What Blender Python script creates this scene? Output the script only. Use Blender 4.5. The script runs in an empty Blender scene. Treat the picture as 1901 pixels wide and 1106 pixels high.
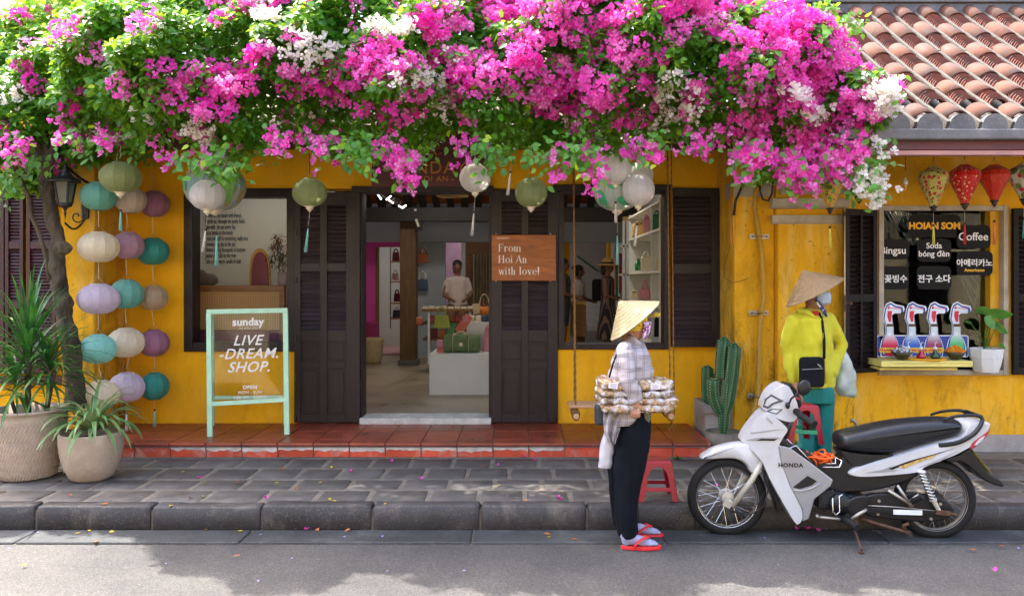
import bpy, bmesh, math, random
import numpy as np
from mathutils import Vector, Matrix, noise
random.seed(11)
RNG=np.random.default_rng(11)
sc=bpy.context.scene
COL=sc.collection
PI=math.pi
# ------------------------------------------------------------------ camera, sky, sun, exposure
CX, HZ, F, D, CAMZ=965.0, 520.0, 1450.0, 7.5, 1.65
cam_d=bpy.data.cameras.new('camera');cam=bpy.data.objects.new('camera',cam_d);COL.objects.link(cam)
cam.location=(0,-D,CAMZ);cam.rotation_euler=(PI/2,0,0)
cam_d.sensor_width=36;cam_d.lens=36 * F / 1901
cam_d.shift_x=-14.5 / 1901;cam_d.shift_y=-33 / 1901
cam_d.clip_start=0.05;cam_d.clip_end=3000
sc.camera=cam
SUN=Vector((-0.40,0.36,1.0)).normalized()
world=bpy.data.worlds.new('World');sc.world=world;world.use_nodes=True
nt=world.node_tree;nt.nodes.clear()
sky=nt.nodes.new('ShaderNodeTexSky');sky.sky_type='NISHITA';sky.sun_disc=False
sky.sun_elevation=math.asin(SUN.z);sky.sun_rotation=math.atan2(SUN.x,SUN.y)
sky.air_density=1.0;sky.dust_density=5.0;sky.ozone_density=0.6
bg=nt.nodes.new('ShaderNodeBackground');bg.inputs[1].default_value=0.15
wo=nt.nodes.new('ShaderNodeOutputWorld')
nt.links.new(sky.outputs[0],bg.inputs[0]);nt.links.new(bg.outputs[0],wo.inputs[0])
sun_d=bpy.data.lights.new('sun','SUN');sun_d.energy=2.0;sun_d.angle=math.radians(0.55);sun_d.color=(1.0,0.955,0.88)
sun=bpy.data.objects.new('sun',sun_d);COL.objects.link(sun);sun.location=(-6,10,20)
sun.rotation_euler=SUN.to_track_quat('Z','Y').to_euler()
sc.view_settings.view_transform='Standard';sc.view_settings.look='None'
sc.view_settings.exposure=2.85;sc.view_settings.gamma=1.0;sc.view_settings.use_curve_mapping=False
sc.render.engine='CYCLES'
cy=sc.cycles;cy.use_denoising=True;cy.max_bounces=7;cy.diffuse_bounces=4;cy.glossy_bounces=3
cy.transmission_bounces=6;cy.transparent_max_bounces=16;cy.caustics_reflective=False;cy.caustics_refractive=False
cy.sample_clamp_indirect=6

# ------------------------------------------------------------------ helpers
def W(px,py,y):
    d=y + D
    return Vector(((px-CX)*d/F,y,CAMZ+(HZ-py)*d/F))
def S(y): return (y+D) / F
def srgb(r,g,b,k=1.0):
    def f(v):
        v=v / 255.0
        return (v/12.92 if v <= 0.04045 else ((v+0.055)/1.055) ** 2.4) * k
    return (f(r),f(g),f(b),1.0)
def org(o):
    p=Vector((0,0,0))
    while o is not None:
        p += o.location;o=o.parent
    return p
def tag(o,label=None,cat=None,group=None,kind=None):
    if label: o['label']=label
    if cat: o['category']=cat
    if group: o['group']=group
    if kind: o['kind']=kind
    return o
def thing(name,label,cat,loc=(0,0,0),group=None):
    o=bpy.data.objects.new(name,None);COL.objects.link(o);o.location=loc
    o.empty_display_size=0.1
    return tag(o,label,cat,group)
def link(name,me,parent=None,loc=(0,0,0),rot=None,scale=None):
    o=bpy.data.objects.new(name,me);COL.objects.link(o)
    o.location=loc
    if rot is not None: o.rotation_euler=rot
    if scale is not None: o.scale=scale
    if parent is not None: o.parent=parent
    return o
def copy_tree(o,parent=None):
    c=o.copy();COL.objects.link(c);c.parent=parent
    for ch in list(o.children): copy_tree(ch,c)
    return c
def frames(pts):
    n=len(pts);T=[]
    for i in range(n):
        a=pts[max(0,i-1)];b=pts[min(n-1,i+1)]
        t=(b-a);T.append(t.normalized() if t.length>1e-9 else Vector((0,0,1)))
    u=T[0].cross(Vector((0,0,1)))
    if u.length < 1e-3: u=T[0].cross(Vector((0,1,0)))
    u.normalize();out=[]
    for i in range(n):
        u=(u-T[i]*u.dot(T[i]))
        u.normalize();out.append((u,T[i].cross(u)))
    return out
class MB:
    def __init__(s): s.v=[];s.f=[];s.m=[]
    def add(s,vs,fs,m=0):
        b=len(s.v);s.v += [tuple(v) for v in vs]
        for f in fs: s.f.append(tuple(b+i for i in f));s.m.append(m)
        return s
    def box(s,x0,x1,y0,y1,z0,z1,m=0):
        return s.add([(x0,y0,z0),(x1,y0,z0),(x1,y1,z0),(x0,y1,z0),(x0,y0,z1),(x1,y0,z1),(x1,y1,z1),(x0,y1,z1)],
              [(0,3,2,1),(4,5,6,7),(0,1,5,4),(1,2,6,5),(2,3,7,6),(3,0,4,7)],m)
    def obox(s,c,size,rot=None,m=0):
        h=Vector(size) / 2;c=Vector(c);R=rot if rot is not None else Matrix.Identity(3)
        vs=[c+R @ Vector((sx*h.x,sy*h.y,sz*h.z)) for sz in (-1,1) for sx,sy in ((-1,-1),(1,-1),(1,1),(-1,1))]
        return s.add(vs,[(0,3,2,1),(4,5,6,7),(0,1,5,4),(1,2,6,5),(2,3,7,6),(3,0,4,7)],m)
    def tube(s,pts,r,n=8,caps=True,m=0,closed=False,sq=None):
        pts=[Vector(p) for p in pts]
        rr=r if isinstance(r,(list,tuple)) else [r] * len(pts)
        fr=frames(pts);b=len(s.v)
        for i, p in enumerate(pts):
            u, w=fr[i]
            ra=rr[i];a1, a2=(ra if isinstance(ra,(list,tuple)) else (ra,ra))
            for k in range(n):
                a=2 * PI * k / n
                s.v.append(tuple(p+u*(math.cos(a)*a1)+w*(math.sin(a)*a2)))
        L=len(pts)
        for i in range(L if closed else L-1):
            j=(i+1) % L
            for k in range(n):
                k2=(k+1) % n
                s.f.append((b+i*n+k,b+i*n+k2,b+j*n+k2,b+j*n+k));s.m.append(m)
        if caps and not closed:
            s.f.append(tuple(b+k for k in range(n))[::-1]);s.m.append(m)
            s.f.append(tuple(b+(L-1)*n+k for k in range(n)));s.m.append(m)
        return s
    def lathe(s,prof,c=(0,0,0),n=24,R=None,m=0,scal=0.0,ribs=0):
        c=Vector(c);R=R if R is not None else Matrix.Identity(3);b=len(s.v)
        for r, z in prof:
            for k in range(n):
                a=2 * PI * k / n
                q=r
                if ribs:
                    ph=(a*ribs/(2*PI)) % 1.0
                    q=r * (1-scal*4*ph*(1-ph))
                s.v.append(tuple(c+R @ Vector((math.cos(a)*q,math.sin(a)*q,z))))
        for i in range(len(prof)-1):
            for k in range(n):
                k2=(k+1) % n
                s.f.append((b+i*n+k,b+i*n+k2,b+(i+1)*n+k2,b+(i+1)*n+k));s.m.append(m)
        if prof[0][0] > 1e-5: s.f.append(tuple(b+k for k in range(n))[::-1]);s.m.append(m)
        if prof[-1][0] > 1e-5: s.f.append(tuple(b+(len(prof)-1)*n+k for k in range(n)));s.m.append(m)
        return s
    def prism(s,poly,y0,y1,m=0):
        n=len(poly)
        vs=[(p[0],y0,p[1]) for p in poly] + [(p[0],y1,p[1]) for p in poly]
        fs=[tuple(range(n)),tuple(range(2*n-1,n-1,-1))]
        for i in range(n):
            j=(i+1) % n;fs.append((i,i+n,j+n,j))
        return s.add(vs,fs,m)
    def ell(s,c,r,n=12,k=8,R=None,m=0):
        c=Vector(c);prof=[(math.sin(PI*i/k),-math.cos(PI*i/k)) for i in range(k+1)]
        R0=R if R is not None else Matrix.Identity(3)
        Sx=Matrix.Diagonal(Vector(r));prof[0]=(0.001,-1);prof[-1]=(0.001,1)
        return s.lathe(prof,c,n,R0 @ Sx,m)
    def mesh(s,name,mats,o=Vector((0,0,0)),smooth=False,fix=True):
        me=bpy.data.meshes.new(name)
        vs=[(v[0]-o.x,v[1]-o.y,v[2]-o.z) for v in s.v]
        me.from_pydata(vs,[],s.f)
        for mt in (mats if isinstance(mats,(list,tuple)) else [mats]): me.materials.append(mt)
        if any(s.m): me.polygons.foreach_set('material_index',s.m)
        if fix:
            bm=bmesh.new();bm.from_mesh(me);bmesh.ops.recalc_face_normals(bm,faces=bm.faces);bm.to_mesh(me);bm.free()
        if smooth: me.polygons.foreach_set('use_smooth',[True]*len(me.polygons))
        me.update();return me
    def build(s,name,mats,parent=None,smooth=False,bevel=0,at=None,kind=None,seg=2,label=None):
        o=org(parent) if parent is not None else Vector(at if at is not None else (0,0,0))
        me=s.mesh(name,mats,o,smooth)
        ob=link(name,me,parent,(0,0,0) if parent is not None else o)
        if bevel:
            md=ob.modifiers.new('bevel','BEVEL');md.width=bevel;md.segments=seg;md.limit_method='ANGLE';md.angle_limit=0.6
            md.harden_normals=False
        if smooth and bevel:
            pass
        if kind: ob['kind']=kind
        if label: ob['label']=label
        return ob
def autosmooth(ob,ang=40):
    me=ob.data
    bm=bmesh.new();bm.from_mesh(me)
    for e in bm.edges:
        if len(e.link_faces) == 2 and e.calc_face_angle(0) > math.radians(ang): e.smooth=False
    for f in bm.faces: f.smooth=True
    bm.to_mesh(me);bm.free()
    return ob
def solidify_eval(ob,mods=True):
    """bake an object's modifiers into its mesh"""
    dg=bpy.context.evaluated_depsgraph_get();dg.update()
    me=bpy.data.meshes.new_from_object(ob.evaluated_get(dg))
    ob.modifiers.clear();old=ob.data;ob.data=me
    bpy.data.meshes.remove(old);return ob
def blend(ob,vox=0.008,smooth=4,disp=None):
    md=ob.modifiers.new('r','REMESH');md.mode='VOXEL';md.voxel_size=vox;md.use_smooth_shade=True
    if smooth:
        m2=ob.modifiers.new('s','SMOOTH');m2.factor=0.5;m2.iterations=smooth
    solidify_eval(ob)
    me=ob.data
    if disp:
        amp, fx, fz=disp
        me.update()
        ns=[v.normal.copy() for v in me.vertices]
        for v, n in zip(me.vertices,ns):
            p=v.co
            k=noise.noise(Vector((p.x*fx,p.y*fx,p.z*fz))) + 0.5 * noise.noise(Vector((p.x*fx*2.3+7,p.y*fx*2.3,p.z*fz*2.1+3)))
            v.co=p + n * (amp*k)
    me.polygons.foreach_set('use_smooth',[True]*len(me.polygons))
    return ob
FONT=None
def text(s,size,loc,mat,parent,align='CENTER',shear=0.0,bold=0.0,spacing=1.0,rot=(PI/2,0,0),name='lettering',sx=1.0,ext=0.0015,label=None):
    cu=bpy.data.curves.new('lettering','FONT');cu.body=s;cu.size=size;cu.align_x=align
    cu.shear=shear;cu.offset=bold;cu.space_character=spacing;cu.extrude=ext;cu.resolution_u=3
    o=bpy.data.objects.new('tmp_text',cu);COL.objects.link(o)
    dg=bpy.context.evaluated_depsgraph_get();dg.update()
    me=bpy.data.meshes.new_from_object(o.evaluated_get(dg))
    bpy.data.objects.remove(o);bpy.data.curves.remove(cu)
    me.materials.clear();me.materials.append(mat);me.name='lettering'
    loc=Vector(loc) - (org(parent) if parent is not None else Vector((0,0,0)))
    ob=link(name,me,parent,loc,rot,(sx,1,1))
    if label: ob['label']=label
    return ob
def rough_box(sx,sy,sz,seed,div=0.12,amp=0.006,rnd=0.012):
    """a stone block with uneven rounded edges, centred in x and y, z from 0 to sz"""
    bm=bmesh.new();bmesh.ops.create_cube(bm,size=1)
    for v in bm.verts: v.co=Vector((v.co.x*sx,v.co.y*sy,(v.co.z+0.5)*sz))
    bmesh.ops.bevel(bm,geom=list(bm.edges),offset=rnd,segments=1,affect='EDGES',profile=0.5)
    nx=max(1,int(sx/div))
    for i in range(1,nx):
        bmesh.ops.bisect_plane(bm,geom=list(bm.verts)+list(bm.edges)+list(bm.faces),plane_co=(-sx/2+sx*i/nx,0,0),plane_no=(1,0,0))
    if sy > div * 1.5:
        bmesh.ops.bisect_plane(bm,geom=list(bm.verts)+list(bm.edges)+list(bm.faces),plane_co=(0,0.02,0),plane_no=(0,1,0))
    for v in bm.verts:
        p=v.co * 9 + Vector((seed*3.7,seed*1.3,seed))
        v.co += Vector((noise.noise(p),noise.noise(p+Vector((5,0,0))),noise.noise(p+Vector((0,9,0)))*0.6)) * amp
    bmesh.ops.recalc_face_normals(bm,faces=bm.faces)
    me=bpy.data.meshes.new('block');bm.to_mesh(me);bm.free();return me

# ------------------------------------------------------------------ materials
class NT:
    def __init__(s,name):
        s.mat=bpy.data.materials.new(name);s.mat.use_nodes=True;s.t=s.mat.node_tree;s.t.nodes.clear()
        s.out=s.n('ShaderNodeOutputMaterial');s.b=s.n('ShaderNodeBsdfPrincipled');s.l(s.b.outputs[0],s.out.inputs[0])
    def n(s,t,**kw):
        x=s.t.nodes.new(t)
        for k, v in kw.items(): setattr(x,k,v)
        return x
    def l(s,a,b): s.t.links.new(a,b)
    def val(s,sock,v):
        if hasattr(v,'is_output') or isinstance(v,bpy.types.NodeSocket): s.l(v,sock)
        else: sock.default_value=v
    def pos(s,kind='Object',scale=(1,1,1)):
        if kind == 'World': o=s.n('ShaderNodeNewGeometry').outputs['Position']
        else: o=s.n('ShaderNodeTexCoord').outputs[kind]
        if tuple(scale) != (1,1,1):
            m=s.n('ShaderNodeMapping');m.inputs['Scale'].default_value=scale;s.l(o,m.inputs[0]);o=m.outputs[0]
        return o
    def noise(s,vec,scale,detail=4,rough=0.55,dist=0.0):
        x=s.n('ShaderNodeTexNoise');x.inputs['Scale'].default_value=scale;x.inputs['Detail'].default_value=detail
        x.inputs['Roughness'].default_value=rough;x.inputs['Distortion'].default_value=dist;s.l(vec,x.inputs[0]);return x.outputs[0]
    def voro(s,vec,scale,feat='F1',out='Distance'):
        x=s.n('ShaderNodeTexVoronoi');x.feature=feat;x.inputs['Scale'].default_value=scale;s.l(vec,x.inputs[0]);return x.outputs[out]
    def ramp(s,f,stops,interp='LINEAR'):
        x=s.n('ShaderNodeValToRGB');x.color_ramp.interpolation=interp;e=x.color_ramp.elements
        while len(e) < len(stops): e.new(0.5)
        for i, (p,c) in enumerate(stops):
            e[i].position=p;e[i].color=c if isinstance(c,(tuple,list)) else (c,c,c,1)
        s.l(f,x.inputs[0]);return x.outputs[0]
    def mix(s,f,a,b,mode='MIX'):
        x=s.n('ShaderNodeMix');x.data_type='RGBA';x.blend_type=mode
        s.val(x.inputs[0],f);s.val(x.inputs[6],a);s.val(x.inputs[7],b);return x.outputs[2]
    def math(s,op,a,b=0.0):
        x=s.n('ShaderNodeMath');x.operation=op;s.val(x.inputs[0],a);s.val(x.inputs[1],b);return x.outputs[0]
    def maprange(s,v,a,b,c=0.0,d=1.0):
        x=s.n('ShaderNodeMapRange');s.val(x.inputs[0],v)
        for i, q in enumerate((a,b,c,d)): x.inputs[i+1].default_value=q
        return x.outputs[0]
    def bump(s,h,dist=0.003,strength=0.6):
        x=s.n('ShaderNodeBump');x.inputs['Strength'].default_value=strength;x.inputs['Distance'].default_value=dist
        s.l(h,x.inputs['Height']);s.l(x.outputs[0],s.b.inputs['Normal']);return x
    def rnd(s): return s.n('ShaderNodeObjectInfo').outputs['Random']
def dk(c,k): return (c[0]*k,c[1]*k,c[2]*k,1)
def pmat(name,c,rough=0.6,metal=0.0,var=0.14,scale=6,bump=0.0,bscale=40,inst=0.0,coat=0.0,spec=0.5,dirt=None,dirt_amt=0.5,dscale=3,coords='Object',stretch=(1,1,1),transl=0.0,sheen=0.0,rvar=0.0):
    m=NT(name);p=m.pos(coords,stretch)
    f=m.noise(p,scale,5)
    cc=m.mix(m.ramp(f,[(0.3,0.0),(0.7,1.0)]),dk(c,1-var),(min(c[0]*(1+var),1),min(c[1]*(1+var),1),min(c[2]*(1+var),1),1))
    if inst:
        r=m.rnd();k=m.maprange(r,0,1,1-inst,1+inst);cc=m.mix(1.0,cc,k,'MULTIPLY')
    if dirt:
        g=m.ramp(m.noise(p,dscale,8,0.7),[(0.5-0.12*1,0.0),(0.72,dirt_amt)]);cc=m.mix(g,cc,dirt)
    m.l(cc,m.b.inputs['Base Color'])
    m.b.inputs['Roughness'].default_value=rough;m.b.inputs['Metallic'].default_value=metal
    m.b.inputs['Specular IOR Level'].default_value=spec
    if rvar: m.l(m.maprange(f,0.3,0.7,rough-rvar,rough+rvar),m.b.inputs['Roughness'])
    if coat: m.b.inputs['Coat Weight'].default_value=coat;m.b.inputs['Coat Roughness'].default_value=0.08
    if sheen: m.b.inputs['Sheen Weight'].default_value=sheen
    if bump: m.bump(m.noise(p,bscale,6,0.6),bump)
    if transl:
        t=m.n('ShaderNodeBsdfTranslucent');m.l(cc,t.inputs[0]);x=m.n('ShaderNodeMixShader');x.inputs[0].default_value=transl
        m.l(m.b.outputs[0],x.inputs[1]);m.l(t.outputs[0],x.inputs[2]);m.l(x.outputs[0],m.out.inputs[0])
    return m.mat
def plaster(name,c,pale,grime,pale_amt=0.3,grime_amt=0.35,low=0.5,seed=0.0,th=0.5):
    m=NT(name);g=m.n('ShaderNodeNewGeometry').outputs['Position']
    mp=m.n('ShaderNodeMapping');mp.inputs['Location'].default_value=(seed,seed*2,seed*.5);m.l(g,mp.inputs[0]);p=mp.outputs[0]
    mp2=m.n('ShaderNodeMapping');mp2.inputs['Scale'].default_value=(1.0,1.0,0.32);m.l(p,mp2.inputs[0]);ps=mp2.outputs[0]
    f=m.noise(p,1.7,6,0.6)
    cc=m.mix(m.ramp(f,[(0.35,0.0),(0.68,1.0)]),dk(c,0.86),dk(c,1.10))
    a=m.ramp(m.noise(ps,3.1,8,0.68,0.3),[(0.50,0.0),(0.68,1.0)])
    cc=m.mix(m.math('MULTIPLY',a,pale_amt),cc,pale)
    z=m.n('ShaderNodeSeparateXYZ');m.l(g,z.inputs[0])
    lowm=m.maprange(z.outputs[2],low+1.1,low-0.3,0.15,1.0)
    s1=m.ramp(m.noise(ps,5.0,10,0.75,0.6),[(th,0.0),(th+.13,1.0)])
    cc=m.mix(m.math('MULTIPLY',m.math('MULTIPLY',s1,lowm),grime_amt),cc,grime)
    s2=m.ramp(m.noise(p,26.0,4,0.6),[(0.64,0.0),(0.72,1.0)])
    cc=m.mix(m.math('MULTIPLY',s2,grime_amt*0.7),cc,dk(grime,0.8))
    m.l(cc,m.b.inputs['Base Color']);m.b.inputs['Roughness'].default_value=0.85;m.b.inputs['Specular IOR Level'].default_value=0.25
    m.bump(m.mix(0.5,m.noise(p,9,6,0.6),m.noise(p,60,5,0.6)),0.004,0.55)
    return m.mat
YEL=srgb(240,176,20)
M={}
M['wall']=plaster('yellow_plaster',YEL,srgb(236,196,96),srgb(160,104,20),0.22,0.3,0.35)
M['wall_worn']=plaster('worn_yellow_plaster',srgb(226,168,30),srgb(232,198,112),srgb(66,56,28),0.85,0.95,0.75,3.3,0.46)
M['wall_cafe']=plaster('cafe_plaster',srgb(226,166,26),srgb(238,200,104),srgb(116,82,30),0.5,0.55,0.45,7.7)
M['white_trim']=pmat('white_trim',srgb(184,174,158),0.8,var=0.1,scale=5,bump=0.002,dirt=srgb(120,110,95),dirt_amt=0.6,dscale=6,coords='World')
M['wood']=pmat('dark_wood',srgb(32,20,24),0.45,spec=.35,var=0.35,scale=5,bump=0.0012,bscale=30,coords='World',stretch=(6,6,1),rvar=0.1,inst=0.12)
M['wood_slat']=pmat('dark_slat',srgb(58,47,54),0.36,spec=.5,var=0.3,scale=12,inst=0.25,coords='World',stretch=(1,6,6))
M['wood_red']=pmat('maroon_wood',srgb(56,18,22),0.5,var=0.25,scale=6,coords='World',stretch=(5,5,1),inst=0.15,bump=0.001)
M['wood_cafe']=pmat('cafe_wood',srgb(20,10,10),0.55,spec=.25,var=0.3,scale=6,coords='World',stretch=(5,5,1),inst=0.15,bump=0.001)
M['fascia']=pmat('fascia_wood',srgb(92,34,36),0.55,var=0.25,scale=4,coords='World',stretch=(1,5,5),dirt=srgb(60,50,48),dirt_amt=0.5)
def tile_mat(name,c,c2,amt,rough=0.45):
    m=NT(name);p=m.pos('World');f=m.noise(p,5,6,0.6)
    cc=m.mix(m.ramp(f,[(0.35,0.0),(0.65,1.0)]),dk(c,0.72),dk(c,1.12))
    cc=m.mix(1.0,cc,m.maprange(m.rnd(),0,1,0.8,1.18),'MULTIPLY')
    s1=m.ramp(m.noise(p,7.0,9,0.72,0.4),[(0.50,0.0),(0.64,1.0)])
    cc=m.mix(m.math('MULTIPLY',s1,amt),cc,c2)
    m.l(cc,m.b.inputs['Base Color']);m.l(m.maprange(f,0.3,0.7,rough-.12,rough+.15),m.b.inputs['Roughness'])
    m.bump(m.noise(p,50,5,0.6),0.0012);return m.mat
M['terra']=tile_mat('terracotta_floor_tile',srgb(146,66,42),srgb(96,50,36),0.4,0.38)
M['riser']=tile_mat('terracotta_riser_tile',srgb(196,72,44),srgb(170,150,140),0.55,0.6)
M['grout']=pmat('grout',srgb(158,140,126),0.9,var=0.25,scale=14,bump=0.002,coords='World')
M['limewash']=pmat('cement_smear',srgb(186,176,168),0.9,var=0.3,scale=9,bump=0.002,coords='World')
def stone_mat(name,c,pale,amt,sc_=6.0,rough=0.7,wet=0.0):
    m=NT(name);p=m.pos('World');f=m.noise(p,sc_,8,0.65)
    cc=m.mix(m.ramp(f,[(0.32,0.0),(0.68,1.0)]),dk(c,0.66),dk(c,1.35))
    cc=m.mix(1.0,cc,m.maprange(m.rnd(),0,1,0.75,1.2),'MULTIPLY')
    s1=m.ramp(m.noise(p,3.0,10,0.74,0.5),[(0.52,0.0),(0.68,1.0)])
    cc=m.mix(m.math('MULTIPLY',s1,amt),cc,pale)
    s2=m.ramp(m.noise(p,90.0,2,0.5),[(0.60,0.0),(0.68,1.0)])
    cc=m.mix(m.math('MULTIPLY',s2,0.35),cc,dk(pale,1.1))
    m.l(cc,m.b.inputs['Base Color']);m.l(m.maprange(f,0.3,0.7,rough-.12,rough+.12),m.b.inputs['Roughness'])
    m.bump(m.mix(0.5,m.noise(p,16,8,0.7),m.noise(p,70,5,0.65)),0.007,0.75);return m.mat
M['paving']=stone_mat('basalt_paving',srgb(84,79,75),srgb(124,113,100),0.55)
M['kerb']=stone_mat('basalt_kerb',srgb(54,51,52),srgb(124,115,104),0.45,4.0,0.6)
M['joint']=stone_mat('sandy_joint',srgb(110,100,88),srgb(132,122,108),0.5,12,0.9)
M['gutter']=stone_mat('gutter_stone',srgb(50,52,55),srgb(104,102,98),0.4,3.0,0.7)
def asphalt():
    m=NT('asphalt');p=m.pos('World')
    big=m.noise(p,0.9,6,0.6)
    c=m.mix(m.ramp(big,[(0.35,0.0),(0.62,1.0)]),srgb(60,58,57),srgb(80,77,74))
    v=m.voro(p,170);v2=m.voro(p,75)
    ag=m.n('ShaderNodeTexVoronoi');ag.inputs['Scale'].default_value=130;m.l(p,ag.inputs[0])
    sep=m.n('ShaderNodeSeparateColor');m.l(ag.outputs['Color'],sep.inputs[0])
    k=m.ramp(sep.outputs[0],[(0.0,0.68),(0.55,0.97),(0.85,1.15),(1.0,1.6)])
    c=m.mix(1.0,c,k,'MULTIPLY')
    c=m.mix(m.ramp(m.noise(p,2.2,8,0.7,0.5),[(0.55,0.0),(0.75,0.35)]),c,srgb(92,87,80))
    m.l(c,m.b.inputs['Base Color']);m.b.inputs['Roughness'].default_value=0.85
    m.bump(m.mix(0.4,v,v2),0.006,0.9);return m.mat
M['asphalt']=asphalt()
M['concrete']=stone_mat('grey_concrete',srgb(146,140,136),srgb(168,160,150),0.4,3.0,0.85)
M['concrete_dark']=stone_mat('dark_concrete',srgb(92,90,92),srgb(140,134,128),0.4,3.0,0.85)
M['threshold']=pmat('threshold_stone',srgb(196,194,188),0.7,var=0.18,scale=8,bump=0.002,coords='World',dirt=srgb(120,114,106),dirt_amt=.5,dscale=9)
M['black']=pmat('black_iron',(0.012,0.012,0.013,1),0.4,var=0.3)
M['rubber']=pmat('rubber',(0.008,0.008,0.009,1),0.7,spec=.3,var=0.3,bump=0.0008)
M['white']=pmat('white_paint',srgb(222,222,222),0.5,var=0.04)
M['black_cloth']=pmat('black_cloth',(0.006,0.006,0.009,1),0.85,spec=.2,var=0.25,scale=9,bump=0.0015,bscale=160)
M['skin']=pmat('skin',srgb(178,124,98),0.5,var=0.1,scale=18,bump=0.0006,bscale=120)
M['skin_dark']=pmat('tanned_skin',srgb(126,84,66),0.55,var=0.1,scale=18)
M['hair']=pmat('black_hair',(0.012,0.010,0.010,1),0.45,var=0.3,scale=30)
M['chrome']=pmat('chrome',(0.62,0.62,0.62,1),0.22,1.0,var=0.05)
M['steel']=pmat('dull_steel',srgb(170,166,158),0.42,0.7,var=0.15,scale=20,dirt=srgb(110,84,60),dirt_amt=0.5,dscale=14)
M['rust']=pmat('rusty_steel',srgb(86,60,46),0.75,0.25,var=0.35,scale=30,bump=0.001,bscale=80)
M['twine']=pmat('twine',srgb(120,92,52),0.9,var=0.3,scale=80)
M['string']=pmat('pale_string',srgb(196,184,160),0.85,var=0.1)
M['bark']=pmat('bark',srgb(52,40,30),0.9,var=0.5,scale=14,bump=0.05,bscale=14,stretch=(1,1,0.35),dirt=srgb(130,116,92),dirt_amt=0.45,dscale=9)
M['soil']=pmat('soil',srgb(58,44,34),0.95,var=0.4,scale=40,bump=0.008,bscale=50)
# ================================================================== ground, road, kerb, pavement
PZ=0.155
PORZ=0.28
mb=MB();mb.add([(-70,-60,0),(70,-60,0),(70,-2.6,0),(-70,-2.6,0)],[(0,1,2,3)])
tag(mb.build('road',M['asphalt']),'grey asphalt road running along the shop front',kind='structure')
mb=MB();mb.add([(-400,-400,-0.02),(400,-400,-0.02),(400,400,-0.02),(-400,400,-0.02)],[(0,1,2,3)])
tag(mb.build('ground',M['concrete']),'bare ground under the street and houses',kind='structure')
# gutter strip of long slabs
gut=MB();gut.add([(-30,-2.62,0.002),(30,-2.62,0.002),(30,-2.30,0.002),(-30,-2.30,0.002)],[(0,1,2,3)])
gutter=tag(gut.build('gutter',M['joint']),'grey stone gutter strip between kerb and road',kind='structure')
gms=[rough_box(1.0,0.245,0.03,i,0.25,0.002,0.006) for i in range(3)]
for g in gms: g.materials.append(M['gutter'])
x=-9.0;i=0
while x < 9:
    w=random.uniform(1.1,1.7)
    link('gutter_slab',gms[i % 3],gutter,(x+w/2,-2.495,-0.016),None,(w-0.008,1,1));x += w;i += 1
# kerb stones
kb=MB();kb.box(-30,30,-2.335,-2.2,-0.02,0.13)
kerb=tag(kb.build('kerb',M['joint']),'dark basalt kerb of long rough stones',kind='structure')
kms=[rough_box(1.0,0.125,0.160,20+i,0.07,0.008,0.010) for i in range(6)]
for g in kms: g.materials.append(M['kerb']);g.polygons.foreach_set('use_smooth',[True]*len(g.polygons))
kx=[-9.4,-8.6,-7.8,-7.1,-6.4,-5.62,-4.86,-4.05,W(65,985,-2.35).x,W(281,985,-2.35).x,W(485,985,-2.35).x,W(691,985,-2.35).x,W(892,985,-2.35).x,W(1090,985,-2.35).x,W(1183,985,-2.35).x,W(1295,985,-2.35).x,W(1480,985,-2.35).x,2.62,3.4,4.1,4.9,5.6,6.4,7.1,7.9,8.7,9.4]
for i in range(len(kx)-1):
    a, b=kx[i], kx[i+1]
    link('kerb_stone',kms[i % 6],kerb,((a+b)/2,-2.29+random.uniform(-.005,.005),0.0),(0,0,random.uniform(-.004,.004)),(b-a-0.014,1,1+random.uniform(-.03,.03)))
# pavement
pv=MB();pv.add([(-30,-2.26,PZ-0.008),(30,-2.26,PZ-0.008),(30,1.0,PZ-0.008),(-30,1.0,PZ-0.008)],[(0,1,2,3)])
pave=tag(pv.build('pavement',M['joint']),'pavement of dark basalt slabs with sandy joints',kind='structure')
pms=[rough_box(0.335,0.30,0.05,40+i,0.09,0.006,0.011) for i in range(8)]
for g in pms: g.materials.append(M['paving']);g.polygons.foreach_set('use_smooth',[True]*len(g.polygons))
rows=[(-2.225,-1.92),(-1.90,-1.63),(-1.61,-1.28),(-1.26,-0.93)]
rows_side=[(-0.91,-0.60),(-0.58,-0.28),(-0.26,0.04)]
def pave_row(y0,y1,xa,xb,off):
    x=xa + off
    while x < xb:
        w=random.uniform(0.31,0.41)
        link('paving_stone',random.choice(pms),pave,(x+w/2,(y0+y1)/2,PZ-0.052+random.uniform(-.003,.003)),(0,0,random.choice((0,PI))+random.uniform(-.015,.015)),((w-0.030)/0.335,(y1-y0-0.020)/0.30,1));x += w
for k, (a,b) in enumerate(rows): pave_row(a,b,-5.4,5.6,(k*0.17) % 0.33+random.uniform(0,.05))
for k, (a,b) in enumerate(rows_side): pave_row(a,b,-5.4,-4.0,(k*0.13) % 0.33)

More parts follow.
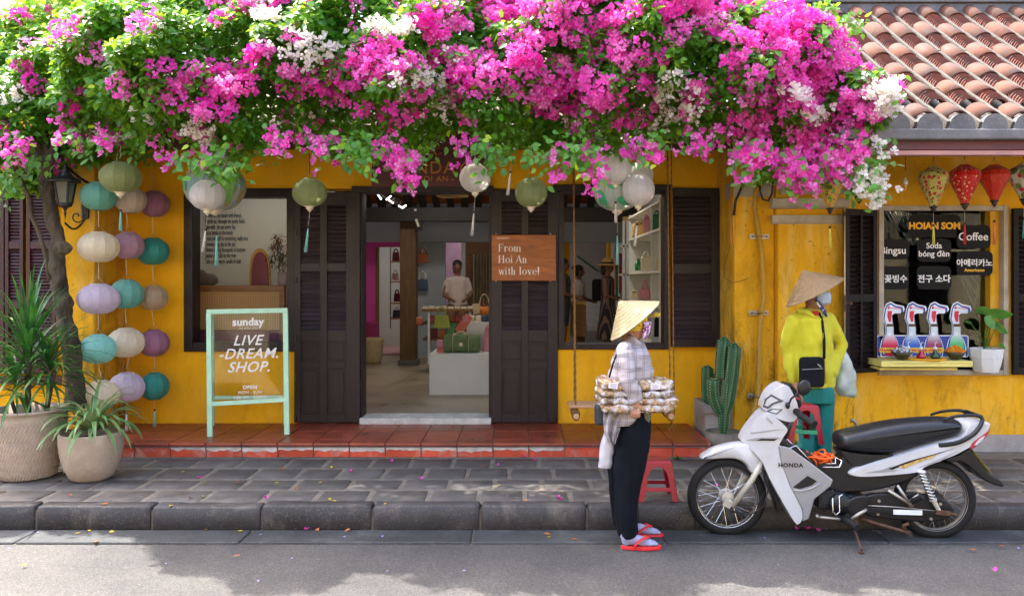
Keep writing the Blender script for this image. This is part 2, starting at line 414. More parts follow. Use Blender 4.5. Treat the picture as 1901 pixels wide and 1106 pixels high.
# ================================================================== shop building
shop=thing('shop_house','yellow plastered shop house with dark louvred doors and windows behind the flowers','shop',(0,0.3,0))
WT=0.25
def X0(px): return W(px,0,0).x
def Z0(py): return W(0,py,0).z
XL, XR=-3.78, 1.90
lw=(X0(347),X0(548));lwz=(Z0(652),Z0(350))
dw=(X0(548),X0(1036));dz=(Z0(784),Z0(350))
rw=(X0(1036),X0(1240));rwz=(Z0(648),Z0(350))
TOPZ=3.05
mb=MB()
mb.box(XL,lw[0],0,WT,0.1,TOPZ)
mb.box(lw[0],lw[1],0,WT,0.1,lwz[0]);mb.box(lw[0],lw[1],0,WT,lwz[1],TOPZ)
mb.box(dw[0],dw[1],0,WT,dz[1],TOPZ)
mb.box(rw[0],rw[1],0,WT,0.1,rwz[0]);mb.box(rw[0],rw[1],0,WT,rwz[1],TOPZ)
mb.box(rw[1],XR,0,WT,0.1,TOPZ)
mb.build('wall',M['wall'],shop)
# party walls that stand forward on both sides
mb=MB();mb.box(-4.07,XL,-0.56,10.0,0.1,3.0)
pl=mb.build('party_wall',M['wall_worn'],shop,bevel=0.012)
mb=MB();mb.box(XR,2.26,-0.58,10.0,0.1,3.0)
pr=mb.build('party_wall',M['wall_worn'],shop,bevel=0.012)
# concrete band with white remains of paint round the right pilaster
mb=MB();p0=W(1366,335,-0.6);p1=W(1436,365,-0.6);mb.box(XR-.006,p1.x,-0.592,-0.3,p1.z,p0.z)
mb.build('pilaster_band',M['white_trim'],shop,bevel=0.004)
# fascia, roof plane and gutter board above the front
mb=MB();mb.box(-4.2,1.96,-0.70,-0.64,2.80,2.98);mb.build('fascia',M['fascia'],shop,bevel=0.006)
mb=MB();mb.box(-4.2,1.96,-0.64,0.0,2.90,2.93);mb.build('soffit',M['wood_red'],shop)
mb=MB();mb.prism([(0,0)],0,0) if False else None
R_=MB();R_.add([(-4.2,-0.75,2.99),(2.0,-0.75,2.99),(2.0,3.3,4.95),(-4.2,3.3,4.95),(-4.2,-0.75,2.93),(2.0,-0.75,2.93),(2.0,3.3,4.88),(-4.2,3.3,4.88),
        (-4.2,10.2,3.1),(2.0,10.2,3.1),(2.0,10.2,3.03),(-4.2,10.2,3.03)],
       [(0,1,2,3),(4,7,6,5),(0,4,5,1),(0,3,7,4),(1,5,6,2),(3,2,9,8),(7,11,10,6),(8,9,10,11),(3,8,11,7),(2,6,10,9)])
M['rooftile']=tile_mat('roof_tile',srgb(96,66,54),srgb(104,84,74),0.6,0.8)
R_.build('roof',M['rooftile'],shop)
# lintels over the openings and the window frames
def frame(name,x0,x1,z0,z1,w,y0,y1,mat,parent,sill=True,bev=0.006):
    m_=MB();m_.box(x0,x0+w,y0,y1,z0,z1);m_.box(x1-w,x1,y0,y1,z0,z1)
    m_.box(x0+w,x1-w,y0+.002,y1-.002,z1-w,z1)
    if sill: m_.box(x0+w,x1-w,y0+.002,y1-.002,z0,z0+w)
    return m_.build(name,mat,parent,bevel=bev)
wl=thing('x','','') ;bpy.data.objects.remove(wl)
frame('window_frame',lw[0]-0.02,lw[1]+0.01,lwz[0],lwz[1],0.085,-0.03,0.16,M['wood'],shop)
frame('window_frame',rw[0]+0.003,rw[1]+0.015,rwz[0],rwz[1]+0.01,0.055,-0.03,0.16,M['wood'],shop)
frame('door_frame',X0(662),X0(918),dz[0]+0.02,dz[1]+0.015,0.055,0.0,0.2,M['wood'],shop,sill=False)
for a, b, t in ((656,916,347),(1026,1244,344)):
    mb=MB();mb.box(X0(a),X0(b),-0.075,-0.032,Z0(t+12),Z0(t));mb.build('lintel',M['wood'],shop,bevel=0.006)
def louvre_leaf(name,px,mid,parent,mat,smat,x0,x1,z0,z1,y,th,cols,bands,stile=0.05,panels=(),rot=None,pivot=None,pitch=0.043,handle=False):
    """a shutter leaf: frame, slats one by one, and raised panels in the lower part. bands: [(z0,z1)] of louvres."""
    root=bpy.data.objects.new(name,None);COL.objects.link(root);root.parent=parent
    piv=Vector(pivot) if pivot is not None else Vector(((x0+x1)/2,y,z0))
    root.location=piv - org(parent)
    if rot: root.rotation_euler=(0,0,0)
    m_=MB();n=len(cols)
    xs=[x0] + [v for c in cols for v in c] + [x1]
    for i in range(0,len(xs),2): m_.box(xs[i],xs[i+1],y,y+th,z0,z1)
    holes=sorted(list(bands)+list(panels));zs=[z0] + [v for b in holes for v in b] + [z1]
    for c in cols:
        for i in range(0,len(zs),2): m_.box(c[0],c[1],y+.002,y+th-.002,zs[i],zs[i+1])
    f=m_.build('frame',mat,root,bevel=0.004)
    # slats
    w=cols[0][1] - cols[0][0]
    sm=MB();sm.obox((0,0,0),(w,0.005,pitch*.92),Matrix.Rotation(math.radians(-38),3,'X'))
    smesh=sm.mesh('slat',smat)
    bk=MB()
    for c in cols:
        for (a,b) in bands:
            k=int(round((b-a)/pitch));st=(b-a) / k
            for i in range(k):
                link('slat',smesh,root,Vector(((c[0]+c[1])/2,y+th*0.5+random.uniform(-.0012,.0012),a+st*(i+.5)))-piv,(random.uniform(-.1,.1),random.uniform(-.004,.004),0))
            bk.box(c[0]-.004,c[1]+.004,y+th-.004,y+th+.001,a-.004,b+.004)
        for (a,b) in panels:
            q=MB();q.box(c[0]-.003,c[1]+.003,y+.016,y+th-.01,a-.003,b+.003);q.box(c[0]+.022,c[1]-.022,y+.006,y+.017,a+.022,b-.022)
            q.build('panel',mat,root,bevel=0.004)
    bk.build('backing',M['wood'],root)
    if rot: root.rotation_euler=(0,0,rot)
    return root
def zz(py,y=-0.05): return W(0,py,y).z
def xx(px,y=-0.05): return W(px,0,y).x
# door leaves
louvre_leaf('door_leaf',0,0,shop,M['wood'],M['wood_slat'],xx(546),xx(668),zz(784),zz(357),-0.05,0.045,
    [(xx(558),xx(594)),(xx(607),xx(642))],[(zz(488),zz(381)),(zz(612),zz(504))],panels=[(zz(671),zz(634)),(zz(768),zz(684))])
louvre_leaf('door_leaf',0,0,shop,M['wood'],M['wood_slat'],xx(912),xx(1035),zz(784),zz(353),-0.05,0.045,
    [(xx(932),xx(968)),(xx(981),xx(1017))],[(zz(488),zz(374)),(zz(612),zz(505))],panels=[(zz(671),zz(634)),(zz(768),zz(684))])
# open shutter of the right window
louvre_leaf('shutter',0,0,shop,M['wood'],M['wood_slat'],xx(1247,-.09),xx(1336,-.09),zz(644,-.09),zz(349,-.09),-0.09,0.04,
    [(xx(1251,-.09),xx(1321,-.09))],[(zz(489,-.09),zz(364,-.09)),(zz(629,-.09),zz(508,-.09))])
# hinge pins of the door
for (px,pys) in ((549,(430,520,628,702,776)),(1030,(430,628,776))):
    for py in pys:
        mb=MB();c=W(px,py,-0.06);mb.tube([c-Vector((0,0,.03)),c+Vector((0,0,.03))],0.009,8);mb.build('hinge',M['black'],shop,smooth=False)
# threshold
mb=MB();a=W(668,783,-0.03);b=W(912,771,0.2);mb.box(a.x,W(912,783,-.03).x,-0.06,0.24,PORZ-.01,PORZ+0.055);mb.build('threshold',M['threshold'],shop,bevel=0.008)

# ------------------------------------------------------------------ porch of terracotta tiles
PX0, PX1=-3.95, 1.60
mb=MB();mb.box(PX0,PX1-0.01,-0.885,0.0,0.12,PORZ-0.012)
porch=tag(mb.build('porch',M['grout']),'raised porch paved with red terracotta tiles along the shop front',kind='structure')
def pieces(name,parent,mat,sx,sy,sz,lst,bev=0.004):
    bm=bmesh.new();bmesh.ops.create_cube(bm,size=1)
    for v in bm.verts: v.co=Vector((v.co.x*sx,v.co.y*sy,v.co.z*sz))
    bmesh.ops.bevel(bm,geom=list(bm.edges),offset=bev,segments=1,affect='EDGES')
    me=bpy.data.meshes.new(name);bm.to_mesh(me);bm.free();me.materials.append(mat)
    for l in lst: link(name,me,parent,l,(random.uniform(-.003,.003),random.uniform(-.003,.003),random.uniform(-.003,.003)))
TP=0.303
xs=[PX1-TP*(i+.5)-0.01 for i in range(18)]
pieces('floor_tile',porch,M['terra'],TP-.007,0.40,0.02,[(x,-0.205+random.uniform(-.002,.002),PORZ-0.010+random.uniform(-.001,.001)) for x in xs])
pieces('floor_tile',porch,M['terra'],TP-.007,0.365,0.02,[(x,-0.595,PORZ-0.010+random.uniform(-.001,.001)) for x in xs])
# nosing tiles
nm=MB();nm.tube([(-(TP-.008)/2,0,0),((TP-.008)/2,0,0)],0.017,10);nm.box(-(TP-.008)/2,(TP-.008)/2,0.0,0.115,-.013,.0165)
nme=nm.mesh('nosing_tile',M['terra'])
for x in xs: link('nosing_tile',nme,porch,(x,-0.905,PORZ-0.016),(0,random.uniform(-.003,.003),0))
pieces('riser_tile',porch,M['riser'],TP-.009,0.02,0.088,[(x+0.004,-0.893,0.2+random.uniform(-.001,.001)) for x in xs],0.003)
# cement smears over the upper half of the risers
for i, x in enumerate(xs):
    if 3 < i < 15:
        q=MB();n=10;x0=x - TP / 2 + .006;pts=[]
        for k in range(n+1): pts.append((x0+(TP-.012)*k/n,0.212+0.020*noise.noise(Vector((i*3.1+k*.5,2,0)))-(0.008 if 7<i<13 else 0.0)*0+0.012*(i % 3-1)*.5))
        q.prism(pts+[(x0+TP-.012,0.247),(x0,0.247)],-0.9065,-0.902);q.build('cement_smear',M['limewash'],porch)
mb=MB();mb.box(PX0,PX1,-0.915,-0.88,0.243,0.250);mb.build('mortar_line',M['concrete_dark'],porch)
mb=MB();mb.box(PX1-0.012,PX1+0.012,-0.90,0.0,0.12,PORZ-0.004);mb.build('end_strip',M['riser'],porch)
mb=MB();mb.box(PX0,PX1+.02,-0.95,-0.9035,0.13,PZ+0.004);mb.build('mortar_footing',M['joint'],porch,bevel=.004)

# ================================================================== neighbour on the left with maroon shutters
nb=thing('neighbour_house','yellow house with maroon louvred shutters behind the tree at the left edge','house',(-6.0,0.3,0))
mb=MB();mb.box(-9.0,-4.07,0.04,0.3,0.1,3.6);mb.build('wall',M['wall'],nb)
for k, (a,b) in enumerate(((-60,8),(10,44),(50,104))):
    z0, z1=zz(694,0), zz(330 if k<2 else 332,0)
    x0, x1=xx(a,0), xx(b,0)
    cols=[(x0+.035,x1-.035)] if k else [(x0+.04,x0+.16),(x0+.2,x1-.035)]
    louvre_leaf('shutter',0,0,nb,M['wood_red'],M['wood_red'],x0,x1,z0,z1,-0.01,0.045,cols,[(z0+.07,z0+.62),(z0+.70,z0+1.2),(z0+1.27,z1-.07)],pitch=0.032)
mb=MB();mb.box(-9,-4.08,-0.05,0.04,zz(712,0),zz(698,0));mb.build('sill',M['wood_red'],nb,bevel=.005)
mb=MB();mb.add([(-9.5,-0.5,3.5),(-4.2,-0.5,3.5),(-4.2,3.5,5.2),(-9.5,3.5,5.2),(-9.5,-0.5,3.44),(-4.2,-0.5,3.44),(-4.2,3.5,5.14),(-9.5,3.5,5.14)],[(0,1,2,3),(4,7,6,5),(0,4,5,1),(0,3,7,4),(1,5,6,2),(2,6,7,3)]) if False else mb
# ================================================================== café building on the right
cafe=thing('cafe_house','yellow cafe building with window counter under a grey mortared tile roof','cafe',(4.0,0.3,0))
CY=-0.62
def xc(px,y=CY): return W(px,0,y).x
def zc(py,y=CY): return W(0,py,y).z
wx0, wx1, wz0, wz1=xc(1632), xc(1868), zc(694), zc(386)
mb=MB()
mb.box(2.26,wx0,CY,CY+.22,0.1,2.95);mb.box(wx1,7.5,CY,CY+.22,0.1,2.95)
mb.box(wx0,wx1,CY,CY+.22,0.1,wz0);mb.box(wx0,wx1,CY,CY+.22,wz1,2.95)
mb.box(7.3,7.5,CY+.22,5,0.1,2.95)
mb.build('wall',M['wall_cafe'],cafe)
mb=MB();mb.box(2.262,xc(1583),CY-.035,CY-.001,0.1,zc(415));mb.build('pilaster',M['wall_worn'],cafe,bevel=.01)
for (a,b,e,x1) in ((368,384,.07,1578),(399,413,.055,1566)):
    mb=MB();mb.box(xc(1434,CY-e),xc(x1,CY-e),CY-e,CY-.004,zc(b,CY-e),zc(a,CY-e));mb.box(xc(1434,CY-e),xc(x1,CY-e)-.01,CY-e+.01,CY-.004,zc(b,CY-e)-.012,zc(b,CY-e))
    mb.build('moulding',M['white_trim'],cafe,bevel=.005)
frame('relief_frame',xc(1446),xc(1600),zc(361),zc(298),0.045,CY-.03,CY-.001,M['white_trim'],cafe,bev=.01)
mb=MB();mb.box(xc(1600),7.4,CY-.03,CY-.001,0.1,zc(806));mb.build('plinth',M['concrete'],cafe,bevel=.008)
frame('window_frame',wx0-.01,wx1+.01,wz0-.01,wz1+.02,0.045,CY-.022,CY+.05,M['white_trim'],cafe,bev=.006)
# eave: fascia, gutter, tiles
EY, EZ=-1.95, W(0,246,-1.95).z
mb=MB();mb.box(2.27,8,EY-.04,EY+.05,EZ-.055,EZ+.02);mb.build('eave_gutter',M['concrete_dark'],cafe,bevel=.012)
mb=MB();mb.box(2.27,8,EY+.02,EY+.055,EZ-.12,EZ-.055);mb.build('fascia',M['fascia'],cafe,bevel=.004)
mb=MB();mb.box(2.27,8,EY+.03,EY+.10,EZ-.155,EZ-.122);mb.build('pink_batten',pmat('pink_wood',srgb(176,128,124),.6,var=.15),cafe,bevel=.004)
mb=MB();mb.add([(2.27,EY+.05,EZ-.10),(8,EY+.05,EZ-.10),(8,CY+.05,2.96),(2.27,CY+.05,2.96),(2.27,EY+.05,EZ-.06),(8,EY+.05,EZ-.06),(8,CY+.05,3.0),(2.27,CY+.05,3.0)],[(0,3,2,1),(4,5,6,7),(0,1,5,4),(1,2,6,5),(2,3,7,6),(3,0,4,7)]);mb.build('soffit',M['fascia'],cafe)
mb=MB();mb.box(xx(1622,-1.0),4.2,-1.0,-0.92,W(0,284,-1).z,W(0,274,-1).z);mb.build('light_casing',M['white'],cafe,bevel=.006)
mb=MB();mb.tube([(xx(1625,-1.0),-0.98,W(0,286,-1).z),(4.15,-0.98,W(0,286,-1).z)],0.014,8);mb.build('fluorescent_tube',M['white'],cafe)
# roof surface: concave slope, columns of mortared cover tiles and stacked thin tiles
NB=5
bands_s=[0.0,0.30,0.62,1.0,1.42,1.9,2.35]
def slope_z(s): return EZ + 0.03 + 0.60 * s + 0.035 * s * s
XS0=W(1724,224,EY).x
PIT=60.3 * S(EY)
cols_x=[XS0+PIT*i for i in range(-6,12)]
mb=MB();ns=16
vs=[]
for i in range(ns+1):
    s_=2.35 * i / ns;vs += [(2.3,EY+s_,slope_z(s_)-.01),(8,EY+s_,slope_z(s_)-.01)]
mb.add(vs,[(2*i,2*i+1,2*i+3,2*i+2) for i in range(ns)])
mb.build('roof',stone_mat('roof_mortar',srgb(96,88,82),srgb(120,112,104),.5,8,.9),cafe)
mb=MB();ry=EY + 2.35;rz=slope_z(2.35)
mb.box(2.3,8,ry-.05,ry+.22,rz-.3,rz+.10);mb.box(2.3,8,ry-.08,ry+.25,rz+.10,rz+.15);mb.build('ridge',M['concrete_dark'],cafe,bevel=.01)
# cover tile mesh (half pipe) along +y
def half_pipe(name,r,L,mat,taper=0.9,th=.012,n=8,ang=1.0):
    m_=MB();vs=[]
    for (yy,k) in ((0,1.0),(L,taper)):
        for rr in (r*k,r*k-th):
            for i in range(n+1):
                a=PI * (0.5-ang*0.5) + PI * ang * i / n;vs.append((math.cos(a)*rr,yy,math.sin(a)*rr))
    q=n + 1;fs=[]
    for i in range(n):
        fs += [(i,i+1,2*q+i+1,2*q+i),(q+i,3*q+i,3*q+i+1,q+i+1),(i,q+i,q+i+1,i+1),(2*q+i,2*q+i+1,3*q+i+1,3*q+i)]
    m_.add(vs,fs);return m_.mesh(name,mat,smooth=True)
M['cover']=tile_mat('cover_tile',srgb(92,56,42),srgb(62,55,50),0.9,0.9)
M['thin']=tile_mat('thin_tile',srgb(104,56,42),srgb(52,42,38),0.8,0.8)
M['mortar_side']=stone_mat('tile_mortar',srgb(84,80,74),srgb(110,102,94),.6,20,.9)
r0=PIT * 0.34
cov=half_pipe('cover_tile',r0,0.19,M['cover'],0.95)
thinv=[]
thin_mb=MB()
mort=MB()
bump_me=MB();n=10
pr_=[(-r0*1.25,-0.045)] + [(math.cos(PI-PI*i/n)*r0*1.15,math.sin(PI*i/n)*r0*1.1) for i in range(n+1)] + [(r0*1.25,-0.045)]
bump_me.prism(pr_,-0.05,0.10);bme=bump_me.mesh('eave_stop',M['concrete_dark'])
for ci, cx_ in enumerate(cols_x):
    if cx_ > 7: break
    if cx_ < 2.4: continue
    link('eave_stop',bme,cafe,Vector((cx_,EY+.03,EZ+.045))-org(cafe))
    for bi in range(6):
        s0, s1=bands_s[bi], bands_s[bi+1];L=s1 - s0
        # mortar curb both sides (one block per band)
        z0, z1=slope_z(s0), slope_z(s1);sl=math.atan2(z1-z0,L)
        Rm=Matrix.Rotation(sl,3,'X');LL=math.hypot(L,z1-z0)
        for sd in (-1,):
            mort.obox((cx_+sd*(r0+.014),EY+(s0+s1)/2,(z0+z1)/2+.022+random.uniform(-.004,.004)),(0.028,LL,0.05),Rm)
        # lifted smooth cover at the top of each band
        cl=0.46 if bi else 0.5
        ss=s0 + L * (1-cl) if bi else s0 + .05
        o=link('cover_tile',cov,cafe,Vector((cx_,EY+ss,slope_z(ss)+.048+random.uniform(-.006,.006)))-org(cafe),(sl+random.uniform(-.03,.02),0,random.uniform(-.02,.02)),(1+random.uniform(-.04,.05),L*cl/.19*1.12/math.cos(sl),.78))
        if bi:
            nt_=max(5,int(L*(1-cl)/0.027))
            for t in range(nt_):
                st=s0 + .01 + L * (1-cl) * t / nt_
                c=Vector((cx_+random.uniform(-.003,.003),EY+st,slope_z(st)+.038+random.uniform(-.003,.003)))
                vs=[];q=7
                for (dy,dz_,rr) in ((0,0,r0*.97),(0,-.016,r0*.93),(0.032,0.0,r0*.92),):
                    for i in range(q+1):
                        a=PI * i / q;vs.append((c.x+math.cos(a)*rr,c.y+dy,c.z+math.sin(a)*(rr)*.95+dz_))
                Q=q + 1
                thin_mb.add(vs,[(Q+i,Q+i+1,i+1,i) for i in range(q)]+[(i,i+1,2*Q+i+1,2*Q+i) for i in range(q)])
o=thin_mb.build('thin_tile',M['thin'],cafe,kind='stuff');o['label']='rows of thin stacked roof tiles between the cover tiles'
o=mort.build('mortar_curb',M['mortar_side'],cafe,kind='stuff')
# ------------------------------------------------------------------ second roof and gable behind
bk=thing('back_house','smaller tiled roof rising behind the cafe ridge with a grey curved verge','house',(4.0,2.6,0))
BY, BZ=1.55, W(0,58,1.55).z - .12
def bz(s): return BZ + 0.42 * s
mb=MB();mb.add([(0.5,BY,bz(0)),(6.2,BY,bz(0)),(5.0,BY+2.6,bz(2.6)),(0.5,BY+2.6,bz(2.6))],[(0,1,2,3)])
mb.build('roof',M['mortar_side'],bk)
mb=MB();mb.box(3.6,6.0,BY,BY+2.6,2.0,BZ-.02);mb.build('wall',M['concrete'],bk)
mort=MB();thin_mb=MB()
PB=24.2 * S(BY)
cv2=half_pipe('cover_tile',PB*.36,0.3,M['cover'],.95)
for ci in range(-12,18):
    cx_=W(1700,0,BY).x + PB * ci
    if cx_ > 5.85: continue
    for bi in range(4):
        s0=bi * .62;s1=s0 + .62
        if cx_ > 6.2 - 1.2 * (s1/2.6) - .12: continue
        mort.obox((cx_-PB*.42,BY+s0+.31,bz(s0+.31)+.03),(.03,.68,.09),Matrix.Rotation(math.atan(.42),3,'X'))
        link('cover_tile',cv2,bk,Vector((cx_,BY+s0+.33,bz(s0+.33)+.05))-org(bk),(math.atan(.42),0,random.uniform(-.02,.02)))
        for t in range(12):
            st=s0 + .33 * t / 12;c=Vector((cx_,BY+st,bz(st)+.03));vs=[];q=6;r_=PB * .34
            for (dy,dz_,rr) in ((0,0,r_),(0,-.02,r_*.93),(0.04,0.0,r_*.94)):
                for i in range(q+1):
                    a=PI * i / q;vs.append((c.x+math.cos(a)*rr,c.y+dy,c.z+math.sin(a)*rr+dz_))
            Q=q + 1
            thin_mb.add(vs,[(Q+i,Q+i+1,i+1,i) for i in range(q)]+[(i,i+1,2*Q+i+1,2*Q+i) for i in range(q)])
thin_mb.build('thin_tile',M['thin'],bk,kind='stuff');mort.build('mortar_curb',M['mortar_side'],bk,kind='stuff')
vp=[W(1905,66,1.5),W(1868,50,1.6),W(1820,40,2.2),W(1770,24,3.0),W(1730,6,3.8),W(1700,-14,4.6)]
mb=MB();mb.tube([v+Vector((0.02,0,0.0)) for v in vp],[(0.09,0.09)]*6,4);mb.build('verge',M['concrete'],bk)
mb=MB();mb.tube([v+Vector((-0.10,0,0.05)) for v in vp],[(0.035,0.05)]*6,4);mb.build('verge_trim',M['concrete_dark'],bk)
mb=MB();mb.box(0.5,W(1705,0,4.2).x,4.1,4.35,bz(2.6)-.2,W(0,2,4.2).z+.06);mb.build('ridge',M['concrete_dark'],bk,bevel=.02)
gb=thing('rear_gable_building','pale weathered concrete gable with slanting eave behind the tiled roofs','building',(8.5,8.0,0))
a=[W(1905,48,7),W(1870,44,7),W(1830,30,7),W(1760,-5,7),W(1740,-60,7),W(1990,-60,7),W(1990,48,7)]
mb=MB();mb.prism([(p.x,p.z) for p in a],7.0,11.0);mb.build('wall',pmat('pale_render',srgb(206,196,180),.9,var=.2,scale=1.5,coords='World',dirt=srgb(140,130,118),dirt_amt=.6,dscale=2.5),gb)
mb=MB();mb.tube([W(1846,36,6.9),W(1925,-6,6.9)],[(.08,.18)]*2,4);mb.build('eave_board',M['concrete'],gb)
mb=MB();mb.tube([W(1856,44,6.85),W(1930,6,6.85)],[(.05,.10)]*2,4);mb.build('eave_shadow_strip',pmat('eave_shadow_violet',srgb(74,60,88),.7),gb)  # dark violet strip standing in for the shadow under the eave
# ================================================================== the row of houses on the other side of the street (behind the viewer; seen in reflections)
M['opp']=plaster('opposite_plaster',srgb(242,222,176),srgb(240,230,205),srgb(150,120,80),.4,.4,.4,5.0)
for k, (a,b,hgt,lab) in enumerate(((-24,-8.5,4.6,'long cream house opposite the shop with dark shutters, far left end of the row'),(-8.3,3.6,5.0,'cream house directly opposite the flower covered shop'),(3.8,14,4.4,'low cream house opposite the cafe'),(14.2,26,5.2,'tall cream house opposite, right end of the row'))):
    h_=thing('opposite_house',lab,'house',((a+b)/2,-14.5,0),'houses across the street')
    q=MB();q.box(a,b,-17,-13.0,0,hgt);q.build('wall',M['opp'],h_)
    q=MB();q.add([(a-.1,-12.4,hgt-.15),(b+.1,-12.4,hgt-.15),(b+.1,-16,hgt+1.7),(a-.1,-16,hgt+1.7),(a-.1,-12.4,hgt-.25),(b+.1,-12.4,hgt-.25),(b+.1,-16,hgt+1.55),(a-.1,-16,hgt+1.55)],[(0,1,2,3),(4,7,6,5),(0,4,5,1),(0,3,7,4),(1,5,6,2)]);q.build('roof',M['rooftile'],h_)
    n_=int((b-a)/2.4)
    for i in range(n_):
        xw=a + (i+.5) * (b-a) / n_
        q=MB();q.box(xw-.5,xw+.5,-13.0,-12.95,.3 if i % 3 == 1 else 1.0,2.5);q.build('door' if i % 3 == 1 else 'shutter',M['wood_cafe'],h_)
q=MB();q.add([(-9.2,-.05,3.62),(-4.1,-.05,3.62),(-4.1,3.4,5.3),(-9.2,3.4,5.3),(-9.2,-.05,3.54),(-4.1,-.05,3.54),(-4.1,3.4,5.22),(-9.2,3.4,5.22)],[(0,1,2,3),(4,7,6,5),(0,4,5,1),(0,3,7,4),(1,5,6,2),(2,6,7,3)]);q.build('roof',M['rooftile'],nb)
q=MB();q.box(-9.2,-4.1,-.09,-.05,3.48,3.66);q.build('fascia',M['fascia'],nb)
# ================================================================== bougainvillea
def leafy_mat(name,base,yellow,rough=0.4,transl=0.4,spec=0.5):
    m=NT(name);at=m.n('ShaderNodeAttribute');at.attribute_name='tint'
    c=m.ramp(at.outputs['Fac'],[(0.0,dk(base,0.55)),(0.45,base),(0.85,dk(base,1.5)),(1.0,yellow)])
    m.l(c,m.b.inputs['Base Color']);m.b.inputs['Roughness'].default_value=rough;m.b.inputs['Specular IOR Level'].default_value=spec
    t=m.n('ShaderNodeBsdfTranslucent');x=m.n('ShaderNodeMixShader');x.inputs[0].default_value=transl
    cy_=m.mix(0.5,c,yellow,'MIX');m.l(cy_,t.inputs[0])
    m.l(m.b.outputs[0],x.inputs[1]);m.l(t.outputs[0],x.inputs[2]);m.l(x.outputs[0],m.out.inputs[0])
    return m.mat
M['leaf']=leafy_mat('bougainvillea_leaf',srgb(74,134,38),srgb(186,214,52),0.32,0.5)
def petal_mat(name,a,b,c_,transl=0.55):
    m=NT(name);at=m.n('ShaderNodeAttribute');at.attribute_name='tint'
    c=m.ramp(at.outputs['Fac'],[(0.0,a),(0.5,b),(1.0,c_)])
    m.l(c,m.b.inputs['Base Color']);m.b.inputs['Roughness'].default_value=0.6;m.b.inputs['Specular IOR Level'].default_value=0.2
    t=m.n('ShaderNodeBsdfTranslucent');x=m.n('ShaderNodeMixShader');x.inputs[0].default_value=transl;m.l(c,t.inputs[0])
    m.l(m.b.outputs[0],x.inputs[1]);m.l(t.outputs[0],x.inputs[2]);m.l(x.outputs[0],m.out.inputs[0])
    return m.mat
M['pink']=petal_mat('magenta_bract',srgb(228,34,168),srgb(244,98,200),srgb(250,172,224))
M['whitep']=petal_mat('white_bract',srgb(226,214,196),srgb(240,236,226),srgb(240,214,222))
def rand_rots(n,nrm,spread,rng=RNG):
    """rotation matrices whose local z is near nrm and whose local x is random or drooping"""
    z=nrm + rng.normal(0,spread,(n,3));z /= np.linalg.norm(z,axis=1,keepdims=True) + 1e-9
    a=rng.normal(0,1,(n,3));a[:,2] -= 0.8
    x=a - z * np.sum(a*z,1,keepdims=True);x /= np.linalg.norm(x,axis=1,keepdims=True) + 1e-9
    y=np.cross(z,x)
    return np.stack([x,y,z],axis=2)
def scatter(name,tv,tf,pos,rots,scale,tint,mat,parent,kind='stuff',label=None,smooth=False):
    tv=np.asarray(tv,np.float32);n=len(pos);k=len(tv)
    o=org(parent)
    V=np.einsum('nij,kj->nki',rots,tv) * np.asarray(scale)[:,None,None] + (np.asarray(pos)-np.array(o))[:,None,:]
    V=V.reshape(-1,3).astype(np.float32)
    ls=np.array([len(f) for f in tf]);flat=np.concatenate([np.array(f) for f in tf])
    loops=(flat[None,:]+(np.arange(n)*k)[:,None]).reshape(-1)
    tot=np.tile(ls,n);st=np.concatenate([[0],np.cumsum(tot)[:-1]])
    me=bpy.data.meshes.new(name);me.vertices.add(len(V));me.vertices.foreach_set('co',V.ravel())
    me.loops.add(len(loops));me.loops.foreach_set('vertex_index',loops.astype(np.int32))
    me.polygons.add(len(tot));me.polygons.foreach_set('loop_start',st.astype(np.int32));me.polygons.foreach_set('loop_total',tot.astype(np.int32))
    me.update(calc_edges=True)
    at=me.attributes.new('tint','FLOAT','POINT');at.data.foreach_set('value',np.repeat(np.asarray(tint,np.float32),k))
    me.materials.append(mat)
    if smooth: me.polygons.foreach_set('use_smooth',[True]*len(me.polygons))
    ob=link(name,me,parent)
    if kind: ob['kind']=kind
    if label: ob['label']=label
    return ob
LEAF_V=[(0,0,0),(0.28,0.30,0.05),(0.62,0.24,0.03),(1.0,0,-0.10),(0.62,-0.24,0.03),(0.28,-0.30,0.05),(0.32,0,-0.03),(0.66,0,-0.05)]
LEAF_F=[(0,6,1),(1,6,7,2),(2,7,3),(0,5,6),(5,4,7,6),(4,3,7)]
BR_V=[];BR_F=[]
for q in range(3):
    a=2 * PI * q / 3;ca, sa=math.cos(a), math.sin(a);b=len(BR_V)
    for (x,y,z) in ((0.02,0,0),(0.50,0.50,0.34),(0.98,0.0,0.62),(0.50,-0.50,0.34),(0.52,0,0.20)):
        BR_V.append((x*ca-y*sa,x*sa+y*ca,z))
    BR_F += [(b,b+4,b+1),(b+1,b+4,b+2),(b,b+3,b+4),(b+3,b+2,b+4)]
YB=-1.25
bot_px=[(-130,335),(0,322),(25,342),(40,322),(60,292),(100,260),(150,254),(185,256),(240,228),(300,238),(350,262),(400,271),(440,266),(470,222),(520,216),(560,234),(610,239),(650,246),(700,239),(740,254),(790,244),(850,234),(900,236),(950,239),(990,244),(1040,239),(1090,254),(1130,244),(1180,226),(1240,222),(1300,229),(1340,216),(1380,239),(1430,262),(1480,292),(1530,297),(1590,292),(1625,276),(1650,262),(1665,227)]
def ybp(p): return YB - 0.70 * min(1,max(0,(p-60)/300))
def yl(X): return YB - 0.70 * np.clip((X+3.9)/1.3,0,1)
BXZ=[(W(p,0,ybp(p)).x,W(0,q,ybp(p)).z) for p,q in bot_px]
bx=np.array([p[0] for p in BXZ]);bz_=np.array([p[1] for p in BXZ])
top_px=[(-130,-200),(1380,-200),(1440,-50),(1480,-10),(1530,30),(1570,75),(1590,110),(1620,150),(1650,190),(1665,225)]
tx=np.array([W(p[0],0,ybp(p[0])).x for p in top_px]);tz=np.array([W(0,p[1],ybp(p[0])).z for p in top_px])
